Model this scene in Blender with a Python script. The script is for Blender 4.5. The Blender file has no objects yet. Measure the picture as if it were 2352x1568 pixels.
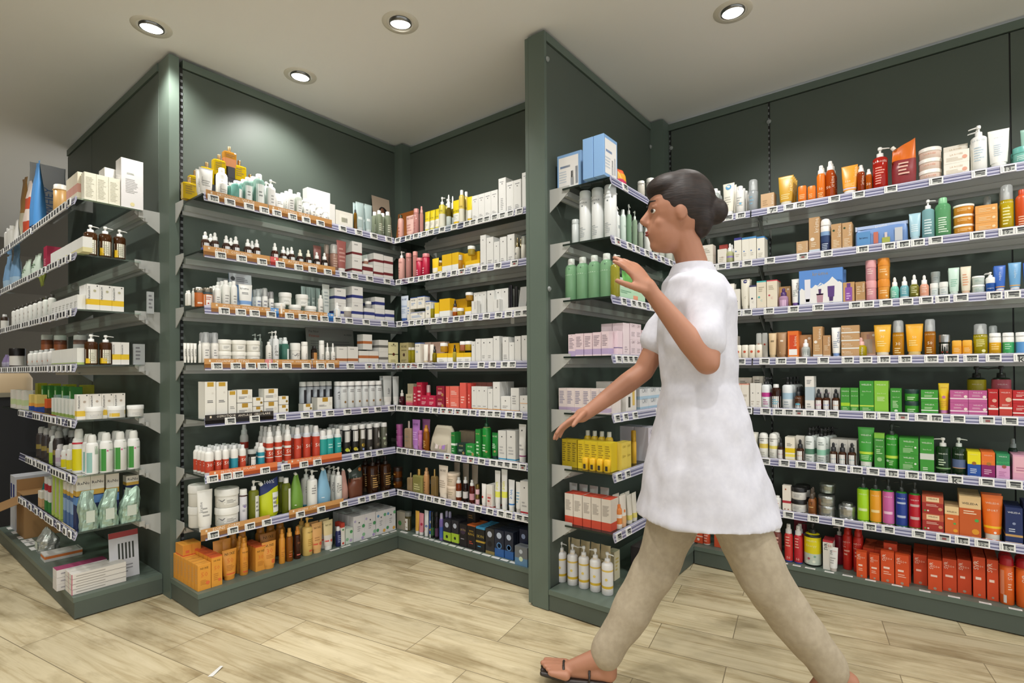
import bpy, math, random
import numpy as np
from mathutils import Vector, Matrix

random.seed(7)
R = random.Random(11)
SC = bpy.context.scene
COL = SC.collection
H = 1.10                      # camera height in metres

# ------------------------------------------------------------------ camera
F, SX, SY, PITCH, ROLL, YAW = 1219.275, 2.71, 56.41, 0.0067378, -0.007232, 0.9058515
_c, _s = math.cos(YAW), math.sin(YAW)
FWD = np.array([_s * math.cos(PITCH), _c * math.cos(PITCH), math.sin(PITCH)])
_r = np.array([_c, -_s, 0.0])
_u = np.cross(_r, FWD)
RT = _r * math.cos(ROLL) + _u * math.sin(ROLL)
UP = -_r * math.sin(ROLL) + _u * math.cos(ROLL)
cam = bpy.data.cameras.new('camera')
cam_o = bpy.data.objects.new('camera', cam)
COL.objects.link(cam_o)
cam_o.matrix_world = Matrix(((RT[0], UP[0], -FWD[0], 0), (RT[1], UP[1], -FWD[1], 0), (RT[2], UP[2], -FWD[2], H), (0, 0, 0, 1)))
cam.sensor_width = 36.0
cam.lens = F / 2352 * 36.0
cam.shift_x = -SX / 2352
cam.shift_y = SY / 2352
cam.clip_start = 0.02
SC.camera = cam_o


def ray(px, py):
    return RT * ((px - 1176 - SX) / F) - UP * ((py - 784 - SY) / F) + FWD


def on_x(px, py, X):
    d = ray(px, py); p = d * (X / d[0]); p[2] += H
    return p


def on_y(px, py, Y):
    d = ray(px, py); p = d * (Y / d[1]); p[2] += H
    return p


def on_z(px, py, Z):
    d = ray(px, py); p = d * ((Z - H) / d[2]); p[2] += H
    return p


def at_depth(px, py, w):
    p = ray(px, py) * w; p[2] += H
    return Vector(p)


# ------------------------------------------------------------------ world, exposure, room lights, added fill
SC.view_settings.view_transform = 'Standard'
SC.view_settings.look = 'None'
SC.view_settings.gamma = 1
SC.view_settings.use_curve_mapping = False
SC.view_settings.exposure = 0.22
world = bpy.data.worlds.new('world'); SC.world = world
world.use_nodes = True
world.node_tree.nodes['Background'].inputs[0].default_value = (0.955, 0.98, 1.0, 1)
world.node_tree.nodes['Background'].inputs[1].default_value = 1.05
CEIL = 2.672
VISIBLE_LAMPS = [(0.885, 2.773, 0.08, 0.22), (1.573, 1.867, 0.35, 0.35), (1.524, 2.621, -0.02, 0.22), (2.438, 0.667, 0.22, -0.05)]
FILL_SPOTS = [(0.55, 1.35), (-0.35, 2.45), (1.45, 0.75), (2.35, -0.55), (0.65, 0.1), (-0.6, 1.1),
               (0.15, 3.7), (-0.9, 3.9), (1.55, -0.9), (0.1, -1.2), (-1.6, 0.2), (0.1, 5.2)]  # unseen spots added as fill for the floor and shelf fronts
LAMP_W, LAMP_W2 = 29.0, 33.0


def add_spot(x, y, tx, ty, watts, ang=100, col=(1.0, 0.975, 0.945)):
    l = bpy.data.lights.new('downlight_beam', 'SPOT')
    l.energy = watts; l.color = col; l.spot_size = math.radians(ang); l.spot_blend = 0.75
    l.shadow_soft_size = 0.035
    o = bpy.data.objects.new('downlight_beam', l); COL.objects.link(o)
    o.location = (x, y, CEIL - 0.03)
    o.rotation_euler = Vector((tx, ty, -1)).to_track_quat('-Z', 'Y').to_euler()


for x, y, tx, ty in VISIBLE_LAMPS:
    add_spot(x, y, tx, ty, LAMP_W, 122)
for x, y in FILL_SPOTS:
    add_spot(x, y, 0.15, 0.1, LAMP_W2, 125)

# ------------------------------------------------------------------ materials
MATS = {}


def hexc(h):
    v = [int(h[i:i + 2], 16) / 255 for i in (0, 2, 4)]
    return tuple(c / 12.92 if c <= 0.04045 else ((c + 0.055) / 1.055) ** 2.4 for c in v) + (1,)


def mat(h, kind='p'):
    key = h + kind
    if key in MATS:
        return MATS[key]
    m = bpy.data.materials.new('%s_%s' % ({'p': 'plastic', 'b': 'board', 'g': 'tinted', 'm': 'metal', 'f': 'cloth', 'k': 'clear', 's': 'skin', 'e': 'lamp', 'q': 'foil'}[kind], h))
    m.use_nodes = True
    nt = m.node_tree; b = nt.nodes['Principled BSDF']
    b.inputs['Base Color'].default_value = hexc(h)
    b.inputs['Roughness'].default_value = {'p': .36, 'b': .55, 'g': .06, 'm': .28, 'f': .85, 'k': .08, 's': .5, 'e': .5, 'q': .3}[kind]
    if kind == 'm':
        b.inputs['Metallic'].default_value = .9
    if kind == 'q':
        b.inputs['Metallic'].default_value = .45
    if kind == 's':
        b.inputs['Subsurface Weight'].default_value = .08
        b.inputs['Subsurface Radius'].default_value = (.02, .008, .004)
    if kind in 'gk':
        # coloured liquid / clear cap: part tinted see-through, part body colour, glossy skin
        out = nt.nodes['Material Output']
        tr = nt.nodes.new('ShaderNodeBsdfTransparent')
        c = hexc(h)
        tr.inputs[0].default_value = tuple(.25 + .75 * v for v in c[:3]) + (1,)
        mx = nt.nodes.new('ShaderNodeMixShader')
        mx.inputs[0].default_value = .72 if kind == 'g' else .38
        nt.links.new(tr.outputs[0], mx.inputs[1]); nt.links.new(b.outputs[0], mx.inputs[2])
        nt.links.new(mx.outputs[0], out.inputs[0])
    if kind == 'e':
        b.inputs['Emission Color'].default_value = hexc(h)
        b.inputs['Emission Strength'].default_value = 14
    MATS[key] = m
    return m


def noisy_mat(name, h, rough=.5, scale=40, amt=.06, bump=.0, h2=None, spec=.5, stretch=None):
    m = bpy.data.materials.new(name); m.use_nodes = True
    nt = m.node_tree; b = nt.nodes['Principled BSDF']
    tc = nt.nodes.new('ShaderNodeTexCoord'); nz = nt.nodes.new('ShaderNodeTexNoise')
    mp = nt.nodes.new('ShaderNodeMapping')
    if stretch: mp.inputs['Scale'].default_value = stretch
    nz.inputs['Scale'].default_value = scale; nz.inputs['Detail'].default_value = 4
    cr = nt.nodes.new('ShaderNodeValToRGB')
    c = hexc(h); c2 = hexc(h2) if h2 else tuple(min(1, v * (1 + amt * 3)) for v in c[:3]) + (1,)
    cr.color_ramp.elements[0].position = .35; cr.color_ramp.elements[1].position = .7
    cr.color_ramp.elements[0].color = c; cr.color_ramp.elements[1].color = c2
    nt.links.new(tc.outputs['Object'], mp.inputs[0]); nt.links.new(mp.outputs[0], nz.inputs[0])
    nt.links.new(nz.outputs[0], cr.inputs[0]); nt.links.new(cr.outputs[0], b.inputs['Base Color'])
    b.inputs['Roughness'].default_value = rough
    b.inputs['Specular IOR Level'].default_value = spec
    if bump:
        bp = nt.nodes.new('ShaderNodeBump'); bp.inputs['Strength'].default_value = bump; bp.inputs['Distance'].default_value = .002
        nt.links.new(nz.outputs[0], bp.inputs['Height']); nt.links.new(bp.outputs[0], b.inputs['Normal'])
    return m


GREEN = noisy_mat('grey_green_laminate', '505951', .5, 3, .02, spec=.35)
GREEN_EDGE = noisy_mat('grey_green_edge', '5d6a60', .45, 3, .02, spec=.4)
DARKM = mat('141414', 'b')
ALU = mat('b6b7b3', 'm'); MATS['b6b7b3m'].node_tree.nodes['Principled BSDF'].inputs['Metallic'].default_value = .25
BRACK = mat('b4b5b0', 'p')


def glass_mat(name, tint, body, f=.06):
    m = bpy.data.materials.new(name); m.use_nodes = True
    nt = m.node_tree; out = nt.nodes['Material Output']; b = nt.nodes['Principled BSDF']
    b.inputs['Base Color'].default_value = body; b.inputs['Roughness'].default_value = .12
    tr = nt.nodes.new('ShaderNodeBsdfTransparent'); tr.inputs[0].default_value = tint
    gl = nt.nodes.new('ShaderNodeBsdfGlossy'); gl.inputs['Roughness'].default_value = .03
    fr = nt.nodes.new('ShaderNodeFresnel'); fr.inputs[0].default_value = 1.36
    m1 = nt.nodes.new('ShaderNodeMixShader'); m1.inputs[0].default_value = f
    m2 = nt.nodes.new('ShaderNodeMixShader')
    L = nt.links.new
    L(tr.outputs[0], m1.inputs[1]); L(b.outputs[0], m1.inputs[2])
    L(fr.outputs[0], m2.inputs[0]); L(m1.outputs[0], m2.inputs[1]); L(gl.outputs[0], m2.inputs[2])
    L(m2.outputs[0], out.inputs[0])
    return m


GLASS = glass_mat('shelf_glass', (.90, .965, .925, 1), (.45, .55, .50, 1), .07)
GLASS_EDGE = mat('16241d', 'p')
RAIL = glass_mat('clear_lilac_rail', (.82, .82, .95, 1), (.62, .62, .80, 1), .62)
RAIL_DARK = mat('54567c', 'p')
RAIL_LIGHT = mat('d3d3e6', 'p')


# ------------------------------------------------------------------ mesh building
KIDS = {}


class MB:
    def __init__(s):
        s.v = []; s.f = []; s.m = []; s.sm = []; s.mats = []

    def mi(s, m):
        if m not in s.mats: s.mats.append(m)
        return s.mats.index(m)

    def face(s, pts, m, smooth=False):
        i = len(s.v); s.v += [tuple(p) for p in pts]
        s.f.append(tuple(range(i, i + len(pts)))); s.m.append(s.mi(m)); s.sm.append(smooth)

    def box(s, x0, x1, y0, y1, z0, z1, m, top=None, T=None):
        p = [(x0, y0, z0), (x1, y0, z0), (x1, y1, z0), (x0, y1, z0), (x0, y0, z1), (x1, y0, z1), (x1, y1, z1), (x0, y1, z1)]
        if T: p = [T(q) for q in p]
        i = len(s.v); s.v += [tuple(q) for q in p]
        for k, q in enumerate(((0, 3, 2, 1), (4, 5, 6, 7), (0, 1, 5, 4), (1, 2, 6, 5), (2, 3, 7, 6), (3, 0, 4, 7))):
            s.f.append(tuple(i + a for a in q)); s.m.append(s.mi(top if (top and k == 1) else m)); s.sm.append(False)

    def prism(s, pts, axis, a0, a1, m):
        """polygon pts (2D) swept from a0 to a1 along axis 0/1/2"""
        def P(q, a):
            return [(a, q[0], q[1]), (q[0], a, q[1]), (q[0], q[1], a)][axis]
        n = len(pts); i = len(s.v)
        s.v += [P(q, a0) for q in pts] + [P(q, a1) for q in pts]
        for k in range(n):
            s.f.append((i + k, i + (k + 1) % n, i + n + (k + 1) % n, i + n + k)); s.m.append(s.mi(m)); s.sm.append(False)
        s.f.append(tuple(i + k for k in reversed(range(n)))); s.f.append(tuple(i + n + k for k in range(n)))
        s.m += [s.mi(m)] * 2; s.sm += [False] * 2

    def loft(s, st, matf, seg=14, n=2.0, capt=True, capb=True, T=None, smooth=True):
        """st: list of (z, rx, ry[, cx, cy]); matf(z)->material; n: superellipse exponent"""
        rings = []
        for q in st:
            z, rx, ry = q[:3]; cx, cy = (q[3], q[4]) if len(q) > 3 else (0, 0)
            ring = []
            for k in range(seg):
                a = 2 * math.pi * (k + .5) / seg
                c, d = math.cos(a), math.sin(a)
                x = math.copysign(abs(c) ** (2 / n), c) * rx + cx
                y = math.copysign(abs(d) ** (2 / n), d) * ry + cy
                p = (x, y, z)
                ring.append(tuple(T(p)) if T else p)
            rings.append(ring)
        base = len(s.v)
        for r in rings: s.v += r
        for j in range(len(rings) - 1):
            mm = s.mi(matf((st[j][0] + st[j + 1][0]) / 2) if callable(matf) else matf)
            for k in range(seg):
                a = base + j * seg; b = a + seg; k2 = (k + 1) % seg
                s.f.append((a + k, a + k2, b + k2, b + k)); s.m.append(mm); s.sm.append(smooth)
        mt = matf(st[-1][0] - 1e-5) if callable(matf) else matf
        mb = matf(st[0][0] + 1e-5) if callable(matf) else matf
        if capt: s.face(rings[-1], mt)
        if capb: s.face(list(reversed(rings[0])), mb)

    def build(s, name, parent=None, loc=None, rotz=0):
        me = bpy.data.meshes.new(name)
        me.from_pydata(s.v, [], s.f)
        for m in s.mats: me.materials.append(m)
        me.polygons.foreach_set('material_index', s.m)
        me.polygons.foreach_set('use_smooth', s.sm)
        me.update()
        o = bpy.data.objects.new(name, me); COL.objects.link(o)
        if parent:
            o.parent = parent; KIDS.setdefault(parent.name, []).append(o)
        if loc is not None: o.location = loc
        if rotz: o.rotation_euler = (0, 0, rotz)
        return o


def tag(o, label, cat, group=None):
    o['label'] = label; o['category'] = cat
    if group: o['group'] = group
    return o


def empty(name, loc=(0, 0, 0), rotz=0):
    o = bpy.data.objects.new(name, None); COL.objects.link(o)
    o.empty_display_size = .02
    o.location = loc; o.rotation_euler = (0, 0, rotz)
    return o


def struct(o):
    o['kind'] = 'structure'
    return o


# ------------------------------------------------------------------ lettering
TEXTS = {}


def make_texts(words):
    obs = []
    for w in sorted(set(words)):
        c = bpy.data.curves.new('t', 'FONT'); c.body = w.replace('_', ' '); c.resolution_u = 1; c.size = 1; c.align_x = 'CENTER'
        o = bpy.data.objects.new('t', c); COL.objects.link(o); obs.append((w, o))
    bpy.context.view_layer.update()
    dg = bpy.context.evaluated_depsgraph_get()
    for w, o in obs:
        me = o.evaluated_get(dg).to_mesh()
        V = [(v.co.x, v.co.y) for v in me.vertices]; Fc = [tuple(p.vertices) for p in me.polygons]
        if V:
            x0 = min(v[0] for v in V); x1 = max(v[0] for v in V); y0 = min(v[1] for v in V); y1 = max(v[1] for v in V)
            TEXTS[w] = ([(v[0] - (x0 + x1) / 2, v[1] - (y0 + y1) / 2) for v in V], Fc, x1 - x0, y1 - y0)
        o.evaluated_get(dg).to_mesh_clear()
    for w, o in obs:
        c = o.data; bpy.data.objects.remove(o); bpy.data.curves.remove(c)


def put_text(mb, word, cx, cz, width, m, surf, rot=0, eps=.0004):
    V, Fc, tw, th = TEXTS[word]
    k = width / tw
    i = len(mb.v)
    for x, y in V:
        x *= k; y *= k
        if rot: x, y = -y, x
        mb.v.append(surf(cx + x, cz + y, eps))
    mi = mb.mi(m)
    for f in Fc:
        mb.f.append(tuple(i + a for a in f)); mb.m.append(mi); mb.sm.append(False)


def put_patch(mb, x0, x1, z0, z1, m, surf, nx=1, nz=1, eps=.0003):
    for a in range(nx):
        for b in range(nz):
            xa, xb = x0 + (x1 - x0) * a / nx, x0 + (x1 - x0) * (a + 1) / nx
            za, zb = z0 + (z1 - z0) * b / nz, z0 + (z1 - z0) * (b + 1) / nz
            mb.face([surf(xa, za, eps), surf(xb, za, eps), surf(xb, zb, eps), surf(xa, zb, eps)], m, nx > 1)
# ------------------------------------------------------------------ products
def parse_style(t):
    S = {'c': 'f2f2ee', 'k': None, 'm': 'p', 'b': [], 't': [], 'v': [], 'l': [], 'o': [], 'L': [], 'S': None}
    for tok in t.split():
        k, v = tok.split(':', 1)
        if k in ('c', 'k', 'm', 'S', 'n', 'K'): S[k] = v
        else: S[k].append(v.split(','))
    return S


def matf_of(S, h, base):
    bands = [(float(a) * h, float(b) * h, mat(c, S['m'] if S['m'] != 'g' else 'p')) for a, b, c in S['b']]

    def f(z):
        for a, b, m in bands:
            if a - 1e-6 <= z <= b + 1e-6: return m
        return base
    cuts = sorted({x for a, b, _ in bands for x in (a, b)})
    return f, cuts


def insert_cuts(st, cuts):
    out = list(st)
    for c in cuts:
        for i in range(len(out) - 1):
            z0, z1 = out[i][0], out[i + 1][0]
            if z0 + 1e-5 < c < z1 - 1e-5:
                t = (c - z0) / (z1 - z0)
                out.insert(i + 1, tuple(out[i][j] + (out[i + 1][j] - out[i][j]) * t for j in range(len(out[i]))))
                out[i + 1] = (c,) + out[i + 1][1:]
                break
    return out


def surf_of(st, n):
    def f(x, z, eps=.0004):
        for i in range(len(st) - 1):
            if st[i][0] <= z <= st[i + 1][0] or i == len(st) - 2:
                z0, z1 = st[i][0], st[i + 1][0]
                t = min(1, max(0, (z - z0) / max(1e-6, z1 - z0)))
                rx = st[i][1] + (st[i + 1][1] - st[i][1]) * t; ry = st[i][2] + (st[i + 1][2] - st[i][2]) * t
                break
        u = min(.985, abs(x) / max(rx, 1e-6))
        return (math.copysign(min(abs(x), rx * .985), x), -ry * (1 - u ** n) ** (1 / n) - eps, z)
    return f


def decorate(mb, S, w, h, surf, round_=True):
    """print on the front: L label patches, l fine text lines, t/v lettering, o round marks"""
    nx = 5 if round_ else 1
    for q in S['L']:
        a, z0, z1, c = q[:4]
        x0, x1 = (-float(a), float(a)) if len(q) < 5 else (float(a), float(q[4]))
        put_patch(mb, x0 * w, x1 * w, float(z0) * h, float(z1) * h, mat(c, 'b'), surf, nx, 1, .0003)
    for q in S['l']:
        z0, z1, c, n = float(q[0]), float(q[1]), q[2], int(q[3])
        hw = float(q[4]) if len(q) > 4 else .3
        xc = float(q[5]) if len(q) > 5 else 0
        for i in range(n):
            z = z1 + (z0 - z1) * (i + .5) / n
            t = (z1 - z0) / n * .22
            e = hw * R.uniform(.55, 1)
            put_patch(mb, (xc - hw) * w, (xc - hw + 2 * e) * w, (z - t) * h, (z + t) * h, mat(c, 'b'), surf, 3 if round_ else 1, 1, .0006)
    for q in S['o']:
        x, z, r, c = float(q[0]) * w, float(q[1]) * h, float(q[2]) * w, q[3]
        pts = [surf(x + r * math.cos(a * math.pi / 5), z + r * math.sin(a * math.pi / 5), .0007) for a in range(10)]
        mb.face(pts, mat(c, 'b'))
    for q in S['t']:
        put_text(mb, q[0], (float(q[4]) if len(q) > 4 else 0) * w, float(q[1]) * h, float(q[2]) * w, mat(q[3], 'b'), surf, 0, .0008)
    for q in S['v']:
        put_text(mb, q[0], (float(q[4]) if len(q) > 4 else 0) * w, float(q[1]) * h, float(q[2]) * h, mat(q[3], 'b'), surf, 1, .0008)


def p_box(w, d, h, S):
    mb = MB(); base = mat(S['c'], 'b')
    S['m'] = 'b'
    f, cuts = matf_of(S, h, base)
    zs = [0] + [c for c in cuts if 0 < c < h] + [h]
    hx, hy = w / 2, d / 2; ch = min(w, d) * .02
    ring = [(-hx + ch, -hy), (hx - ch, -hy), (hx, -hy + ch), (hx, hy - ch), (hx - ch, hy), (-hx + ch, hy), (-hx, hy - ch), (-hx, -hy + ch)]
    for a, b in zip(zs, zs[1:]):
        m = f((a + b) / 2)
        for i in range(8):
            p, q = ring[i], ring[(i + 1) % 8]
            mb.face([(p[0], p[1], a), (q[0], q[1], a), (q[0], q[1], b), (p[0], p[1], b)], m)
    tm = mat(S['k'], 'b') if S['k'] else f(h)
    mb.face([(p[0], p[1], h) for p in ring], tm); mb.face([(p[0], p[1], 0) for p in reversed(ring)], f(0))
    # tuck flap seam on the lid
    mb.face([(-hx * .9, hy * .86, h + .0002), (hx * .9, hy * .86, h + .0002), (hx * .9, hy * .9, h + .0002), (-hx * .9, hy * .9, h + .0002)], mat('77777a', 'b'))

    def surf(x, z, eps=.0004): return (x, -hy - eps, z)

    decorate(mb, S, w, h, surf, False)
    if S['S']:   # fine print on both sides
        n = 7
        for sx in (-1, 1):
            for i in range(n):
                z = h * (.8 - .6 * i / n); e = R.uniform(.5, .8) * hy
                pts = [(sx * (hx + .0004), -e, z), (sx * (hx + .0004), e, z), (sx * (hx + .0004), e, z + h * .02), (sx * (hx + .0004), -e, z + h * .02)]
                mb.face(pts if sx > 0 else pts[::-1], mat(S['S'], 'b'))
    return [('carton', mb, [])]


def pump_head(w, z, S, hh):
    """collar, stem, head and spout on top of a bottle; hh height available"""
    mb = MB(); m = mat(S['k'] or 'f4f4f2', S.get('K', 'p')); r = w * .24
    mb.loft([(z, r, r), (z + hh * .38, r * .95, r * .95), (z + hh * .42, r * .6, r * .6)], m, 12)
    mb.loft([(z + hh * .42, r * .34, r * .34), (z + hh * .75, r * .34, r * .34)], m, 8)
    mb.loft([(z + hh * .72, r * .6, r * .6), (z + hh * .9, r * .68, r * .62), (z + hh, r * .5, r * .5)], m, 10)
    sd = -1 if S.get('n') == 'l' else 1
    # spout reaching to one side and dipping
    L = w * .62
    st = [(0, r * .36, hh * .07), (L * .8, r * .24, hh * .055), (L, r * .16, hh * .05)]
    mb.loft([(a, b, c) for a, b, c in st], m, 8, 2.0, T=lambda p: (sd * p[2], p[0], z + hh * .86 - (p[2] / L) ** 2 * hh * .1 + p[1]))
    return mb


def bottle_profile(w, d, h, shoulder, neck, n):
    rx, ry = w / 2, d / 2
    return [(0, rx * .93, ry * .93), (h * .015, rx, ry), (h * (1 - shoulder), rx, ry), (h * (1 - shoulder * .5), rx * .9, ry * .9),
            (h * (1 - shoulder * .15), rx * (neck + .22), ry * (neck + .22)), (h, rx * neck, ry * neck)]


def p_bottle(w, d, h, S, kind):
    frac = {'pump': .76, 'spray': .76, 'drop': .60, 'cap': .86, 'dome': .80, 'wide': .84, 'can': .80, 'over': .66, 'trig': .7}[kind]
    sh = {'pump': .07, 'spray': .10, 'drop': .22, 'cap': .12, 'dome': .04, 'wide': .03, 'can': .14, 'over': .06, 'trig': .12}[kind]
    nk = {'pump': .5, 'spray': .55, 'drop': .5, 'cap': .5, 'dome': .96, 'wide': .9, 'can': .62, 'over': .8, 'trig': .4}[kind]
    hb = h * frac
    st = bottle_profile(w, d, hb, sh, nk, 2)
    base = mat(S['c'], S['m'])
    f, cuts = matf_of(S, h, base)
    st2 = insert_cuts(st, cuts)
    mb = MB(); mb.loft(st2, f, 18)
    decorate(mb, S, w, h, surf_of(st, 2.0))
    cm = mat(S['k'] or 'f4f4f2', S.get('K', 'p'))
    c = MB(); sub = []
    r = w / 2
    hh = h - hb
    if kind == 'pump':
        return [('bottle_body', mb, []), ('pump_head', pump_head(w, hb - .001, S, hh + .001), [])]
    if kind == 'drop':
        c.loft([(hb - .001, r * .62, r * .62), (hb + hh * .45, r * .58, r * .58), (hb + hh * .48, r * .36, r * .36)], cm, 14)
        b = MB(); b.loft([(hb + hh * .48, r * .34, r * .34), (hb + hh * .8, r * .36, r * .36), (hb + hh * .95, r * .25, r * .25), (h, r * .1, r * .1)], cm, 10)
        return [('bottle_body', mb, []), ('dropper_collar', c, [('rubber_bulb', b)])]
    if kind == 'spray':
        c.loft([(hb - .001, r * .74, r * .74), (hb + hh * .42, r * .70, r * .70), (hb + hh * .46, r * .55, r * .55)], cm, 14)
        b = MB(); b.loft([(hb + hh * .46, r * .52, r * .52), (hb + hh * .92, r * .46, r * .46), (h, r * .40, r * .40)], cm, 12)
        b.loft([(0, r * .08, r * .08), (r * .12, r * .08, r * .08)], DARKM, 6, T=lambda p: (p[0], -r * .47 - p[2] * .3, hb + hh * .75 + p[1]))
        return [('bottle_body', mb, []), ('spray_collar', c, [('spray_nozzle', b)])]
    if kind == 'over':
        c.loft([(hb, r * .5, r * .5), (hb + hh * .5, r * .46, r * .46), (hb + hh * .55, r * .28, r * .28), (h - .006, r * .24, r * .24)], mat('f0f0ee'), 12)
        b = MB(); b.loft([(hb, r * .93, r * .93), (h - hh * .1, r * .9, r * .9), (h, r * .7, r * .7)], mat(S['k'] or 'dfe3e3', 'k'), 16)
        return [('bottle_body', mb, []), ('pump_head', c, []), ('clear_cap', b, [])]
    if kind == 'cap':
        c.loft([(hb - .001, r * .56, r * .56), (h - hh * .08, r * .54, r * .54), (h, r * .48, r * .48)], cm, 14)
    elif kind == 'wide':
        c.loft([(hb, r * .97, r * .97), (h - hh * .1, r * .95, r * .95), (h, r * .86, r * .86)], cm, 16)
    elif kind == 'dome':
        c.loft([(hb, r * .98, d / 2 * .98), (hb + hh * .6, r * .94, d / 2 * .94), (hb + hh * .9, r * .7, d / 2 * .7), (h, r * .3, d / 2 * .3)], cm, 16)
    elif kind == 'can':
        c.loft([(hb - .001, r * .68, r * .68), (hb + hh * .7, r * .66, r * .66), (h, r * .5, r * .5)], cm, 14)
    return [('bottle_body', mb, []), ('bottle_cap', c, [])]


def p_tube(w, d, h, S):
    hc = h * .13; rx = w / 2
    cap = MB(); cy = min(rx * .7, d / 2); cap.loft([(0, rx * .66, cy * .95), (hc, rx * .70, cy)], mat(S['k'] or 'f4f4f2', S.get('K', 'p')), 16)
    st = [(hc, rx * .76, cy), (hc + h * .02, rx * .80, cy), (h * .5, rx * .9, cy * .7), (h * .93, rx * .98, .0035), (h * .95, rx, .0012), (h, rx, .0010)]
    f, cuts = matf_of(S, h, mat(S['c'], S['m']))
    mb = MB(); mb.loft(insert_cuts(st, cuts), f, 18)
    decorate(mb, S, w, h, surf_of(st, 2.0))
    return [('tube_body', mb, []), ('screw_cap', cap, [])]


def p_jar(w, d, h, S):
    hl = h * (.36 if S.get('n') != 's' else .22); r = w / 2
    st = [(0, r * .88, r * .88), (h * .05, r * .95, r * .95), (h - hl, r * .95, r * .95)]
    f, cuts = matf_of(S, h, mat(S['c'], S['m']))
    mb = MB(); mb.loft(insert_cuts(st, cuts), f, 20)
    decorate(mb, S, w, h, surf_of(st, 2.0))
    lid = MB(); lid.loft([(h - hl, r, r), (h - hl * .12, r, r), (h, r * .94, r * .94)], mat(S['k'] or 'f2f2ee', S.get('K', 'p')), 20)
    return [('jar_body', mb, []), ('jar_lid', lid, [])]


def p_tin(w, d, h, S):
    r = w / 2; m = mat(S['c'], 'm')
    mb = MB(); mb.loft([(0, r * .95, r * .95), (h * .06, r, r), (h * .6, r, r)], m, 22)
    decorate(mb, S, w, h * .55, surf_of([(0, r, r), (h * .6, r, r)], 2.0))
    lid = MB(); lid.loft([(h * .58, r * 1.02, r * 1.02), (h * .64, r * 1.05, r * 1.05), (h * .92, r * 1.02, r * 1.02), (h, r * .96, r * .96), (h * .97, r * .9, r * .9)], m, 22)
    return [('tin_body', mb, []), ('tin_lid', lid, [])]


def p_stick(w, d, h, S):
    st = [(0, w * .47, d * .47), (h * .02, w / 2, d / 2), (h * .62, w / 2, d / 2)]
    f, cuts = matf_of(S, h, mat(S['c'], S['m']))
    mb = MB(); mb.loft(insert_cuts(st, cuts), f, 16, 2.6)
    decorate(mb, S, w, h, surf_of(st, 2.6))
    c = MB(); c.loft([(h * .62, w * .49, d * .49), (h * .95, w * .49, d * .49), (h, w * .42, d * .42)], mat(S['k'] or S['c'], 'p'), 16, 2.6)
    return [('stick_body', mb, []), ('stick_cap', c, [])]


def p_pouch(w, d, h, S):
    """stand-up refill bag: bulging base, flat crimped top, corner spout"""
    st = [(0, w * .44, d * .42), (h * .05, w * .48, d * .5), (h * .35, w * .5, d * .46), (h * .7, w * .48, d * .28), (h * .92, w * .47, .003), (h, w * .47, .0015)]
    f, cuts = matf_of(S, h, mat(S['c'], S['m']))
    mb = MB()
    ph = R.uniform(0, 6)
    T = lambda p: (p[0] * (1 - .72 * (p[2] / h) ** 2.2 if S.get('n') == 'a' else 1),
                   p[1] + .004 * math.sin(p[0] * 90 + p[2] * 50 + ph), p[2] - (.22 * h * max(0, -p[0] / w + .5) if S.get('n') == 's' and p[2] > .6 * h else 0))
    mb.loft(insert_cuts(st, cuts), f, 20, T=T)
    decorate(mb, S, w, h, surf_of([(a, b, c + .004) for a, b, c in st], 2.0))
    out = [('pouch_body', mb, [])]
    if S['k']:
        c = MB(); x0 = -w * .36 if S.get('n') != 'a' else 0; z0 = h * (.99 if S.get('n') != 's' else .82)
        rr = w * .10
        c.loft([(0, rr, rr), (rr * 1.8, rr * .95, rr * .95)], mat(S['k']), 12, T=lambda p: (x0 + p[0] * .8 - p[2] * .6, p[1], z0 + p[2] * .8 + p[0] * .6))
        out.append(('spout_cap', c, []))
    return out


def p_foil(w, d, h, S):
    mb = MB(); m = mat(S['c'], 'q'); seg = 26; nz = 14
    rr = random.Random(int(w * 1e5) + int(h * 1e4))
    ph = [rr.uniform(0, 6) for _ in range(6)]
    rings = []
    for j in range(nz + 1):
        t = j / nz
        rx = w / 2 * (1 - .35 * max(0, t - .55) / .45); ry = d / 2 * (1 - .92 * max(0, t - .6) / .4)
        ring = []
        for k in range(seg):
            a = 2 * math.pi * k / seg
            q = 1 + .05 * math.sin(5 * a + ph[0] + 6 * t) + .05 * math.sin(9 * a + ph[1] - 9 * t) + .03 * math.sin(14 * t * 2 + ph[2] + 3 * a)
            c, s_ = math.cos(a), math.sin(a)
            ring.append((math.copysign(abs(c) ** .8, c) * rx * q + .012 * math.sin(4 * t + ph[3]) * t, math.copysign(abs(s_) ** .8, s_) * ry * q, t * h + .008 * math.sin(3 * a + ph[4]) * (t > .8)))
        rings.append(ring)
    b = len(mb.v)
    for r_ in rings: mb.v += r_
    for j in range(nz):
        for k in range(seg):
            mb.f.append((b + j * seg + k, b + j * seg + (k + 1) % seg, b + (j + 1) * seg + (k + 1) % seg, b + (j + 1) * seg + k)); mb.m.append(mb.mi(m)); mb.sm.append(False)
    mb.face(rings[-1], m); mb.face(rings[0][::-1], m)
    put_patch(mb, -w * .25, w * .22, h * .2, h * .52, mat('c9d3c6', 'b'), lambda x, z, e: (x, -d / 2 * 1.1 - e, z))
    return [('foil_bag', mb, [])]


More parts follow.
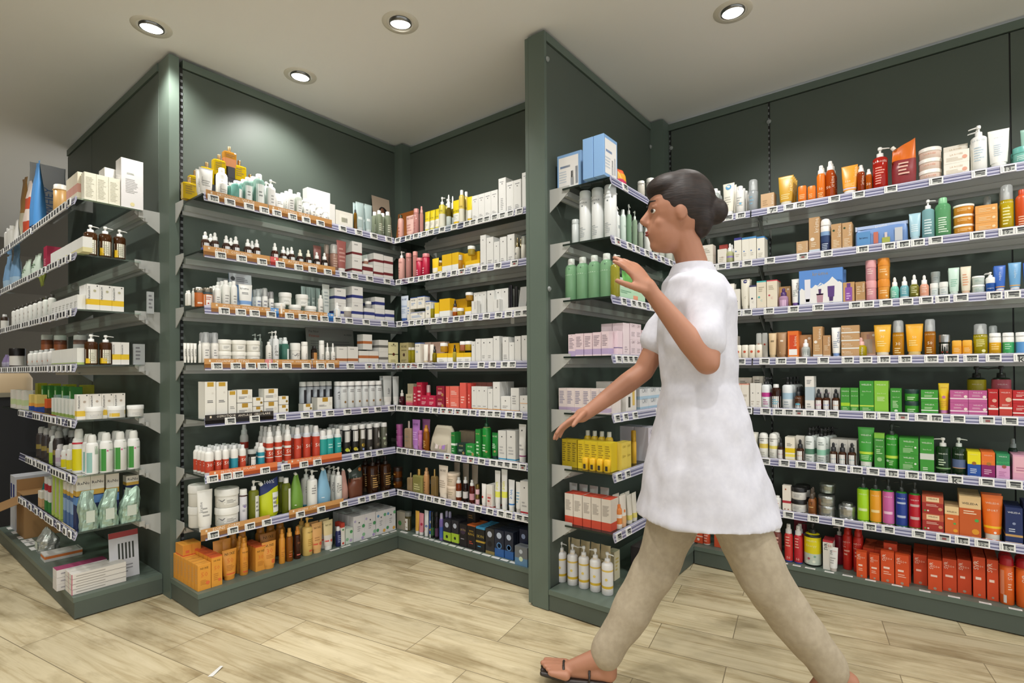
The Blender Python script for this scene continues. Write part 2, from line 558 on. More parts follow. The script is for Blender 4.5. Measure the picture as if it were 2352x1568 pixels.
def p_oil(w, d, h, S):
    """square flask with a metal cap"""
    hb = h * .74
    mb = MB(); st = [(0, w / 2, d / 2), (hb * .9, w / 2, d / 2), (hb * .97, w * .47, d * .45), (hb, w * .3, d * .35)]
    f, cuts = matf_of(S, h, mat(S['c'], S['m']))
    mb.loft(insert_cuts(st, cuts), f, 16, 8.0, smooth=False)
    decorate(mb, S, w, h, lambda x, z, e: (x, -d / 2 - e, z), False)
    c = MB(); r = w * .13
    c.loft([(hb, r, r), (h - .002, r, r), (h, r * .9, r * .9)], mat(S['k'] or 'c9a77a', 'm'), 14)
    return [('flask_body', mb, []), ('metal_cap', c, [])]


def p_card(w, d, h, S):
    mb = MB(); m = mat(S['c'], S['m'] if S['m'] != 'p' else 'b')
    tilt = float(S.get('n', '.12'))
    T = lambda p: (p[0], p[1] + p[2] * tilt, p[2])
    mb.box(-w / 2, w / 2, -.0015, .0015, 0, h, m, T=T)
    mb.face([T(p) for p in ((-w * .08, .002, h * .7), (w * .08, .002, h * .7), (w * .1, h * .3 - h * .0 * tilt, 0.0005), (-w * .1, h * .3, 0.0005))], m)

    def surf(x, z, eps=.0004): return (x, z * tilt - .0015 - eps, z)
    for a, b, c in S['b']:
        put_patch(mb, -w / 2, w / 2, float(a) * h, float(b) * h, mat(c, 'b'), surf, 1, 1, .0002)
    decorate(mb, S, w, h, surf, False)
    return [('display_card', mb, [])]


KIND = {'box': ('carton', 'carton'), 'pump': ('pump_bottle', 'bottle'), 'spray': ('spray_bottle', 'bottle'), 'drop': ('dropper_bottle', 'bottle'),
        'cap': ('capped_bottle', 'bottle'), 'dome': ('lotion_bottle', 'bottle'), 'wide': ('wide_cap_bottle', 'bottle'), 'can': ('spray_can', 'spray can'), 'over': ('mist_bottle', 'bottle'),
        'tube': ('cream_tube', 'tube'), 'jar': ('cream_jar', 'jar'), 'tin': ('metal_tin', 'tin'), 'stick': ('balm_stick', 'stick'), 'pouch': ('refill_pouch', 'pouch'),
        'foil': ('foil_bag', 'bag'), 'oil': ('oil_flask', 'bottle'), 'card': ('display_card', 'card')}
SIL = {'pump', 'spray', 'drop', 'cap', 'wide', 'can', 'over', 'jar', 'tin', 'dome', 'stick', 'foil'}
DEPTH = {'box': .9, 'dome': .6, 'tube': .62, 'stick': .62, 'pouch': .42, 'foil': .6, 'oil': .42, 'card': .05}


def make_product(kind, w, d, h, S):
    if kind == 'box': parts = p_box(w, d, h, S)
    elif kind == 'tube': parts = p_tube(w, d, h, S)
    elif kind == 'jar': parts = p_jar(w, d, h, S)
    elif kind == 'tin': parts = p_tin(w, d, h, S)
    elif kind == 'stick': parts = p_stick(w, d, h, S)
    elif kind == 'pouch': parts = p_pouch(w, d, h, S)
    elif kind == 'foil': parts = p_foil(w, d, h, S)
    elif kind == 'oil': parts = p_oil(w, d, h, S)
    elif kind == 'card': parts = p_card(w, d, h, S)
    else: parts = p_bottle(w, d, h, S, kind)
    name, cat = KIND[kind]
    if kind == 'box': name = 'tall_carton' if h > 2.3 * w else 'flat_carton' if h < .85 * w else 'carton'
    if len(parts) == 1:
        root = parts[0][1].build(name)
    else:
        root = empty(name)
        for pn, mb, sub in parts:
            o = mb.build(pn, root)
            for sn, sm in sub: sm.build(sn, o)
    return root


def copy_tree(o, parent=None):
    c = o.copy(); COL.objects.link(c); c.parent = parent
    for ch in KIDS.get(o.name, ()): copy_tree(ch, c)
    return c
# ------------------------------------------------------------------ frames of the five bays (and two end views)
# frame: origin of depth 0 line, which wall direction it faces. 'y': faces -y, s = x, depth +y ; 'x': faces -x, s = y, depth +x
FRAMES = {'A': ('x', .660), 'B': ('y', 2.600), 'C': ('x', 2.138), 'D': ('y', 1.060), 'E': ('x', 2.970), 'Ae': ('y', 2.992), 'De': ('x', 2.052)}
ZS = {'A': (.387, .2500), 'B': (.367, .2582), 'C': (.367, .2582), 'D': (.396, .2540), 'E': (.373, .2588)}
PLINTH = {'A': .100, 'B': .103, 'C': .103, 'D': .098, 'E': .103}
BACK = {'A': 1.0, 'B': 2.92, 'C': 2.475, 'D': 1.38, 'E': 3.28}
BAYNAME = {'A': 'far left bay', 'B': 'pillar bay', 'C': 'corner bay', 'D': 'divider bay', 'E': 'right wall'}
SHELFNAME = ['bottom plinth', 'seventh shelf', 'sixth shelf', 'fifth shelf', 'fourth shelf', 'third shelf', 'second shelf', 'top shelf']


def shelf_z(bay, k):
    b = bay[0]
    return PLINTH[b] if k == 0 else ZS[b][0] + ZS[b][1] * (k - 1)


def hit(bay, px, py, d):
    ax, o = FRAMES[bay]
    p = on_y(px, py, o + d) if ax == 'y' else on_x(px, py, o + d)
    return (p[0] if ax == 'y' else p[1]), p[2]


def row_y(bay, px, z, d):
    """pixel row at which height z of a frame is seen for a pixel column (fixed point)"""
    py = 840
    for _ in range(3):
        s, zz = hit(bay, px, py, d)
        s1, z1 = hit(bay, px, py + 10, d)
        py += (z - zz) / (z1 - zz) * 10
    return py


def world_of(bay, s, d):
    ax, o = FRAMES[bay]
    return (s, o + d) if ax == 'y' else (o + d, s)


def rot_of(bay):
    return 0 if FRAMES[bay][0] == 'y' else -math.pi / 2


# ------------------------------------------------------------------ room shell
def floor_material():
    m = bpy.data.materials.new('wood_look_tile'); m.use_nodes = True
    nt = m.node_tree; N = nt.nodes; L = nt.links.new; b = N['Principled BSDF']
    tc = N.new('ShaderNodeTexCoord'); mp = N.new('ShaderNodeMapping'); mp.vector_type = 'POINT'
    # x' runs along the planks (direction -80 deg), y' across them
    mp.inputs['Rotation'].default_value = (0, 0, math.radians(80)); L(tc.outputs['Object'], mp.inputs[0])
    off = N.new('ShaderNodeVectorMath'); off.operation = 'ADD'; off.inputs[1].default_value = (FLOOR_OX, FLOOR_OY, 0)
    L(mp.outputs[0], off.inputs[0])
    br = N.new('ShaderNodeTexBrick'); L(off.outputs[0], br.inputs[0])
    br.offset = .66; br.offset_frequency = 2; br.squash = 1
    br.inputs['Scale'].default_value = 1; br.inputs['Mortar Size'].default_value = .0019; br.inputs['Mortar Smooth'].default_value = .3
    br.inputs['Brick Width'].default_value = .84; br.inputs['Row Height'].default_value = .2295
    br.inputs['Color1'].default_value = (0, 0, 0, 1); br.inputs['Color2'].default_value = (1, 1, 1, 1); br.inputs['Mortar'].default_value = (.5, .5, .5, 1)
    st = N.new('ShaderNodeMapping'); st.inputs['Scale'].default_value = (1.2, 18, 1); L(off.outputs[0], st.inputs[0])
    n1 = N.new('ShaderNodeTexNoise'); n1.inputs['Scale'].default_value = 1.5; n1.inputs['Detail'].default_value = 8; n1.inputs['Roughness'].default_value = .62; n1.inputs['Distortion'].default_value = 1.2
    L(st.outputs[0], n1.inputs[0])
    sh = N.new('ShaderNodeVectorMath'); sh.operation = 'ADD'; L(off.outputs[0], sh.inputs[0])
    sc = N.new('ShaderNodeVectorMath'); sc.operation = 'SCALE'; sc.inputs['Scale'].default_value = 9; L(br.outputs['Color'], sc.inputs[0]); L(sc.outputs[0], sh.inputs[1])
    s2 = N.new('ShaderNodeMapping'); s2.inputs['Scale'].default_value = (1.3, 3.2, 1); L(sh.outputs[0], s2.inputs[0])
    n2 = N.new('ShaderNodeTexNoise'); n2.inputs['Scale'].default_value = 2.2; n2.inputs['Detail'].default_value = 5; n2.inputs['Roughness'].default_value = .6
    L(s2.outputs[0], n2.inputs[0])
    cr = N.new('ShaderNodeValToRGB'); e = cr.color_ramp.elements
    e[0].position = .30; e[0].color = hexc('b09d76'); e[1].position = .72; e[1].color = hexc('ddd0ae')
    e2 = cr.color_ramp.elements.new(.48); e2.color = hexc('cfc19d')
    L(n1.outputs[0], cr.inputs[0])
    cr2 = N.new('ShaderNodeValToRGB'); e = cr2.color_ramp.elements
    e[0].position = .33; e[0].color = hexc('a89d84'); e[1].position = .52; e[1].color = (1, 1, 1, 1)
    L(n2.outputs[0], cr2.inputs[0])
    mu = N.new('ShaderNodeMix'); mu.data_type = 'RGBA'; mu.blend_type = 'MULTIPLY'; mu.inputs[0].default_value = .62
    L(cr.outputs[0], mu.inputs[6]); L(cr2.outputs[0], mu.inputs[7])
    # knots
    kn = N.new('ShaderNodeTexVoronoi'); kn.inputs['Scale'].default_value = 1.35; L(s2.outputs[0], kn.inputs[0])
    ck = N.new('ShaderNodeValToRGB'); e = ck.color_ramp.elements
    e[0].position = .0; e[0].color = hexc('6f6350'); e[1].position = .055; e[1].color = (1, 1, 1, 1); L(kn.outputs['Distance'], ck.inputs[0])
    mk = N.new('ShaderNodeMix'); mk.data_type = 'RGBA'; mk.blend_type = 'MULTIPLY'; mk.inputs[0].default_value = .6
    L(mu.outputs[2], mk.inputs[6]); L(ck.outputs[0], mk.inputs[7])
    tn = N.new('ShaderNodeMix'); tn.data_type = 'RGBA'; tn.blend_type = 'MULTIPLY'; tn.inputs[0].default_value = .22
    L(mk.outputs[2], tn.inputs[6]); L(br.outputs['Color'], tn.inputs[7])
    jo = N.new('ShaderNodeMix'); jo.data_type = 'RGBA'; jo.inputs[7].default_value = hexc('85795f')
    L(br.outputs['Fac'], jo.inputs[0]); L(tn.outputs[2], jo.inputs[6])
    L(jo.outputs[2], b.inputs['Base Color'])
    b.inputs['Roughness'].default_value = .42; b.inputs['Specular IOR Level'].default_value = .4
    bp = N.new('ShaderNodeBump'); bp.inputs['Strength'].default_value = .25; bp.inputs['Distance'].default_value = .001
    L(n1.outputs[0], bp.inputs['Height']); L(bp.outputs[0], b.inputs['Normal'])
    return m


FLOOR_OX, FLOOR_OY = 2.205, -1.41 + .2295 * 40   # so that a long joint lies at across = 1.41 and an end joint at along = -2.205
fm = MB(); fm.box(-4, 3.6, -4, 8.5, -.05, 0, floor_material()); struct(fm.build('floor'))
cm_ = MB(); cm_.box(-4, 3.6, -4, 8.5, CEIL, CEIL + .08, noisy_mat('ceiling_paint', 'f0efec', .8, 1.2, .01)); struct(cm_.build('ceiling'))
w = MB(); w.box(-4.1, -4, .5, 8.5, 0, CEIL, mat('6e675c', 'b')); struct(w.build('wall_side'))  # unseen wall added to cut the ambient light on the left
WALLP = noisy_mat('wall_paint', '6d685e', .85, 2, .02)
w = MB(); w.box(-4, 3.6, 8.4, 8.5, 0, CEIL, WALLP); struct(w.build('wall_back'))

ZT = 2.655                     # top of the laminate walls
ZP = 2.615                     # top of the inset panels


def wall_panel(name, axis, plane, a0, a1, seams, thick=.05, post0=0, post1=0):
    """laminate wall: body, cover strip along the top, panel joints and shadow grooves; faces the -axis side"""
    mb = MB()

    def B(u0, u1, d0, d1, z0, z1, m):
        if axis == 'y': mb.box(u0, u1, plane + d0, plane + d1, z0, z1, m)
        else: mb.box(plane + d0, plane + d1, u0, u1, z0, z1, m)
    cuts = sorted([a0] + list(seams) + [a1])
    for i in range(len(cuts) - 1):
        g0 = .003 if i else 0; g1 = .003 if i < len(cuts) - 2 else 0
        B(cuts[i] + g0, cuts[i + 1] - g1, 0, thick, 0, ZP - .006, GREEN)
    B(a0, a1, .02, thick, ZP - .006, ZP, DARKM)
    B(a0, a1, -.006, thick, ZP, ZT, GREEN_EDGE)
    for s in seams: B(s - .003, s + .003, .006, .03, 0, ZP - .006, DARKM)
    return struct(mb.build(name))


wall_panel('wall_left', 'x', 1.0, 3.045, 4.735, [4.17])
wall_panel('wall_middle_left', 'y', 2.92, 1.065, 2.40, [])
wall_panel('wall_middle_right', 'x', 2.475, 1.50, 2.84, [])
wall_panel('wall_divider', 'y', 1.38, 2.018, 3.19, [], .10)
wall_panel('wall_right', 'x', 3.28, -1.6, 1.297, [-.30])
# posts
mb = MB(); mb.box(1.0, 1.045, 2.905, 3.04, 0, ZT, GREEN_EDGE); mb.box(1.045, 1.3, 2.97, 3.2, 0, ZT - .01, GREEN); struct(mb.build('trim_1'))
mb = MB(); mb.box(2.40, 2.6, 2.84, 3.0, 0, ZT + .005, GREEN_EDGE); struct(mb.build('trim_2'))
mb = MB()
mb.box(2.0, 2.018, 1.375, 1.466, 0.004, ZT, GREEN_EDGE); mb.box(2.002, 2.02, 1.468, 1.487, .012, ZT, GREEN_EDGE); mb.box(2.018, 3.3, 1.46, 1.484, 0, ZT - .002, GREEN)
struct(mb.build('trim_3'))
mb = MB(); mb.box(3.19, 3.40, 1.297, 1.5, 0, ZT + .005, GREEN_EDGE); struct(mb.build('trim_4'))
mb = MB(); mb.box(1.03, 1.25, 4.735, 4.77, 0, ZT, DARKM); struct(mb.build('trim_5'))

# slotted metal uprights
def upright(label, axis, plane, s, w_=.019, z0=.1):
    mb = MB(); m = mat('33363a', 'p'); k = mat('050505', 'b')

    def B(u0, u1, d0, d1, za, zb, mm):
        if axis == 'y': mb.box(u0, u1, plane + d0, plane + d1, za, zb, mm)
        else: mb.box(plane + d0, plane + d1, u0, u1, za, zb, mm)
    B(s - w_ / 2, s + w_ / 2, -.0012, .0, z0, ZP, k)
    z = z0 + .01
    while z < ZP - .03:
        B(s - w_ * .12, s + w_ / 2, -.0024, -.0012, z, z + .013, mat('6c7073', 'p'))
        z += .032
    return tag(mb.build('slotted_upright'), label, 'upright', 'slotted uprights')


upright('dark slotted upright beside the pillar at the left wall', 'y', 2.92, 1.056)
upright('dark slotted upright in the inner corner of right wall', 'x', 3.28, 1.286, .012)
upright('dark slotted upright between the two panels of right wall', 'x', 3.28, .705, .010)
for lab, p in (('small clear plastic bumper high on the divider post edge', (2.022, 1.372, 2.53)), ('small clear plastic bumper high on the right wall upright', (3.272, .705, 2.50)),
               ('small clear plastic bumper near corner end of divider panel', (3.17, 1.372, 2.50)), ('small clear plastic bumper beside corner upright of right wall', (3.272, 1.278, 2.50)),
               ('small clear plastic bumper low on the divider post edge', (2.022, 1.372, 1.47))):
    mb = MB(); mb.loft([(0, .013, .013), (.004, .012, .012), (.009, .006, .006)], mat('cfd4d2', 'k'), 12, T=(lambda q: (q[0], -q[2], q[1])) if p[1] > 1.3 and p[0] < 3.2 else (lambda q: (-q[2], q[0], q[1])))
    tag(mb.build('plastic_bumper', loc=p), lab, 'bumper')

# ------------------------------------------------------------------ plinths
def plinth(bay, x0, x1, y0, y1, zt, faces, label, lip=.0):
    t = empty('display_plinth', ((x0 + x1) / 2, (y0 + y1) / 2, 0)); tag(t, label, 'plinth')
    ox, oy = t.location.x, t.location.y
    a = MB(); a.box(x0 - ox, x1 - ox, y0 - oy, y1 - oy, zt - .022, zt, GREEN_EDGE); a.build('top_board', t)
    b = MB(); g = .004
    b.box(x0 - ox + g * faces[0], x1 - ox - g * faces[1], y0 - oy + g * faces[2], y1 - oy, .006, zt - .0225, GREEN)
    b.box(x0 - ox + .02, x1 - ox - .02, y0 - oy + .02, y1 - oy, 0, .006, DARKM)
    b.build('front_board', t)


plinth('A', .650, .998, 3.0, 4.76, .100, (1, 0, 0), 'grey green plinth under the end bay left of the pillar')
plinth('B', 1.0, 2.47, 2.586, 2.903, .103, (1, 0, 1), 'grey green plinth under the bay right of the pillar')
plinth('C', 2.133, 2.473, 1.49, 2.584, .103, (1, 0, 0), 'grey green plinth under the bay left of divider')
plinth('D', 2.0, 3.27, 1.052, 1.373, .098, (1, 0, 1), 'grey green plinth under the bay right of divider')
plinth('E', 2.972, 3.278, -1.5, 1.050, .103, (1, 0, 0), 'grey green plinth along the right wall')

# ------------------------------------------------------------------ shelves
def make_shelf(bay, k, s0, s1, glass0, glass1, gd, brackets, label, rail=True):
    """gd: glass depth; front of the glass at depth 0.004 of the bay frame"""
    ax, o = FRAMES[bay]; z = shelf_z(bay, k)
    t = empty('glass_shelf', (*world_of(bay, (s0 + s1) / 2, 0), z)); tag(t, label, 'shelf', None)
    sc = (s0 + s1) / 2; depth_wall = BACK[bay] - o

    def T(p):   # p = (s, depth, z) -> local
        s, d, zz = p
        return (s - sc, d, zz) if ax == 'y' else (d, s - sc, zz)

    def B(mb, a0, a1, d0, d1, z0, z1, m):
        mb.box(a0, a1, d0, d1, z0, z1, m, T=T)
    g = MB(); B(g, glass0, glass1, .006, gd, -.008, -.0003, GLASS)
    ge = MB()
    end = glass0 if bay in ('B', 'D') else glass1
    B(ge, end - .0006, end + .0006, .006, gd, -.008, -.0003, GLASS_EDGE)
    B(ge, glass0, glass1, .005, .006, -.008, -.0003, GLASS_EDGE)
    go = g.build('glass_panel', t); ge.build('polished_edge', go)
    if rail:
        r = MB()
        prof = [(.004, .006), (.0, .004), (-.006, -.034), (-.003, -.034), (.006, -.008)]
        r.prism([(d, zz) for d, zz in prof], 0, s0, s1, RAIL) if False else None
        n = len(prof); i = len(r.v)
        for s in (s0, s1): r.v += [T((s, d, zz)) for d, zz in prof]
        for q in range(n):
            r.f.append((i + q, i + (q + 1) % n, i + n + (q + 1) % n, i + n + q)); r.m.append(r.mi(RAIL)); r.sm.append(False)
        r.f.append(tuple(i + q for q in range(n))); r.f.append(tuple(i + n + q for q in reversed(range(n)))); r.m += [0, 0]; r.sm += [False] * 2
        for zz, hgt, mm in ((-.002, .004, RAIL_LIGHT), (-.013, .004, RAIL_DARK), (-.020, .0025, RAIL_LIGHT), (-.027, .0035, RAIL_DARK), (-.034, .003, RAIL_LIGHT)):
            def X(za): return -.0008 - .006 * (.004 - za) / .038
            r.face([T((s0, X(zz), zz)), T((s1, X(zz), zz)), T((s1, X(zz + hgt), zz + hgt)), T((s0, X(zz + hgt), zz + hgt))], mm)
        r.build('price_rail', t)
    br = MB()
    db = depth_wall - .095
    B(br, glass0 + .012, glass1 - .005, db, db + .022, -.034, -.0085, ALU)
    B(br, glass0 + .012, glass1 - .005, db + .028, db + .040, -.050, -.030, ALU)
    br.build('support_bar', t)
    for s in brackets:
        b = MB()
        pts = [(depth_wall + .001, .012), (db - .012, .012), (db - .012, -.012), (db + .012, -.034), (depth_wall + .001, -.095)]
        i = len(b.v); n = len(pts)
        for s_ in (s - .0015, s + .0015): b.v += [T((s_, d, zz)) for d, zz in pts]
        for q in range(n):
            b.f.append((i + q, i + (q + 1) % n, i + n + (q + 1) % n, i + n + q)); b.m.append(b.mi(BRACK)); b.sm.append(False)
        b.f.append(tuple(i + q for q in range(n))); b.f.append(tuple(i + n + q for q in reversed(range(n)))); b.m += [0, 0]; b.sm += [False] * 2
        b.build('shelf_bracket', t)
    t['group'] = 'glass shelves of the ' + BAYNAME[bay]
    return t


for k in range(1, 8):
    sn = SHELFNAME[k]
    a1 = 4.74 if k > 3 else 4.16
    make_shelf('A', k, 3.0, a1, 3.0, 4.74 if k >= 3 else a1, .25, (3.03, 4.15), 'glass shelf with clear price rail, %s of far left bay' % sn)
    make_shelf('B', k, 1.035, 2.129, 1.03, 2.43, .245, (1.028, 2.36), 'glass shelf with clear price rail, %s of pillar bay' % sn)
    make_shelf('C', k, 1.50, 2.598, 1.50, 2.597, .26, (1.52, 2.585), 'glass shelf with clear price rail, %s of corner bay' % sn)
    make_shelf('D', k, 2.035, 2.966, 2.035, 3.15, .245, (2.045, 3.10), 'glass shelf with clear price rail, %s of divider bay' % sn)
    make_shelf('E', k, .735, 1.055, .735, 1.055, .235, (.742, 1.045), 'short glass shelf beside the inner corner, %s of right wall' % sn)
    make_shelf('E', k, -.55, .728, -.55, .728, .235, (.700,), 'long glass shelf right of the slotted upright, %s of right wall' % sn)

# ------------------------------------------------------------------ ceiling downlights
def downlight(x, y, tx, ty, label):
    t = empty('ceiling_downlight', (x, y, CEIL)); tag(t, label, 'downlight', None)
    white = mat('d9d4c6'); r = MB()
    r.loft([(0, .082, .082), (-.003, .080, .080), (-.004, .060, .060)], white, 32, capt=False, capb=False)
    r.loft([(-.0035, .062, .062), (.004, .056, .056), (.02, .052, .052)], mat('f4f4f0'), 32, capt=False, capb=False)
    r.build('trim_ring', t)
    g = MB(); q = Vector((tx * .35, ty * .35, -1)).to_track_quat('-Z', 'Y').to_matrix()
    TT = lambda p: tuple(q @ Vector(p) + Vector((0, 0, .0)))
    g.loft([(.012, .050, .050), (-.008, .050, .050), (-.010, .046, .046), (-.004, .043, .043)], mat('8d8d8a', 'm'), 28, capt=False, capb=False, T=TT)
    gi = g.build('gimbal_ring', t)
    l = MB(); l.loft([(-.007, .0425, .0425), (-.009, .041, .041)], mat('fff6e6', 'e'), 24, T=TT)
    l.build('lamp_lens', gi)
    return t


names = ['round downlight in ceiling in front of the pillar', 'round downlight in ceiling, middle of the nearer row',
         'round downlight in ceiling near the pillar bay corner, smallest', 'round downlight in ceiling above the divider shelves, rightmost']
for (x, y, tx, ty), n in zip(VISIBLE_LAMPS, names): downlight(x, y, tx, ty, n)
# ------------------------------------------------------------------ stocking the shelves
# line:  kind x0 x1 top count [options] | style | description
#   x0, x1: left and right pixel column of the front row on this shelf, top: pixel row of the tops (a or a,b)
#   options: d= distance behind the shelf front, r= rows in depth, st= stacked high, dep= depth, h=, w= metres, z= extra height, rot=, gap=, top2=
ORD = ['first', 'second', 'third', 'fourth', 'fifth', 'sixth', 'seventh', 'eighth', 'ninth', 'tenth']
DESCS = {}


def stock(text, bay, k, line):
    spec, style, desc = [q.strip() for q in line.split('|')]
    t = spec.split()
    kind, px0, px1, n = t[0], float(t[1]), float(t[2]), int(t[4])
    tops = [float(v) for v in t[3].split(',')]
    o = dict(q.split('=') for q in t[5:])
    d = float(o.get('d', .045 if k == 0 else .012)); rows = int(o.get('r', 1)); st = int(o.get('st', 1)); gap = float(o.get('gap', .003))
    z = shelf_z(bay, k) + float(o.get('z', 0))
    limit = BACK[bay[0]] - FRAMES[bay][1] - .004 if bay in 'ABCDE' else 9
    fr = bay
    py = row_y(fr, (px0 + px1) / 2, z + .05, d)
    s0, _ = hit(fr, px0, py, d); s1, _ = hit(fr, px1, py, d)
    pitch = (s1 - s0) / n
    w = float(o['w']) if 'w' in o else abs(pitch) * (.985 if kind == 'box' else .97)
    if kind in SIL:
        # the silhouette of a round thing seen at an angle is wider than its width along the shelf
        ry_ = ray((px0 + px1) / 2, 800); q = math.hypot(ry_[0], ry_[1])
        c_, s_ = (abs(ry_[1]) / q, abs(ry_[0]) / q) if FRAMES[fr][0] == 'y' else (abs(ry_[0]) / q, abs(ry_[1]) / q)
        k_ = c_ / math.hypot(c_, DEPTH.get(kind, 1.0) * s_)
        if n == 1:
            if 'w' not in o: w = abs(pitch) * k_
            wd = w * DEPTH.get(kind, 1.0) / 2
            s0, _ = hit(fr, px0, py, d + wd); s1, _ = hit(fr, px1, py, d + wd); pitch = s1 - s0
        elif 'w' not in o: w = min(abs(pitch) * .97, abs(pitch) * k_ * 1.35)
    dep = float(o['dep']) if 'dep' in o else w * DEPTH.get(kind, 1.0)
    if 'dep' not in o and kind == 'box': dep = min(max(dep, .03), .075)
    S = parse_style(style)
    hs = []
    for i in range(n):
        t0 = tops[0] if len(tops) == 1 else tops[0] + (tops[-1] - tops[0]) * (i / max(1, n - 1))
        pc = px0 + (px1 - px0) * (i + .5) / n
        dd = d if kind in ('box', 'card', 'oil') else d + dep / 2
        hs.append(hit(fr, pc, t0, dd)[1] - z)
    h = float(o['h']) if 'h' in o else max(.012, (hs[0] + hs[-1]) / 2)
    h /= st
    root = make_product(kind, w, dep, h, S)
    b = bay[0]
    cat = KIND[kind][1]
    total = []
    first = True
    rz = rot_of(fr) + math.radians(float(o.get('rot', 0)))
    shift = float(o.get('sh', 0))
    if kind == 'box' and k >= 3 and bay != 'Ae': rows = min(rows, 2)
    nr = 1
    while nr < rows and d + dep / 2 + nr * (dep + gap) + dep / 2 <= limit: nr += 1
    cols = {1: [''], 2: ['left', 'right'], 3: ['left', 'middle', 'right']}.get(n) or [ORD[i] + ' from left' for i in range(n)]
    rws = {1: [''], 2: ['front', 'rear'], 3: ['front', 'centre', 'rear']}.get(nr) or ['front row'] + ['%s row' % ORD[i] for i in range(1, nr)]
    sts = {1: [''], 2: ['lower', 'upper'], 3: ['bottom', 'middle', 'top']}.get(st) or [ORD[i] + ' up' for i in range(st)]
    for j in range(nr):
        dj = d + dep / 2 + j * (dep + gap)
        for i in range(n):
            s = s0 + pitch * (i + .5) + shift * j
            for q in range(st):
                ob = root if first else copy_tree(root)
                first = False
                x, y = world_of(fr, s, dj)
                ob.location = (x, y, z + q * (h + .0006) + .0004)
                ob.rotation_euler = (0, 0, rz + (R.uniform(-.05, .05) if kind not in ('box', 'card') else R.uniform(-.012, .012)))
                pos = ' '.join(v for v in (sts[q], rws[j], cols[i]) if v)
                label = desc + (', ' + pos if pos else '') + ', %s, %s' % (SHELFNAME[k], BAYNAME[b])
                DESCS.setdefault(label, []).append(line)
                ob['label'] = label; ob['category'] = cat
                total.append(ob)
    for ob in total:
        if len(total) > 1: ob['group'] = desc + ', ' + SHELFNAME[k] + ', ' + BAYNAME[b]
    return total


def stock_all(data):
    cur = None
    words = ['12', '13', '14', '15', '16', '18', '19', '21', '22', '23', '24', '27', '28', '29', '32', '34', '39', '45', '90']
    lines = []
    for ln in data.strip().splitlines():
        ln = ln.strip()
        if not ln or ln[0] == '#': continue
        if ln[0] == '@':
            cur = (ln[1:].rstrip('0123456789'), int(ln[-1])); continue
        lines.append((cur, ln))
        for tok in ln.split('|')[1].split():
            if tok[:2] in ('t:', 'v:'): words.append(tok[2:].split(',')[0])
    make_texts(words + EXTRA_WORDS)
    for (bay, k), ln in lines:
        try:
            stock(None, bay, k, ln)
        except Exception as ex:
            print('BAD LINE', bay, k, ln, ex); raise
    for l, v in DESCS.items():
        if len(v) > 1: print('DUP LABEL', l)
        if len(l.replace(',', '').split()) > 16: print('LONG LABEL', l)


# ------------------------------------------------------------------ price tags, printed strips
def make_tag_mesh(bay, txt):
    mb = MB(); w, h = .049, .033
    W = mat('eeeeea', 'p'); K = mat('2a2c2e', 'b'); G = mat('a9aca6', 'b')
    mb.box(-w / 2, w / 2, -.004, 0, -h / 2, h / 2, W)
    sf = lambda x, z, e: (x, -.004 - e, z)
    put_patch(mb, -w * .27, w * .40, -h * .36, h * .34, G, sf)
    put_patch(mb, -w * .27, w * .40, h * .12, h * .34, K, sf, eps=.0006)
    for i in range(5): put_patch(mb, -w * .43, -w * .36, -h * .34 + i * h * .14, -h * .27 + i * h * .14, mat('7d7f80', 'b'), sf)
    if txt in TEXTS:
        put_text(mb, txt, -.001, -h * .12, w * .36, mat('16181a', 'b'), sf, eps=.0008)
        put_patch(mb, w * .22, w * .36, -h * .30, -h * .16, mat('4c4f50', 'b'), sf, eps=.0006)
    elif txt == '-':
        put_patch(mb, -w * .22, w * .36, -h * .12, h * .0, K, sf, eps=.0007)
        put_patch(mb, -w * .22, w * .1, h * .02, h * .08, mat('6a6c6c', 'b'), sf, eps=.0007)
        put_patch(mb, w * .12, w * .36, -h * .30, -h * .2, mat('4c4f50', 'b'), sf, eps=.0007)
    elif txt == 'r':
        put_patch(mb, -w * .1, w * .2, -h * .26, h * .02, mat('8a4a48', 'b'), sf, eps=.0007)
    elif txt == 'k':
        put_patch(mb, -w * .27, w * .40, -h * .36, h * .34, K, sf, eps=.0007)
    return mb


TAGPROTO = {}


def price_tags(spec):
    for ln in spec.strip().splitlines():
        key, rest = ln.strip().split(' ', 1)
        bay, k = key[0], int(key[1])
        z = shelf_z(bay, k)
        for idx, tok in enumerate(rest.split()):
            px, txt = tok.split(':')
            px = float(px)
            py = row_y(bay, px, z - .016, -.006)
            s, _ = hit(bay, px, py, -.006)
            x, y = world_of(bay, s, -.0035)
            kk = (bay, txt)
            if kk not in TAGPROTO:
                o = make_tag_mesh(bay, txt).build('price_tag'); TAGPROTO[kk] = o
            else:
                o = TAGPROTO[kk].copy(); COL.objects.link(o)
            o.location = (x, y, z - .0155); o.rotation_euler = (math.radians(-9), 0, rot_of(bay))
            what = ('reading ' + txt) if txt in TEXTS else {'-': 'with two dark bars', 'r': 'with a reddish mark', 'k': 'with a blank dark screen'}[txt]
            tag(o, 'white price tag %s, %s from left, %s rail, %s' % (what, ORD2[idx], SHELFNAME[k].replace(' shelf', ''), BAYNAME[bay]), 'price tag', 'price tags %s, %s rail, %s' % (what, SHELFNAME[k], BAYNAME[bay]))


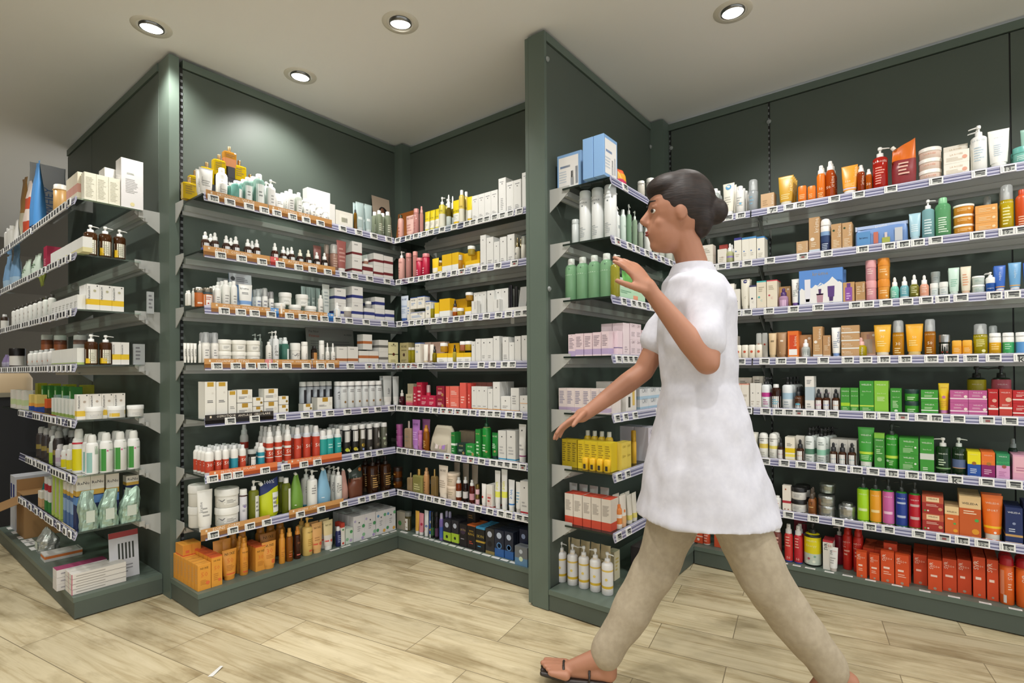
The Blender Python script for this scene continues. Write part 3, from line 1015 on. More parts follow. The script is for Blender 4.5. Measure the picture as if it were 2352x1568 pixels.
def strip(bay, k, px0, px1, col, words, desc):
    z = shelf_z(bay, k)
    py = row_y(bay, px0, z, -.008)
    s0, _ = hit(bay, px0, py, -.004); s1, _ = hit(bay, px1, py, -.004)
    w = s1 - s0; h = .019
    mb = MB(); m = mat(col, 'b')
    mb.box(-w / 2, w / 2, -.0009, 0, -.013, h, m)
    mb.box(-w / 2, w / 2, -.0016, -.0010, -.033, -.006, glass_strip(col))
    sf = lambda x, z_, e: (x, -.0009 - e, z_)
    put_patch(mb, -w / 2 + .02, -w / 2 + .028, .004, .014, mat('e9d9c2', 'b'), sf)
    x = -w / 2 + .05
    for wd, wid in words:
        if wid > 0: put_text(mb, wd, x + wid / 2, .0085, wid, mat('f3ebdf', 'b'), sf)
        x += abs(wid) + .012
    xx, yy = world_of(bay, (s0 + s1) / 2, -.0035)
    o = mb.build('shelf_strip', loc=(xx, yy, z), rotz=rot_of(bay))
    return tag(o, '%s, %s, %s' % (desc, SHELFNAME[k], BAYNAME[bay]), 'shelf strip')


def glass_strip(col):
    return mat(col, 'k')
DATA = r'''
@E7
cap 1596 1612 464 1 |c:e9e0cc l:.2,.5,b8ae98,3|cream small bottle
cap 1614 1632 454 1 |c:cdd3cc m:g L:.4,.15,.6,e4e4de|clear small bottle
cap 1634 1654 434 1 r=2 |c:c3cbc8 m:g L:.42,.15,.6,e6e6e0 o:0,.66,.2,7fb0cf|clear bottle with white cap
tube 1658 1686 422 1 r=3 |c:ece8d8 l:.3,.6,b9b5a8,4 o:0,.88,.25,5f9cc6|cream tube with blue arc
cap 1690 1712 428 1 r=3 |c:f0efe9 l:.25,.6,b5b5b0,4 o:.1,.35,.12,6fb4d6|white flask with blue dot
over 1719 1742 414 1 |c:b7bdc0 m:g l:.2,.5,86a9bd,3|clear mist bottle with domed cap
box 1747 1778 444 1 |c:d0ad85 b:.0,.12,ead9c2 v:krème,.55,.6,efe3d2,.36 l:.2,.6,b08f68,3,.25,-.1|small kraft carton
tube 1786 1823 405 1 r=4 dep=.03 |c:d3a437 k:e9e4d2 v:krème,.65,.4,f0dfae,.3 l:.2,.4,ead08a,3|golden tube
stick 1833 1853 428 1 |c:ee7d1c l:.2,.5,f4c08a,3|orange stick, first
stick 1855 1874 428 1 |c:f08122 l:.2,.5,f4c08a,3|orange stick, second
spray 1876 1897 381 1 r=2 |c:ea7a1a k:f4f2ec t:50,.3,.4,fbe3c0 l:.05,.2,f7c890,3|orange spray bottle
spray 1897 1918 371 1 r=3 |c:c2500e m:g k:f4f2ec v:krème,.42,.3,f6e2cc,.25 t:50,.28,.45,f9e0c4,-.2|amber spray bottle
tube 1931 1971 381 1 r=2 dep=.035 |c:f0a02a k:f2f0ea v:krème,.75,.35,f6dca8,.34 t:50+,.45,.34,fbe9c8,-.1 b:.17,.22,cfc6d6 l:.26,.38,f8cf86,3|orange yellow tube marked fifty
spray 1969 1987 380 1 r=2 |c:a63f0c m:g k:f3f1ec v:krème,.42,.34,f3dcc6,.2|dark amber spray bottle
spray 1988 2003 389 1 r=2 |c:c8600f m:g k:f3f1ec t:50,.3,.6,f8e2c8|small amber spray bottle
pump 2004 2040 339 1 |c:c3281c m:g k:f1efea n:r t:LA_ROSÉE,.64,.86,f6dcd2 l:.1,.52,f0a596,7|red pump bottle
pouch 2046 2106 321 1 dep=.05 |c:8f3236 k:f1ece2 n:s b:.55,1,e0701c l:.2,.5,e4b9a8,4,.25,.05|wine red refill pouch with orange top
jar 2109 2164 344 1 st=3 |c:e9d3c4 k:f3f0e8 t:LA_ROSÉE,.4,.5,e8a184|peach jar with white lid
box 2167 2227 346,340 1 st=2 dep=.06 |c:f1ece0 t:LA_ROSÉE,.72,.5,d9c0a4 l:.15,.5,d8ccb8,4,.35,-.05 o:.32,.4,.1,e3a78e|cream flat carton
box 2167 2224 334 1 d=.09 dep=.05 |c:ece6d8 t:LA_ROSÉE,.9,.5,d9c0a4|cream carton standing behind the flat ones
pump 2229 2268 289 1 r=2 |c:f3f3ee k:f6f6f2 n:l t:LA_ROSÉE,.66,.8,c6d3dc l:.2,.52,b9cbd6,6|large white pump bottle
tube 2269 2322 298 1 dep=.045 |c:f3f3ee k:f3f3ee t:LA_ROSÉE,.8,.4,cfd6dc l:.3,.62,bccbd6,6,.24|large white tube
jar 2324 2372 340 1 r=2 |c:7cc3b6 k:67b5aa l:.2,.5,cfe9e2,3|teal jar at the frame edge
tube 2344 2384 296 1 d=.10 |c:9fcdbd k:e8eee8|mint tube behind the teal jar
@E6
box 1592 1607 563 1 |c:efe9dc l:.2,.7,bdb6a8,4|slim cream carton
box 1609 1637 563 1 st=2 |c:efe9dc l:.2,.7,bdb6a8,3 o:-.2,.4,.05,8a8a88|stacked cream carton
box 1648 1668 572 1 |c:efe9dc l:.15,.5,c8bfae,3 o:.05,.45,.08,b09a88|short cream carton
box 1652 1672 562 1 d=.07 |c:a8443c|red brown carton behind cream one
drop 1669 1685 559 1 r=2 |c:cfd3a0 m:g k:f1f1ee b:.28,.36,9a86c8|clear serum bottle with white bulb
box 1686 1703 546 1 r=2 |c:f0ecdf b:.9,1,3c3e8c o:-.25,.45,.1,4a78b4 l:.2,.35,c8c2b4,2|white carton with navy cap band
box 1704 1737 545,543 2 r=2 |c:f0ecdf b:.92,1,4d8ec6 o:-.2,.42,.1,4a7ec4 l:.2,.35,c8c2b4,2|white carton with blue cap band
box 1738 1756 543 1 r=2 |c:f0ecdf b:.93,1,3f86c4 o:-.2,.45,.12,42689e l:.1,.3,c8c2b4,3|white carton with blue arc, rightmost
box 1829 1856 554 1 |c:c9a479 b:0,.1,dfe9f2 l:.3,.8,e8d4b6,4,.28,-.08 v:krème,.6,.5,e6d4bb,.38|short kraft carton
box 1858 1883 499 1 r=2 |c:c29a6c b:0,.09,cfdbe6 v:krème,.76,.4,f1e4d0,.2 o:-.18,.38,.2,efe6da l:.15,.3,e6d2b4,3|tall kraft carton
dome 1884 1908 503 1 r=2 dep=.04 |c:f0efec k:efeeea b:0,.28,21315c b:.28,.48,2d4470 b:.48,.6,85a7d0 l:.05,.25,c3cfe0,4|foam bottle with navy sleeve
box 1909 1933 514 1 r=2 |c:c49c6e b:0,.08,e6d9c6 v:krème,.7,.42,f1e4d0,.25 o:-.25,.75,.12,2f4a2a l:.1,.4,e6d2b4,5|kraft carton with green leaf mark
box 1934 1957 511 1 r=2 |c:c49c6e b:0,.08,e6d9c6 v:krème,.7,.42,f1e4d0,.25 o:-.25,.8,.12,2f4a2a l:.1,.4,e6d2b4,5|kraft carton with leaf mark beside blue bag
tube 2087 2116 490 1 dep=.03 |c:a9cfdc k:bcd8e2 l:.3,.6,d6e8ee,4|pale blue tube
pump 2117 2147 459 1 |c:8fbfc4 m:g k:eef0ee n:r l:.1,.5,dcecee,6|blue green pump bottle
cap 2147 2185 455 1 |c:6fb67e m:g k:8fcf9c l:.1,.5,dcefdc,7|green rounded bottle
jar 2188 2239 473 1 st=3 |c:e39a34 k:f0ece0 n:s l:.3,.6,f4c987,2 o:.25,.5,.07,f2cf98|orange jar with white lid
box 2240 2292 471,467 1 st=3 dep=.06 |c:e6a65a l:.2,.7,f2cd98,3,.3,-.05 o:.33,.5,.08,f4d6a8|flat apricot carton
over 2258 2278 452 1 d=.12 |c:e6c64a m:g|small clear capped bottle behind apricot cartons
over 2296 2329 426 1 r=2 |c:d6bd1e m:g t:LA_ROSÉE,.6,.8,f4ecb0 l:.08,.5,f1eaa8,6|yellow oil bottle with clear cap
cap 2331 2366 436 1 |c:d3511a k:cf4a22 l:.05,.3,f2c0a0,4|orange red bottle at frame edge
@E5
box 1629 1650 657 1 |c:ece8de l:.2,.7,c6c0b4,4|pale carton nearest the person
box 1651 1662 657 1 |c:ece8de o:0,.4,.1,8c8c90|slim pale carton
tube 1663 1686 652 1 r=2 |c:eee9dd k:eee9dd l:.3,.7,c9c2b2,3|cream tube
box 1684 1699 664 1 |c:efebe0 o:0,.3,.16,8a8a90 v:C,.4,.12,8f8f92|short cream carton with round mark
tube 1700 1722 641 1 r=2 |c:e9e4d4 k:e9e4d4 o:0,.92,.22,3c3e78 t:C,.4,.2,b8b0a0|cream tube with navy arc
box 1721 1737 655 1 r=2 |c:f1ede2 b:.93,1,3a3a66 o:-.1,.45,.14,3c3c58 t:C,.3,.25,a8a4a0|cream carton with navy dot
box 1738 1760 645 1 r=2 |c:eae0ca b:.95,1,48b4b4 o:-.25,.42,.12,55b8b4 t:C,.3,.2,7ec0bc l:.6,.8,b9ae98,3|cream carton with teal dot
box 1761 1785 643 1 r=2 |c:eae0ca b:.96,1,d8505c o:-.25,.46,.1,c84a58 t:C,.36,.2,d88e92 l:.65,.82,b9ae98,3|cream carton with red dot
box 1788 1816 658 1 d=.06 |c:c69a68 o:.3,.86,.1,eadcc8|kraft carton behind the lilac serum
drop 1789 1811 662 1 w=.045 |c:c59ec0 m:g k:4a2a66 L:.45,.05,.38,dcb9d6|lilac square serum bottle
tube 1817 1835 641 1 r=2 dep=.025 |c:eeede8 k:6b4d94 v:krème,.66,.4,55555a,.2 l:.35,.6,a8b4b0,4|white tube with purple cap
box 1937 1943 619 1 d=.05 |c:5a82b8 b:.9,1,6a94c8|blue carton edge behind the mountain gift box
box 1936 1963 648 1 |c:c49a66 L:.3,.1,.75,8c50a8 L:.16,.75,.95,6a3a88 l:.15,.5,d8b4e0,3,.2|kraft carton with purple flask picture
box 1965 1987 647 1 |c:b8905f v:krème,.7,.42,f0e2cc,.3 l:.35,.8,dcc4a2,4,.25,-.1 b:0,.1,cdb6a6|kraft carton beside pink jars
jar 1988 2014 599 1 st=2 |c:d99aa2 k:e3a7aa l:.3,.6,f0d0cc,3|pink jar, stacked
jar 2016 2044 594 1 st=2 r=2 |c:e89a38 k:e3902c l:.3,.5,f6cf96,2 o:.25,.2,.1,f3cf9a|orange jar, stacked
drop 2045 2065 637 1 r=2 |c:7ccab4 k:efefe9 l:.1,.4,d6efe6,4|mint serum bottle
drop 2067 2088 635 1 r=2 |c:6aa8b4 k:eeefec b:0,.1,f0f0ee l:.2,.5,c6e0e4,4|blue serum bottle
drop 2089 2111 631 1 r=2 |c:8c8a34 m:g k:f0f0ec l:.2,.5,d6d6a8,4 o:.3,.15,.12,dede9a|olive serum bottle
drop 2112 2134 632 1 r=2 |c:dc9c80 k:f1efea b:0,.08,f3f0ea l:.2,.5,f4d4c4,4|peach serum bottle
jar 2136 2155 651 1 |c:dfe6e4 k:eef0ec l:.2,.5,b4c4c4,2|white small jar
jar 2157 2178 648 1 r=2 |c:e2e6e2 k:eceee8 l:.2,.5,b4c4c4,2|white jar beside the mint tubes
jar 2138 2160 625 1 d=.08 st=2 |c:d3dcdc k:c9d2d0 l:.3,.6,b0c0c4,2|grey white jar stacked behind small jars
tube 2178 2205 615 1 r=3 dep=.03 |c:c6e0d2 k:d6e6dc l:.3,.6,92c2ac,4|pale mint tube
tube 2206 2232 612 1 r=2 dep=.03 |c:e4dcc6 k:e6c2a4 l:.3,.75,dca07c,5|cream tube with coral print
jar 2232 2262 635 1 st=2 r=2 |c:cfdcd6 k:eef0ec n:s l:.3,.6,a8c0b8,2|pale green jar, stacked
pump 2264 2286 625 1 r=2 |c:f0f0ec k:f2f2ee n:l b:0,.46,1f56a8 t:respire,.2,.7,eef4fa|white pump bottle with blue base
tube 2283 2312 610 1 dep=.03 r=2 |c:3668c0 k:eeeef0 v:respire,.6,.32,cfe0f6 b:.17,.21,d8963c|bright blue tube
tube 2316 2348 603 1 dep=.03 |c:6ea6d2 k:eeeef0 v:respire,.6,.3,cfe6f4 b:.17,.21,d8a45c|sky blue tube
tube 2350 2378 603 1 dep=.03 |c:2f5cb4 k:eeeef0|bright blue tube cut by the frame
@E4
box 1634 1653 771 1 |c:e8dfd0 l:.2,.6,c0b4a2,3|cream carton nearest the person
tube 1654 1668 775 1 |c:b09070 k:ece6da l:.3,.6,d8c4ac,2|tan tube in front of pale carton
tube 1670 1685 773 1 |c:b59776 k:ece6da l:.3,.6,d8c4ac,2|tan tube, second
box 1672 1695 772 1 d=.06 |c:e4dcd0|pale carton behind the tan tubes
stick 1687 1750 792 4 |c:efe6d2 k:f3efe2 o:0,.5,.2,d05a3c|cream stick with red mark
stick 1736 1763 765 2 d=.08 |c:e0dbcf k:dfe0dc o:0,.55,.18,cf5a40|tall cream stick with red mark
tube 1764 1783 765 1 dep=.025 |c:d8bd94 k:c9b48e t:k,.1,.5,f4ead8 l:.6,.75,8d7a5c,1,.2|beige tube standing on cap
tube 1785 1807 764 1 dep=.025 |c:b08a64 k:a47e58 t:k,.1,.5,f0e2cf l:.6,.75,f0e2cf,1,.2|brown tube standing on cap
box 1783 1808 763 1 d=.06 |c:c29a70|kraft carton behind the beige and brown tubes
box 1809 1834 760 1 r=2 |c:e8742a b:0,.08,f09a3c L:.38,.1,.32,f4f2ee L:.32,.32,.85,d4481c v:krème,.62,.36,f7d8b8,.2|orange carton with white tube picture
box 1836 1865 769 1 d=.05 |c:bf9362 o:.3,.84,.12,efe6d8|kraft carton behind clear serum
drop 1840 1862 779 1 |c:c4ccc8 m:g k:f2f2f0 L:.45,.05,.5,eceeea v:krème,.3,.3,66686a,.25|clear square serum bottle
box 1867 1889 750 1 r=2 |c:c09564 b:0,.09,e0e4e8 v:krème,.76,.34,f2e6d2,.2 o:-.2,.5,.18,f0e8dc l:.2,.42,dcc4a0,4|tall kraft carton with round seal
box 1890 1907 770 1 r=2 |c:ba8e60 b:0,.1,e6dac8 v:krème,.72,.4,f2e6d2,.25 l:.3,.55,dcc4a0,4|short kraft carton
tube 1909 1931 752 1 r=2 dep=.025 |c:eeeeea k:7a9ad0 v:krème,.66,.4,5a6f9e,.2 l:.3,.55,9aa6b8,4|white tube with blue cap
box 1932 1974 748,747 1 st=4 dep=.05 |c:c39a6c b:0,.16,e9ebe6 t:krème,.66,.45,f3e8d6,-.2 l:.25,.5,e0caa8,2,.35|wide kraft carton, stacked
box 1977 2012 762 1 d=.06 |c:c19a78 b:0,.1,e4b8ae L:.28,.15,.7,b09e8e L:.1,.7,.9,a88074 o:.36,.86,.1,efe8de|kraft carton behind yellow serum
drop 1963 1990 775 1 w=.052 |c:c3b00f m:g k:e8b9b0 v:krème,.3,.36,f0ecd8,.15|yellow square serum bottle
tube 2006 2048 746 1 dep=.04 |c:f0b52c k:e8dfc6 t:LA_ROSÉE,.9,.62,f4d67a t:30,.62,.22,fbe7b6 L:.16,.79,.84,f2efe0 l:.3,.5,f6d98c,3|yellow sun tube marked thirty
over 2050 2077 736 1 r=2 |c:d0901a m:g t:LA_ROSÉE,.58,.8,f4e0b0 t:30,.34,.4,fbeed0 l:.06,.24,f0d8a0,3|amber sun spray marked thirty
tube 2079 2122 744 1 dep=.04 |c:f0ae20 k:e0c684 t:LA_ROSÉE,.9,.62,f4d67a t:50,.58,.22,fbe7b6 l:.3,.5,f6d98c,3|yellow sun tube marked fifty
over 2123 2150 733 1 r=2 |c:b8720f m:g t:LA_ROSÉE,.58,.8,f4e0b0 t:50,.34,.4,fbeed0 l:.06,.24,f0d8a0,3|amber sun spray marked fifty
jar 2156 2183 769 1 r=2 |c:1f2c20 m:g k:c2c4c2 K:m L:.47,.03,.55,f0eeea t:SOLAIRE,.45,.7,2e3238 o:-.2,.15,.1,7a2c20 o:.2,.15,.1,8a3a20|dark glass capsule jar with white label
stick 2186 2234 782,781 2 |c:eaa01c k:efb13a b:0,.08,f0ece0 l:.2,.5,f6d290,3|yellow stick
over 2235 2269 744 1 |c:b8aa0c m:g t:LA_ROSÉE,.6,.8,ece4a4 l:.25,.5,e6e09a,4 o:.2,.12,.14,ece8a8|wide yellow oil bottle
over 2270 2292 748 1 d=.08 |c:c4c8c6 m:g|clear capped bottle behind the yellow roll on
wide 2271 2300 765 1 dep=.045 |c:f0b51e k:f2f2ee n:s l:.2,.5,f6d88a,3 b:.55,.84,f2f2ee|yellow roll on with white top
wide 2302 2330 764 1 dep=.045 |c:3da864 k:f2f2ee l:.2,.5,b0e0c0,3 b:.55,.84,f2f2ee b:0,.05,1c6e3c|green roll on with white top
wide 2332 2362 763 1 dep=.045 |c:5e9bd6 k:f2f2ee b:.55,.84,f2f2ee b:0,.05,2c66b0|blue roll on with white top
@E3
box 1666 1686 892 1 |c:e9e6df l:.2,.6,c8c4bc,3|pale carton nearest the person
box 1687 1720 881 2 r=2 |c:ece6da b:.95,1,e0a08c l:.2,.6,c8bfb0,2|cream carton with coral edge
box 1693 1727 867 1 d=.10 |c:e6ddcc L:.42,.7,.95,efe8da l:.72,.9,8c8478,3|wide cream carton behind
box 1723 1748 880 2 r=2 |c:ebe8df o:0,.6,.1,55585c l:.1,.3,c8c0b4,2|cream carton with black dot
box 1729 1753 864 1 d=.10 |c:e4dece l:.7,.9,77736a,3|wide cream carton behind the dotted pair
pump 1750 1769 866 1 r=2 |c:e6eaec k:2c2e30 n:r b:.36,.5,c03c8e l:.1,.3,b06090,3|white pump bottle with magenta band
cap 1771 1795 882 1 |c:3a1d10 m:g k:e6e6e2 L:.48,.04,.5,eeeeea l:.15,.4,6fb4cc,3|amber bottle with white label
pump 1797 1822 866 1 r=4 sh=-.006 |c:e4e9ea k:1d1f20 n:l b:.3,.5,a9c6d8 l:.1,.25,9aa8b0,2|white pump bottle with pale blue band
drop 1824 1844 888 1 r=3 |c:5a3212 m:g k:17181a L:.48,.04,.5,e4ecee l:.15,.3,5fb0c8,1|amber dropper with blue printed label
box 1849 1870 864 1 r=3 |c:e9e6e0 b:.28,.68,b4c4ce l:.76,.9,8a8e90,3 l:.05,.2,a8aaac,2|tall white carton with blue grey panel
drop 1872 1889 893 1 w=.036 |c:4a2510 m:g k:1b1c1e L:.48,.04,.46,eeeeec t:BLEM,.24,.7,c86aa4|amber dropper with pink word
drop 1889 1907 893 1 w=.036 |c:4a2510 m:g k:1b1c1e L:.48,.04,.46,eeeeec t:SERUM,.24,.7,4a6ec4|amber dropper with blue word
drop 1911 1929 893 1 w=.036 |c:4a2510 m:g k:1b1c1e L:.48,.04,.46,eeeeec t:SERUM,.24,.7,d08a4a|amber dropper with orange word
box 1872 1930 890 3 d=.05 |c:e2e0da o:.2,.75,.1,b89ab0|white carton behind the amber droppers
box 1931 1952 891 1 r=3 |c:3f9433 b:.22,.36,a4cf28 t:WELEDA,.86,.8,dff0d4 t:Skin_Food,.66,.75,dff0d4 l:.05,.18,b4dca0,2|green carton with wide lime band
box 1953 1972 891 1 r=3 |c:3f9433 b:.2,.28,c0d860 t:WELEDA,.86,.8,dff0d4 t:Skin_Food,.66,.75,dff0d4 l:.04,.16,b4dca0,2|green carton with narrow lime band
box 1974 2007 875 1 r=3 |c:3c9630 b:.17,.21,c6dc4c t:WELEDA,.88,.72,e8f4e0 t:Skin_Food,.66,.62,d2ecc4 o:-.3,.55,.1,55a848 l:.04,.14,b4dca0,2|tall green carton
box 2008 2041 875 1 r=3 |c:88c43c t:WELEDA,.88,.66,e4f2c8 t:Skin_Food,.6,.6,d4ecac l:.35,.5,d4ecac,4|tall lime green carton
box 2045 2071 892 1 r=3 |c:3a922f t:WELEDA,.88,.72,e8f4e0 t:Skin_Food,.64,.62,d2ecc4 l:.2,.5,c4e4b4,5 o:0,.08,.16,d8ecd0|green carton with pale seal
jar 2077 2112 894 1 st=2 |c:3f9a34 k:1f3a34 l:.1,.4,d0ecc4,2|green tin jar with dark lid
box 2115 2155 896,894 1 st=2 dep=.05 |c:3c9832 t:WELEDA,.78,.55,e8f4e0 b:.26,.34,e8eee0 l:.4,.6,c4e4b4,2|green wide carton
tube 2155 2181 880 1 d=.03 dep=.028 |c:f2cf1c k:d88cc0 o:0,.55,.18,c878a0 t:WELEDA,.86,.6,e0a83a l:.2,.45,e8a840,4|yellow tube with pink cap
box 2156 2182 900 1 d=.07 |c:a03e70|magenta carton behind the yellow tube
box 2182 2268 897 2 st=2 dep=.05 |c:bd5a94 t:WELEDA,.82,.5,f4dce8 b:.28,.38,ecd4e0 o:.36,.5,.1,f0e0d8 l:.5,.66,e8b8d0,2|pink carton with white blossom
box 2270 2293 894 1 r=2 |c:b8181e t:WELEDA,.88,.75,f6dcd8 b:.24,.31,efe4dc o:.12,.58,.24,e0a898 l:.34,.42,f0c4bc,2|tall red carton
box 2295 2325 894 1 r=2 |c:c23a30 t:WELEDA,.88,.72,f6dcd8 b:.28,.35,efe4dc o:.22,.62,.24,e4c0a4 l:.38,.46,f0c4bc,2|tall brick red carton
box 2326 2366 897 1 st=2 dep=.05 |c:bc1c24 t:WELEDA,.82,.5,f6dcd8 b:.26,.35,efe4dc l:.5,.7,f0c4bc,2|wide red carton, stacked
pump 2221 2267 841 1 d=.11 |c:aaa012 k:1c201e n:r b:.72,.78,1d2a1c t:WELEDA,.62,.5,e8e4b0 t:Energy,.5,.5,d0c860|large olive yellow pump bottle
pump 2277 2324 840 1 d=.11 |c:b0505e k:1c201e n:l b:.72,.78,1d2a1c t:WELEDA,.62,.5,f0d4d4|large rose pump bottle
@E2
tube 1672 1705 972 1 |c:e0ddd8 k:dcdad4|pale tube nearest the person
drop 1699 1714 991 1 |c:e4e4e0 k:e8e8e4 L:.4,.1,.4,eaeae6|white dropper bottle
tube 1716 1738 993 1 r=2 |c:e0ded2 k:dcdacc l:.3,.7,b8b4a4,4|pale tube with grey print
dome 1743 1764 993 1 dep=.045 |c:e9e9e2 k:e9e9e2 b:.38,.56,dcc45a l:.1,.25,b0b0a4,2 l:.65,.8,9a9a94,2|white bottle with mustard band
dome 1766 1786 994 1 dep=.045 r=2 |c:e9e9e2 k:e9e9e2 b:.38,.5,e6d66a l:.1,.25,b0b0a4,2 l:.65,.8,9a9a94,2|white bottle with pale yellow band
drop 1786 1801 1006 1 w=.034 |c:3c2014 m:g k:26282a L:.48,.04,.46,eceae8 t:SERUM,.24,.6,c0708a|dark dropper beside the yellow marked carton
box 1803 1825 1004 1 r=2 |c:efe9d8 b:.32,.52,e8c818 b:.14,.26,f0dc60 l:.6,.75,8c8a80,3|white carton with yellow brush marks
drop 1829 1847 1009 1 w=.036 |c:46240f m:g k:1b1c1e L:.48,.04,.46,ecebe6 t:SERUM,.24,.6,cf8a58|amber dropper with white box behind
box 1828 1848 1001 1 d=.05 |c:e8e4da|white carton behind the single amber dropper
pump 1849 1871 982 1 r=4 sh=-.008 |c:dde3e0 k:1d1f1f n:r b:.22,.38,54806a l:.05,.18,8c9894,2 l:.5,.62,8c9894,2|white pump bottle with dark green band
pump 1876 1898 984 1 r=4 sh=-.010 |c:dce4e0 k:1d1f1f n:r b:.22,.38,8fc6ae l:.05,.18,8c9894,2 l:.5,.62,8c9894,2|white pump bottle with mint band
drop 1906 1923 1016 1 w=.036 |c:43230f m:g k:1b1c1e L:.48,.04,.46,e9e9e6 t:SERUM,.24,.6,5a88a8|amber dropper, first of the front three
drop 1926 1944 1017 1 w=.036 |c:43230f m:g k:1b1c1e L:.48,.04,.46,e9e9e6 t:SERUM,.24,.6,3f9aa8|amber dropper, middle of the front three
drop 1948 1966 1017 1 w=.036 |c:43230f m:g k:1b1c1e L:.48,.04,.46,e9e9e6 t:SERUM,.24,.6,2f8e9c|amber dropper, last of the front three
box 1907 1968 1009,1011 3 d=.05 r=3 |c:dedcd4 b:0,.5,d6dad6 o:.2,.8,.08,9aa0a0|white carton behind the three droppers
tube 1969 2009 981 1 dep=.045 |c:3d9a38 k:dfe4da t:WELEDA,.8,.62,e8f4e0 t:Skin_Food,.62,.55,d8ecd0 b:.32,.38,bcd83c l:.18,.3,b4dca4,3|large green tube
box 2008 2032 995 1 |c:7cb83c b:0,.86,3c8c34 t:WELEDA,.8,.7,e8f4e0 t:Skin_Food,.62,.66,d8ecd0 o:0,.25,.24,9cc48c l:.4,.55,c4e4b4,3|slim green carton
pump 2033 2064 974 1 r=2 |c:2c8f24 k:223026 n:r t:WELEDA,.68,.74,e8f4e0 t:Skin_Food,.55,.66,d8ecd0 b:.24,.3,bcdc4c o:-.3,.18,.1,c4d4c4 l:.08,.2,b4dca4,3,.2|green pump bottle
box 2065 2110 1007 1 st=2 r=2 dep=.06 |c:3a9632 t:WELEDA,.8,.55,e8f4e0 t:Skin_Food,.5,.4,d8ecd0 l:.1,.4,b8dcaa,4,.3 o:.34,.45,.06,e0ecdc|wide green carton, stacked
box 2113 2146 1008 1 r=3 |c:3c9634 t:WELEDA,.88,.72,e8f4e0 t:Skin_Food,.68,.6,d8ecd0 b:.38,.56,cfd6cc l:.06,.16,d8ecd0,2|green carton with grey white band
pump 2149 2184 1005 1 |c:1d3a1e m:g k:e6e6e0 n:l t:WELEDA,.56,.6,dfe8dc l:.22,.42,c8dcc0,3 b:.13,.17,7ea872|dark green pump bottle
pump 2187 2219 1005 1 |c:1d361e m:g k:c8d0c8 n:r t:WELEDA,.56,.66,dfe8dc b:.2,.42,56688e b:.18,.2,c89a7c|dark green pump bottle with blue label
box 2222 2253 1038 1 r=3 |c:eadf18 b:0,.5,1f50a4 o:0,.54,.17,9a6420 l:.12,.34,c8d4ec,3 t:WELEDA,.9,.6,f4ee90|yellow and blue carton
box 2254 2286 1039 1 r=3 |c:e8742a b:0,.5,8c1c66 o:.05,.55,.17,a8742c t:BOOST,.62,.8,f0a03c l:.12,.34,e0b4d0,3 t:WELEDA,.88,.6,f6d0b0|orange and magenta carton
box 2288 2320 1043 1 r=3 |c:2f8f5c b:0,.54,dba0cc o:.08,.5,.17,a0584c t:BOOST,.66,.9,58d078 t:WELEDA,.9,.6,e8f4ea l:.1,.32,c07cb0,3|green and pink carton
box 2326 2366 1046 1 r=3 |c:dfa4bc L:.42,.3,.95,eab6c4 l:.35,.55,c07c96,2|rose pink carton at the frame edge
spray 2316 2338 1007 1 d=.12 |c:20382a m:g k:8a9492|dark green spray bottle behind pink cartons
@E1
tube 1700 1732 1080 1 dep=.035 |c:dedad0 k:e2e0dc L:.36,.25,.7,b8aa94 o:0,.35,.1,d8ccb8|white tube with beige panel
box 1729 1744 1103 1 |c:dcdcd8 b:0,.2,a08870 l:.4,.8,a0a09c,4|white and brown carton
box 1745 1763 1105 1 r=2 |c:dcd6c8 b:0,.7,c4b090 l:.3,.6,98876a,3|white and beige carton
cap 1763 1777 1137 1 |c:e2e2de k:e4e4e0 l:.3,.5,b04048,1 L:.4,.2,.6,f0eeea|short white pill bottle, left
cap 1778 1795 1138 1 |c:e2e2de k:e4e4e0 l:.3,.5,b02c34,2 L:.4,.2,.6,f0eeea|short white pill bottle, right
box 1797 1816 1115 1 |c:ece4d8 b:.3,.4,b02c38 o:-.1,.85,.1,b06048 o:-.2,.06,.08,a05038 o:.2,.06,.08,a05038|white carton with red berries
jar 1817 1854 1118 1 st=2 |c:e4e4e0 k:1a1a1a l:.2,.5,a8a8a8,3,.3|white jar with black lid
jar 1828 1862 1113 1 st=2 d=.10 |c:d8d8d4 k:222220|white jar with black lid behind the others
drop 1856 1874 1121 1 r=2 |c:8a5226 k:504438 t:T,.42,.3,2a1810 l:.25,.3,e8cc90,1|copper dropper bottle
tin 1876 1922 1137 1 st=2 w=.072 |c:b9bcb8 l:.2,.6,888c88,2|silver tin
tin 1880 1922 1116 1 z=.104 h=.045 w=.068 d=.05 |c:a9b0a6 l:.2,.6,888c88,2|silver tin with green rim, topmost
tin 1924 1968 1160 1 w=.07 |c:c0c2c0 l:.2,.6,909490,2|wide low silver tin
tin 1932 1962 1148 1 w=.047 z=.043 h=.028 d=.03 |c:b9bcb8 l:.2,.6,888c88,2|small silver tin sitting on the wide one
pump 1969 1997 1095 1 |c:9ccc1c k:262c28 n:l b:0,.03,2c8024 b:.73,.76,2c7a28 t:WELEDA,.62,.66,e4f0b8 L:.36,.24,.3,d8e8a8|lime green lotion pump bottle
pump 1998 2025 1098 1 |c:e09a20 k:262c28 n:l b:0,.03,2c8024 b:.73,.76,2c7a28 t:WELEDA,.62,.66,f6e0b0 L:.36,.24,.3,f2d898|amber yellow lotion pump bottle
pump 2027 2055 1100 1 |c:c4609c k:262c28 n:l b:0,.03,2c8024 b:.73,.76,2c7a28 t:WELEDA,.62,.66,f4d4e6 L:.36,.24,.3,efc8dc|pink lotion pump bottle
pump 2057 2085 1103 1 |c:1c3a8c k:262c28 n:l b:0,.03,2c8024 b:.73,.76,2c7a28 t:WELEDA,.62,.66,e4e8f4 L:.36,.2,.25,b8c4dc L:.36,.5,.54,b8c4dc|navy lotion pump bottle
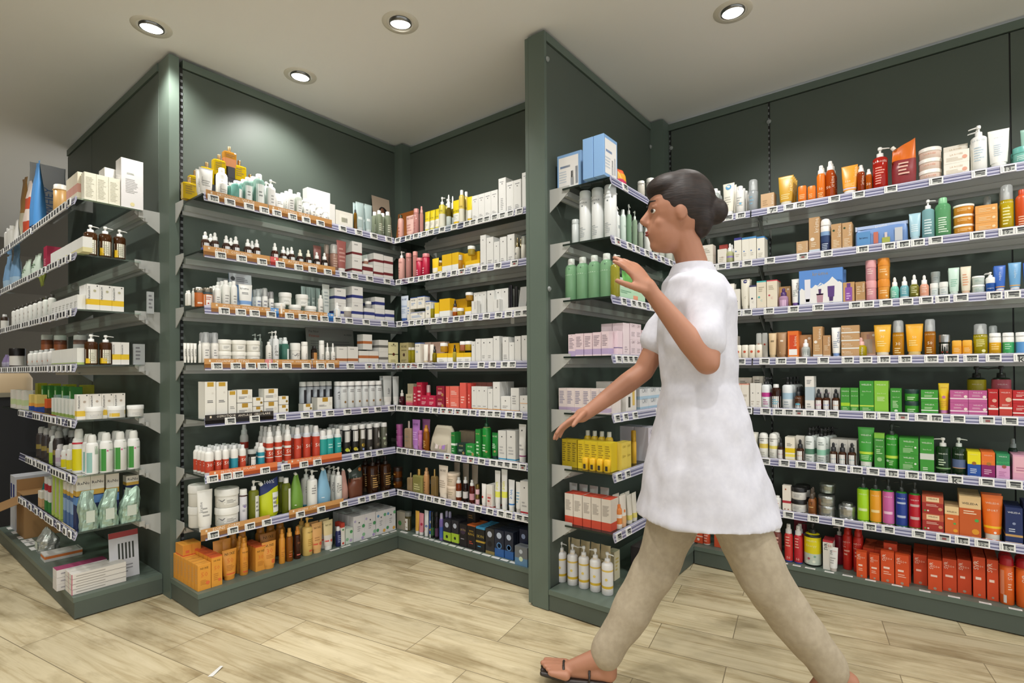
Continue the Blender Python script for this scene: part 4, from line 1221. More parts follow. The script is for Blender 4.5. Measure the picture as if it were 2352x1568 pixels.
pump 2087 2116 1107 1 |c:b41628 k:262c28 n:l b:0,.03,2c8024 b:.73,.76,2c7a28 t:WELEDA,.62,.66,f4d8d8 L:.36,.2,.26,ccb0ac L:.36,.48,.53,ccb0ac|crimson lotion pump bottle
box 2118 2168 1140 1 st=2 r=2 dep=.06 |c:a42c26 b:.62,1,c05a3c L:.3,.68,.94,ecd0a4 t:WELEDA,.84,.44,5a3c34 l:.4,.55,e8b8a8,2 o:-.36,.16,.05,58a048 o:-.22,.16,.05,e8e0d8 o:.35,.3,.1,d09068|red carton with cream header, stacked
box 2170 2203 1164 1 r=3 |c:d4682c b:.72,1,e8cc98 t:WELEDA,.82,.7,4c3c34 l:.5,.62,f4d8b8,1 o:.2,.4,.1,50a850 o:.25,.15,.16,e8a030|small orange carton with cream header
box 2203 2254 1140 1 r=3 dep=.06 |c:c85c24 b:.7,1,e4c490 t:WELEDA,.82,.72,3c3c3c l:.55,.66,f4d8b8,2 o:.3,.42,.1,50a850 o:.24,.14,.17,e09828|large orange carton with cream header
tube 2255 2307 1137 1 r=2 dep=.05 |c:e8701c k:dcd8d0 t:WELEDA,.82,.62,fbe0c4 t:SPORT,.66,.5,fbe0c4 b:.26,.31,f0c020 o:.1,.17,.07,f0e4dc|large orange sport tube
box 2309 2350 1166 1 r=3 rot=0 |c:1d2e60 b:.18,.24,c49a5c t:WELEDA,.86,.72,e4e8f0 l:.3,.42,c8d0e0,2 o:0,.55,.1,8c98b8|navy carton
box 2352 2388 1158 1 r=3 |c:1b2a58 t:WELEDA,.86,.72,e4e8f0|navy carton cut by the frame
@E0
box 1594 1614 1186 1 d=.07 |c:d8542c b:.24,.28,f0d0c0 o:0,.14,.16,f0e0d8 l:.4,.6,f0a890,3|orange red carton in the corner
cap 1615 1632 1189 1 d=.06 |c:cf4e2e k:dfdcd2 b:0,.04,e4e0d8 l:.1,.5,f0b8a8,4|orange red roll on bottle
box 1640 1659 1192 1 d=.06 |c:d05530 b:.44,.48,f0d0c0 l:.6,.8,f0a890,3|orange red carton beside the roll on
box 1725 1752 1215 1 |c:e6ddcc l:.3,.7,b0a490,5 t:N,.8,.1,888070|white cream carton
spray 1755 1774 1192 1 |c:dc7a6c k:f0eee8 b:0,.05,8078b0 l:.4,.7,f0b8a8,3 o:0,.15,.12,e0c060|coral spray bottle
spray 1776 1796 1200 1 |c:8a5048 m:g k:efece8 b:0,.04,5058a0 l:.35,.65,e0b0a0,3|rose brown spray bottle
spray 1802 1822 1203 1 |c:cc3430 k:efece8 b:0,.04,4050a0 l:.4,.7,f0b0a0,4 t:50,.12,.4,f0c0b8|red spray bottle
spray 1824 1844 1207 1 r=2 |c:c02430 k:efece8 b:0,.04,4050a0 l:.4,.7,f0b0a0,4 t:50,.12,.4,f0c0b8|crimson spray bottle
box 1824 1850 1180 1 d=.14 dep=.05 |c:1e3c84 b:.6,1,7c2030|navy and red carton behind spray bottles
pump 1847 1887 1200 1 |c:e2d41c k:20201c n:l b:0,.04,20241e b:.04,.3,c6d2c4 b:.68,.74,20241e t:WELEDA,.6,.6,f4f0b8 t:Energy,.48,.6,f0ec9c o:-.15,.18,.08,b05060 o:.15,.12,.09,e8ecd8 o:-.25,.1,.09,e8e8dc o:.2,.24,.07,7ca890|large yellow pump bottle with flowers
box 1890 1913 1241 1 r=2 |c:dedad0 b:.93,1,b8343c v:SVR,.78,.24,2c2c30,-.2 t:50,.82,.35,c06a6a,.2|white carton with red lid
tube 1902 1925 1256 1 d=.035 dep=.025 |c:e4e4e0 k:c2bab0 v:SVR,.78,.2,3c3c40,-.2 t:50+,.84,.4,d08a88,.15 l:.3,.6,a8a8a4,3|white small tube
pump 1917 1940 1208 1 d=.16 |c:9c2438 k:dcdcd8 n:l|dark red pump bottle behind
spray 1936 1958 1201 1 r=2 d=.10 |c:c8281e k:c42c1e v:SVR,.55,.14,f0c4b8,-.3 t:50+,.6,.5,f0b0a0,.1 l:.3,.45,f0b0a0,2|red sun spray, left
spray 1960 1982 1205 1 r=2 d=.09 |c:c8281e k:c42c1e v:SVR,.55,.14,f0c4b8,-.3 t:50+,.6,.5,f0b0a0,.1 l:.3,.45,f0b0a0,2|red sun spray, right
box 1967 1991 1267 1 d=.03 |c:d8501e v:SVR,.8,.22,f6dccc,-.25 t:50+,.78,.45,f4c8b0,.12 l:.4,.55,f6d4c4,1 l:.25,.38,f4b8a0,2 o:0,.07,.12,a8907c|orange sun carton, leftmost
box 1997 2020 1274 1 d=.03 |c:d8501e v:SVR,.8,.22,f6dccc,-.25 t:50+,.78,.45,f4c8b0,.12 l:.4,.55,f6d4c4,1 l:.25,.38,f4b8a0,2 o:0,.07,.12,a8907c|orange sun carton, second
box 2023 2054 1267 1 d=.03 |c:d8501e v:SVR,.8,.22,f6dccc,-.25 t:50+,.78,.45,f4c8b0,.12 l:.4,.55,f6d4c4,1 l:.25,.38,f4b8a0,2 o:0,.07,.12,a8907c|wide orange sun carton, left
box 2056 2088 1275 1 d=.03 |c:d8501e v:SVR,.8,.22,f6dccc,-.25 t:50+,.78,.45,f4c8b0,.12 l:.4,.55,f6d4c4,1 l:.25,.38,f4b8a0,2 o:0,.07,.12,a8907c|wide orange sun carton, right
box 1982 2092 1262,1270 4 d=.08 r=4 |c:c8401a k:c24a24|orange carton packed behind
box 2029 2060 1237 1 d=.085 z=.128 h=.04 dep=.05 |c:cc4420 k:b83c1c o:0,.4,.12,f0c8b4|orange carton lying on top of the packed ones
box 2098 2130 1274 1 d=.09 r=4 dep=.045 |c:cf4820 v:SVR,.8,.22,f6dccc,-.25 t:50+,.78,.45,f4c8b0,.12 l:.4,.55,f6d4c4,1 o:0,.07,.12,a8907c|orange sun carton in the block, first column
box 2131 2164 1286 1 d=.05 r=5 dep=.045 |c:d84e20 v:SVR,.8,.22,f6dccc,-.25 t:50+,.78,.45,f4c8b0,.12 l:.4,.55,f6d4c4,1 o:0,.07,.12,a8907c|orange sun carton in the block, second column
box 2165 2198 1284 1 d=.075 r=4 dep=.045 |c:cf4820 v:SVR,.8,.22,f6dccc,-.25 t:50+,.78,.45,f4c8b0,.12 l:.4,.55,f6d4c4,1 o:0,.07,.12,a8907c|orange sun carton in the block, third column
box 2199 2232 1286 1 d=.085 r=4 dep=.045 |c:cf4820 v:SVR,.8,.22,f6dccc,-.25 t:50+,.78,.45,f4c8b0,.12 l:.4,.55,f6d4c4,1 o:0,.07,.12,a8907c|orange sun carton in the block, fourth column
box 2235 2264 1280 1 d=.07 r=5 dep=.04 |c:d44a1e v:SVR,.8,.22,f6dccc,-.25 t:50+,.78,.45,f4c8b0,.12 l:.4,.55,f6d4c4,1 o:0,.07,.12,a8907c|tall orange sun carton, fifth column
box 2267 2294 1286 1 d=.065 r=5 dep=.04 |c:d44a1e v:SVR,.8,.22,f6dccc,-.25 t:50+,.78,.45,f4c8b0,.12 l:.4,.55,f6d4c4,1 o:0,.07,.12,a8907c|tall orange sun carton, sixth column
dome 2296 2331 1274 1 r=2 dep=.05 |c:dd6420 k:b01c24 v:SVR,.6,.16,f6dccc,.2 L:-.44,.2,.7,e8906c,-.2 L:-.25,.04,.2,dcd8d4,-.05 l:.3,.45,f4c4a8,3,.15,.2|orange flat bottle with red cap
dome 2334 2372 1281 1 r=2 dep=.05 |c:dd6420 k:b01c24 v:SVR,.6,.16,f6dccc,0|orange flat bottle cut by frame
@B7
card 863 904 451,459 1 d=.24 |c:b5a28e o:.08,.72,.24,1a1210 o:.1,.52,.22,1a1210 o:.06,.74,.12,b07c60 o:.05,.3,.34,98684c o:-.12,.2,.2,98684c|portrait card of a dark haired smiling woman
tube 460 493 388 1 r=2 dep=.035 |c:f2f2ee k:f2f2ee v:collagene,.5,.3,8c8c8c,-.3 l:.3,.55,b8b8b4,3|large white tube
cap 495 523 387 1 d=.06 |c:f3f3ef k:f4f4f0|large white bottle
cap 497 522 413 1 |c:f0f0ea k:f4f4f0 v:kreme,.5,.4,9a9a98,-.3 l:.2,.5,b4b4b0,3|white bottle in front of the large one
cap 530 556 416 1 r=3 w=.048 |c:7cbcb0 m:g k:f3f3ef L:.05,.05,.62,e9eeea,.45|small teal water bottle
cap 558 580 408 1 r=3 |c:8fb8ac m:g k:f3f3ef L:.38,.05,.68,e6ebe8 l:.3,.5,8c9290,2,.2|medium sea green bottle
cap 581 608 401 1 r=3 |c:9cc0b4 m:g k:f3f3ef L:.38,.05,.68,e6ebe8 l:.3,.5,8c9290,2,.2|large sea green bottle
pump 611 633 413 1 r=2 |c:f0efec k:f3f3ef n:r L:.4,.05,.66,eae9e6 l:.2,.5,a8a8a4,3,.2|white pump bottle
tube 635 656 446 1 r=2 dep=.03 |c:f2f2ee k:f2f2ee l:.4,.6,a8a8a4,2|short white tube
cap 658 676 436 1 r=3 |c:f1f1ed k:f4f4f0 l:.2,.6,9c9c98,4,.25|white bottle with screw cap
cap 678 694 443 1 r=3 |c:e3eae0 m:g k:f4f4f0 L:.42,.05,.66,eef0ec l:.2,.5,9c9c98,3,.25|pale clear bottle with white label
wide 695 711 458 1 r=2 |c:f2f2ee k:f6f6f2 l:.2,.5,a4a4a0,2,.25|white airless bottle, tallest of the four
wide 712 725 463 1 r=2 |c:f2f2ee k:f6f6f2 l:.2,.5,a4a4a0,2,.25|white airless bottle, second of four
wide 727 740 471 1 r=2 |c:f2f2ee k:f6f6f2 l:.2,.5,a4a4a0,2,.25|white airless bottle, third of four
wide 742 753 484 1 r=2 |c:f2f2ee k:f6f6f2 l:.2,.5,a4a4a0,2,.25|white airless bottle, shortest of the four
box 706 759 437,450 1 d=.15 dep=.05 |c:eeeeea k:f4f4f0|white open carton standing behind the airless bottles
box 757 770 469 1 dep=.12 |c:f0efea|white display tray side panel
box 771 811 486 1 |c:eeebe0 L:.3,.25,.8,f4f2e6 L:.18,.3,.6,cfd0b8 l:.06,.1,a0a09c,1,.12,.2|white tray of cleansing wipes
cap 812 820 482 1 |c:7a5410 m:g k:1c1a16|slim black and gold bottle
tube 820 839 466 1 r=2 dep=.025 |c:a9bcba k:c6d2d0 l:.35,.55,dce6e4,1|pale blue grey tube, left
tube 840 858 471 1 r=2 dep=.025 |c:a9bcba k:c6d2d0 l:.35,.55,dce6e4,1|pale blue grey tube, right
cap 863 879 484 1 r=2 |c:8e9880 m:g k:f3f3ef l:.2,.5,c8ccb8,4|sage bottle, left
cap 882 899 487 1 r=2 |c:8e9880 m:g k:f3f3ef l:.2,.5,c8ccb8,4|sage bottle, right
@B6
drop 463 480 532 1 w=.036 |c:45291a m:g k:f2f2ee b:.0,.14,5a6cb8 L:.46,.12,.4,e6e8ea|amber dropper with blue base, first
drop 486 501 534 1 w=.036 |c:45291a m:g k:f2f2ee b:.0,.14,4a68b8 L:.46,.12,.4,e6e8ea|amber dropper with blue base, second
drop 478 490 537 1 w=.036 d=.07 |c:45291a m:g k:f2f2ee L:.46,.12,.4,e6e8ea|amber dropper standing behind the blue pair
drop 512 527 541 1 w=.036 |c:45291a m:g k:f2f2ee b:.0,.14,b08078 L:.46,.12,.4,e6e8ea|amber dropper with tan base, first
drop 534 549 543 1 w=.036 |c:45291a m:g k:f2f2ee b:.0,.16,c87838 L:.46,.12,.4,e6e8ea|amber dropper with orange base
drop 524 537 546 1 w=.036 d=.07 |c:45291a m:g k:f2f2ee L:.46,.12,.4,e6e8ea|amber dropper standing behind the orange pair
drop 561 577 549 1 w=.036 |c:45291a m:g k:f2f2ee b:.0,.16,8a6cc0 L:.46,.12,.4,e6e8ea|amber dropper with violet base, first
drop 582 597 550 1 w=.036 |c:45291a m:g k:f2f2ee b:.0,.16,7c50b8 L:.46,.12,.4,e6e8ea|amber dropper with violet base, second
drop 572 586 553 1 w=.036 d=.07 |c:45291a m:g k:f2f2ee L:.46,.12,.4,e6e8ea|amber dropper standing behind the violet pair
drop 624 638 558 1 w=.036 |c:4c2214 m:g k:f2f2ee b:.0,.2,e06058 L:.46,.2,.4,e6e4e2|amber dropper with coral base
drop 644 657 566 1 w=.036 |c:45291a m:g k:f2f2ee b:.0,.1,6ab8b4 L:.46,.1,.4,e4eaea|amber dropper with teal base, first
drop 663 676 567 1 w=.036 |c:45291a m:g k:f2f2ee b:.0,.1,6ab8b4 L:.46,.1,.4,e4eaea|amber dropper with teal base, second
drop 655 666 569 1 w=.036 d=.07 |c:45291a m:g k:f2f2ee L:.46,.1,.4,e4eaea|amber dropper standing behind the teal pair
drop 683 695 573 1 w=.036 |c:45291a m:g k:f0ecd8 b:.0,.1,7aa8d0 L:.46,.1,.4,e0e8ec|amber dropper with cream bulb
drop 702 714 574 1 w=.036 |c:45291a m:g k:f0ecd8 b:.0,.12,5a9ad8 L:.46,.1,.4,dde8ee|amber dropper with sky blue base
drop 722 733 579 1 w=.036 |c:2e1c14 m:g k:f2f2ee L:.46,.05,.4,e9e9e6|amber dropper before the mauve tubes, first
drop 739 751 581 1 w=.036 |c:2e1c14 m:g k:f2f2ee L:.46,.05,.4,e9e9e6|amber dropper before the mauve tubes, second
tube 722 741 565 1 d=.08 dep=.025 |c:8a5852 k:b4a09a|mauve tube at the back
over 743 757 562 1 d=.06 |c:977464 m:g k:c8b8ac|taupe lotion bottle at the back
over 757 776 562 1 |c:9a7666 k:e9e7e2 l:.15,.5,c8a898,4|taupe lotion bottle
tube 776 799 554 1 dep=.03 |c:9c5c56 k:ece9e4 l:.3,.8,c09088,4|large mauve tube
box 809 832 556 1 st=2 r=2 |c:e0dfda b:.22,.36,6e2126 l:.75,.9,a4a4a0,1|white carton with maroon bar, stacked beside mauve tube
box 834 857 607 1 dep=.05 |c:dfded8 b:.45,.78,6e2126|low white carton with maroon bar
jar 834 846 590 1 z=.066 h=.04 d=.02 |c:c09078 m:g k:ecebe6|small peach jar on top of the low carton
box 859 881 583 1 st=2 r=2 |c:e0dfda b:.3,.5,6e2126|white carton with maroon bar, middle stack
box 882 903 589 1 st=2 r=2 |c:e0dfda b:.35,.58,6e2126|white carton with maroon bar, corner stack
@B5
card 530 583 628,634 1 d=.11 |c:7c9dcc b:.7,1,d2d2d8 o:-.34,.86,.1,505054 l:.78,.92,7c7c84,3,.3,.1|blue and white display card
card 503 531 638 1 d=.13 |c:9c9e9e|grey display card behind white bottles
cap 429 439 667 1 r=2 |c:eae9e2 k:ecece6|white bottle at the pillar end
cap 440 450 662 1 d=.05 |c:dfe0d8 k:e2e6e0 v:kreme,.4,.3,888884|tall white bottle at the pillar end
wide 449 464 660 1 d=.06 |c:e9e8e0 k:ecece6|wide white bottle
jar 453 463 664 1 w=.05 d=.03 |c:c06a30 k:8a8478 K:m n:s l:.1,.3,e8dcc8,1|orange labelled capsule jar at the back
jar 464 489 662 1 r=2 |c:c8743a k:8a8478 K:m n:s b:.66,.78,3c4c50 L:.42,.05,.62,efe9e2 l:.35,.55,b05040,2,.3 o:-.1,.18,.08,c03030|orange capsule jar with white label
cap 491 508 655 1 r=3 |c:eeeee8 k:efefea l:.2,.5,a4a4a0,3,.25|white bottle, short
cap 509 528 644 1 r=3 |c:eeeee8 k:efefea l:.2,.5,a4a4a0,3,.25|white bottle, tall left
cap 529 545 646 1 r=3 |c:eeeee8 k:efefea l:.2,.5,a4a4a0,3,.25|white bottle, tall right
tube 551 584 654 1 d=.02 dep=.035 |c:eae9e4 k:ecece8 b:.22,.36,7fa6d8 t:kreme,.84,.6,55585c,-.1 l:.6,.7,707478,2|large white tube with blue band
over 586 600 664 1 r=2 |c:dfe3e2 k:d8dede l:.2,.5,7880a0,2|white bottle with clear cap, first
over 601 615 662 1 r=2 |c:eaeae6 k:dcdedc l:.2,.5,98989c,2|white bottle with clear cap, second
over 617 629 670 1 r=2 |c:eaeae6 k:c8c8c8 l:.2,.5,98989c,2|white bottle with clear cap, third
jar 628 656 697 1 |c:eae9e2 k:efeee8 o:-.3,.3,.05,707070|white jar, lower left
jar 661 692 701 1 |c:eae9e2 k:efeee8 o:-.3,.3,.05,707070|white jar, lower middle
jar 697 727 704 1 |c:eae9e2 k:efeee8 o:-.3,.3,.05,707070|white jar, lower right
jar 639 670 674 1 z=.047 h=.064 d=.03 |c:eae9e2 k:efeee8 L:.3,.1,.5,f0f0ea l:.2,.4,b0b0ac,2|white jar on top of the lower ones, left
jar 678 708 679 1 z=.047 h=.064 d=.03 |c:eae9e2 k:efeee8 L:.3,.1,.5,f0f0ea l:.2,.4,b0b0ac,2|white jar on top of the lower ones, right
tube 694 739 663,657 4 d=.14 dep=.025 |c:a8b4b2 k:c0c8c6 l:.3,.7,d6dcda,3|grey silver tube in a row
cap 730 742 678 1 |c:eceae4 k:f0f0ec l:.2,.5,a0a09c,2|slim white bottle
tube 743 761 654 1 d=.03 dep=.03 |c:c8cec9 k:eeeeea l:.3,.8,9aa4a4,5|large silver white tube
box 769 795 663 1 st=2 r=2 d=.03 |c:dddcd8 b:.3,.48,2b3579 l:.75,.9,a4a4a4,1|white carton with navy bar, left stack
box 809 834 659 1 st=2 r=2 |c:dfdeda b:.3,.48,2b3579 l:.75,.9,a4a4a4,1|white carton with navy bar, tallest stack
drop 766 782 695 1 |c:dfe4e6 k:f2f2ee L:.4,.05,.45,e6eaec|white dropper bottle
jar 784 808 706 1 |c:bcb4ac m:g k:f0efe8|frosted jar with white lid
box 837 861 708 1 dep=.05 |c:dfdeda b:.42,.68,2b3579|low white carton with navy bar
jar 838 853 690 1 z=.068 h=.045 d=.02 |c:b4b4b4 m:g k:f0efe8|small frosted jar on the low carton
box 862 884 683 1 st=2 r=2 |c:dfdeda b:.35,.6,2b3579|white carton with navy bar, small stack
box 885 906 712 1 r=2 |c:dfdeda b:.4,.65,2b3579|low white carton with navy bar in the corner
@B4
card 707 819 754,760 1 d=.21 |c:84837d t:Pin_Noir,.9,.2,3c3030,-.34 t:Primus,.78,.2,a0482c,-.34 t:KORRES,.84,.17,303030,.38 l:.2,.66,6c6c68,7,.42|wide grey information card at the back
tube 424 455 789,787 4 dep=.03 |c:e9e8e0 k:ecece6 v:kreme,.5,.4,77777a|white tube in the row by the pillar
cap 455 463 783 1 d=.03 |c:e6e6e0 k:eaeae6|white bottle beside the row of tubes
over 464 482 763 1 r=2 |c:eceae2 k:d3d6d6 L:.4,.05,.55,ebe9e3 l:.2,.45,9a9a98,3,.25|tall white bottle with clear cap, left
over 484 502 764 1 r=2 |c:eceae2 k:d3d6d6 L:.4,.05,.55,ebe9e3 l:.2,.45,9a9a98,3,.25|tall white bottle with clear cap, right
jar 503 604 782 3 st=2 |c:eae8de k:eeece2 L:.36,.1,.55,efeee6 l:.2,.45,a4a4a0,3,.2|large cream white jar
pump 583 606 767 2 d=.14 |c:b8beba m:g k:dcdedc n:l|small clear pump bottle at the back
cap 610 624 785 1 |c:eceae2 k:eeeeea l:.2,.5,a0a09c,3,.25|white bottle beside the jars
pump 625 641 760 1 r=2 |c:e6e8e8 k:eeeeea n:l v:kreme,.4,.3,88888c,-.3 l:.2,.4,a0a09c,2|tall white pump bottle
spray 645 664 775 1 r=2 |c:4d8474 m:g k:e8eeec L:.05,.05,.55,e0eae6,.42|green spray bottle
jar 665 690 788 1 st=1 |c:eceae2 k:f0efe8 v:k,.4,.2,77777a,-.3 l:.35,.5,a0a09c,2,.2,.1|tall white jar
wide 691 707 785 1 |c:eeece4 k:f0efe8 v:kreme,.3,.3,88888c|white cylinder bottle
cap 714 729 795 1 |c:231610 m:g k:15120f L:.46,.05,.62,c48a4a b:0,.26,e0e4ea|amber capsule bottle
wide 732 745 782 1 |c:eceae4 k:efefea l:.2,.4,a0a09c,3,.25|white airless bottle
drop 747 757 787 1 |c:ebe9e2 k:f0efea l:.1,.4,a4a4a0,3,.25|white dropper, left
drop 759 770 788 1 |c:ebe9e2 k:f0efea l:.1,.4,a4a4a0,3,.25|white dropper, right
box 774 798 796 1 r=2 |c:dddcd6 b:.14,.3,a8683c l:.8,.9,a4a4a0,1|white carton with brown bar, left
box 799 823 796 1 r=2 |c:dddcd6 b:.14,.3,a8683c l:.8,.9,a4a4a0,1|white carton with brown bar, right
box 825 870 806 2 dep=.06 |c:dddcd6 b:.42,.64,b06838|low white carton with brown bar
box 834 855 778 1 z=.083 h=.09 dep=.06 d=.02 |c:dad9d4 b:.38,.56,b06838|brown barred carton lying on the low ones
box 871 892 781 1 st=2 r=2 |c:dad9d4 b:.35,.56,6c6c68 |white carton with grey bar
box 893 915 786 1 |c:e6dfae o:0,.9,.08,6c6448 t:NUXE,.84,.5,6c6448 b:.42,.46,4a5a34 o:0,.44,.13,5a2818 l:.08,.2,a09868,2|pale gold carton with round seal
@B3
box 471 496 876 1 r=1 dep=.075 |c:e9e7de L:.3,.86,.98,c49c30 l:.42,.5,55555a,2,.3 o:.2,.68,.1,dcd8ce b:.995,1,2c2a26|tall cream carton with gold panel, left
box 497 523 876 1 dep=.075 |c:e9e7de L:.3,.87,.98,c49c30 l:.42,.5,55555a,2,.3 o:.2,.7,.1,dcd8ce b:.995,1,2c2a26|tall cream carton with gold panel, right
box 525 543 897 1 |c:e9e7de L:.36,.84,.98,c49c30 l:.3,.42,8c8c88,2,.3|medium cream carton with gold panel
box 545 580 895 1 st=2 dep=.06 |c:e9e7de L:.2,.66,.98,b48c2c l:.3,.5,77777a,2,.3,-.1 o:.3,.45,.12,dcd8ce b:0,.03,1e1c1a|wide cream carton with gold panel, left stack
box 581 605 913 1 st=2 dep=.05 |c:e9e7de L:.2,.66,.98,b48c2c o:.3,.4,.12,8c7020 b:0,.04,1e1c1a|small cream carton with gold dot, left stack
box 607 639 893 1 st=2 dep=.06 |c:e9e7de L:.2,.66,.98,b48c2c l:.3,.5,77777a,2,.3,-.1 o:.3,.45,.12,dcd8ce b:0,.03,1e1c1a|wide cream carton with gold panel, right stack
box 641 663 910 1 st=2 dep=.05 |c:e9e7de L:.2,.66,.98,b48c2c o:.3,.4,.12,8c7020 b:0,.04,1e1c1a|small cream carton with gold dot, right stack
box 697 718 927 1 dep=.05 |c:e9e7de L:.25,.6,.98,b48c2c o:.3,.4,.12,8c7020 k:3a3834|small low cream carton
box 729 764 912 1 dep=.06 |c:e9e7de L:.18,.66,.98,b48c2c l:.3,.45,66666a,2,.3,-.1 o:.35,.5,.1,dcd8ce k:3a3834|wide low cream carton
wide 692 766 876 5 d=.09 r=1 |c:b4bac0 k:dcdcd8 b:0,.03,181818 b:.82,.84,181818 L:-.1,.1,.72,2a2a2e,.4|white bottle with dark label behind
wide 768 782 876 1 d=.03 |c:c0c4c8 k:e4e4e0 b:0,.03,181818 b:.82,.84,181818 v:HAIR,.5,.3,303038|white bottle with dark lettering
wide 785 881 876,874 6 d=.02 r=2 |c:c9ccca k:e8e8e4 b:0,.03,181818 b:.82,.84,181818 l:.6,.72,88888c,2,.3 o:0,.25,.14,8a6a40|white bottle with plant picture
tube 883 904 863 1 r=2 dep=.03 |c:c2c6c4 k:eaeae6 v:hair,.5,.2,484850 b:.13,.3,dcdcd8|large clear tube, left
tube 905 920 864 1 dep=.03 |c:c2c6c4 k:eaeae6 b:.13,.3,dcdcd8|large clear tube in the corner
@B2
cap 469 491 1028 1 r=4 |c:eceae4 k:e6e8e8 b:.08,.5,c0442c b:.24,.27,eceae4 t:30,.36,.5,f6e4da,-.1|small white sunscreen bottle marked thirty
cap 493 509 1025 1 r=4 |c:eceae4 k:e6e8e8 b:.08,.5,c0442c b:.24,.27,eceae4 t:50,.36,.7,f6e4da|small white sunscreen bottle marked fifty, left
cap 510 526 1023 1 r=4 |c:eceae4 k:e6e8e8 b:.08,.5,c0442c b:.24,.27,eceae4 t:50,.36,.7,f6e4da|small white sunscreen bottle marked fifty, middle
cap 529 547 1022 1 r=4 |c:eceae4 k:e6e8e8 b:.08,.5,2c93a8 b:.26,.3,eceae4|small white bottle with teal label
cap 549 565 1021 1 r=4 |c:eceae4 k:e6e8e8 b:.08,.56,c8482c b:.24,.27,eceae4 t:50,.4,.7,f6e4da|small white sunscreen bottle marked fifty, right
jar 568 589 1032 1 |c:2c3430 m:g k:b4b8b4 n:s L:.44,.05,.62,f0eee8 t:SOLAIRE,.5,.6,4c5054 o:-.15,.16,.09,282828 o:.2,.16,.09,303030|dark capsule jar with white label
cap 591 608 1017 1 r=2 |c:ecece6 k:efefea b:.1,.4,2c93a8 b:.46,.62,2c93a8|white bottle with two teal labels
spray 610 628 980 1 r=3 |c:eae8e2 k:e9eae6 b:.06,.2,c4442a b:.22,.4,c4442a b:.46,.58,c4442a t:50,.31,.7,f6e4da|white sun spray with orange labels, left
spray 630 648 978 1 r=3 |c:eae8e2 k:e9eae6 b:.06,.2,c4442a b:.22,.4,c4442a b:.46,.58,c4442a t:50,.31,.7,f6e4da|white sun spray with orange labels, middle
spray 652 669 975 1 r=3 |c:eae8e2 k:e9eae6 b:.06,.2,c4442a b:.22,.4,c4442a b:.46,.58,c4442a t:50,.31,.7,f6e4da|white sun spray with orange labels, right
spray 551 571 975 1 d=.17 |c:e0ded8 k:d8dad6 b:.4,.56,b84030|white sun spray behind the small bottles
can 674 692 981 1 r=3 |c:d3d6dc k:eaeae8 b:.06,.68,c4422c b:.3,.32,eae8e2 t:30,.42,.6,f6e4da|silver sun can marked thirty
can 695 713 978 1 r=3 |c:d3d6dc k:eaeae8 b:.06,.68,c4422c b:.3,.32,eae8e2 t:50,.42,.6,f6e4da|silver sun can marked fifty, left
can 716 735 977 1 r=3 |c:d3d6dc k:eaeae8 b:.06,.68,c4422c b:.3,.32,eae8e2 t:50,.42,.6,f6e4da|silver sun can marked fifty, right
can 737 745 988 1 w=.05 r=2 |c:dfe3e2 k:ecece8 b:.02,.68,26a09a|teal can, partly hidden
can 746 766 986 1 r=3 |c:dfe3e2 k:ecece8 b:.02,.68,26a09a l:.3,.5,a8dcd8,2|teal after sun can, left
can 767 784 984 1 r=3 |c:dfe3e2 k:ecece8 b:.02,.68,26a09a l:.3,.5,a8dcd8,2|teal after sun can, right
wide 786 804 977 1 r=4 |c:1e1f1e k:e2e2de L:.4,.42,.8,dcdcd8 o:-.15,.15,.25,b8c030 o:.15,.12,.16,dce090|black bottle with lemon picture, left
wide 806 823 976 1 r=4 |c:1e1f1e k:e2e2de L:.4,.42,.8,dcdcd8 o:-.15,.15,.25,c0b028 o:.15,.12,.16,dce090|black bottle with lemon picture, right
wide 824 838 974 1 r=4 |c:3c3826 k:e2e2de L:.4,.48,.8,dcdcd8 o:0,.25,.3,b8982c o:0,.1,.2,8898c8|black bottle with yellow flowers
wide 840 855 973 1 r=4 |c:343230 k:e2e2de L:.4,.42,.8,dcdcd8 o:0,.1,.25,9c9c98|black bottle with dark petals
wide 857 872 971 1 r=4 |c:3e3a34 k:e2e2de L:.0,.46,.82,dcdcd8,.42 o:0,.2,.25,6c6458|black bottle with brown flowers
wide 874 889 970 1 r=4 |c:5c5f50 k:e2e2de L:.0,.5,.84,dcdcd8,.42 o:-.2,.4,.2,a8b898 o:0,.2,.3,98a088|black bottle with pale leaves
@B1
tube 456 494 1124 1 dep=.045 |c:e4e3dc k:e6e6e0 v:kreme,.6,.25,88888a,-.3 l:.35,.6,a0a09c,3,.22|large cream white tube
jar 443 470 1112 1 d=.10 st=2 w=.09 |c:dcdbd4 k:e0dfd8|large white jar stacked at the back
jar 496 546 1120 1 st=2 w=.105 |c:e2e1da k:e6e5de L:.3,.2,.55,e6e5de l:.25,.45,8c8c88,3,.2 v:k,.4,.2,66666a,-.4|large white jar, stacked
wide 550 568 1123 1 |c:dedee6 k:e4e3dc b:.79,.83,4a2c20 o:0,.5,.2,8876b0 l:.3,.6,a8a8b0,2|white bottle with lilac spot
pump 570 595 1103 1 r=1 |c:7e8428 m:g k:e4e3dc n:r L:-.05,.05,.62,e0e2da,.42 l:.2,.5,8c8c88,3,.18,.2|olive pump bottle with white label
pouch 600 645 1094 1 dep=.05 d=.02 |c:c2cc1c k:e6e6e0 n:s b:.76,1,1e2f66 L:.1,.1,.6,e4e6e0,.46 l:.2,.5,8c8c88,3,.16,.28 t:100%,.88,.5,dfe6ee|yellow refill pouch with navy top
cap 646 668 1097 1 r=2 |c:6a7420 m:g k:e6e6e0 L:.05,.08,.7,e2e4dc,.45|olive green bottle with white cap
pouch 671 703 1088 1 dep=.06 |c:6f9a3a k:e4e4de n:a l:.15,.2,dfe6d4,1,.1,-.2|green refill pouch
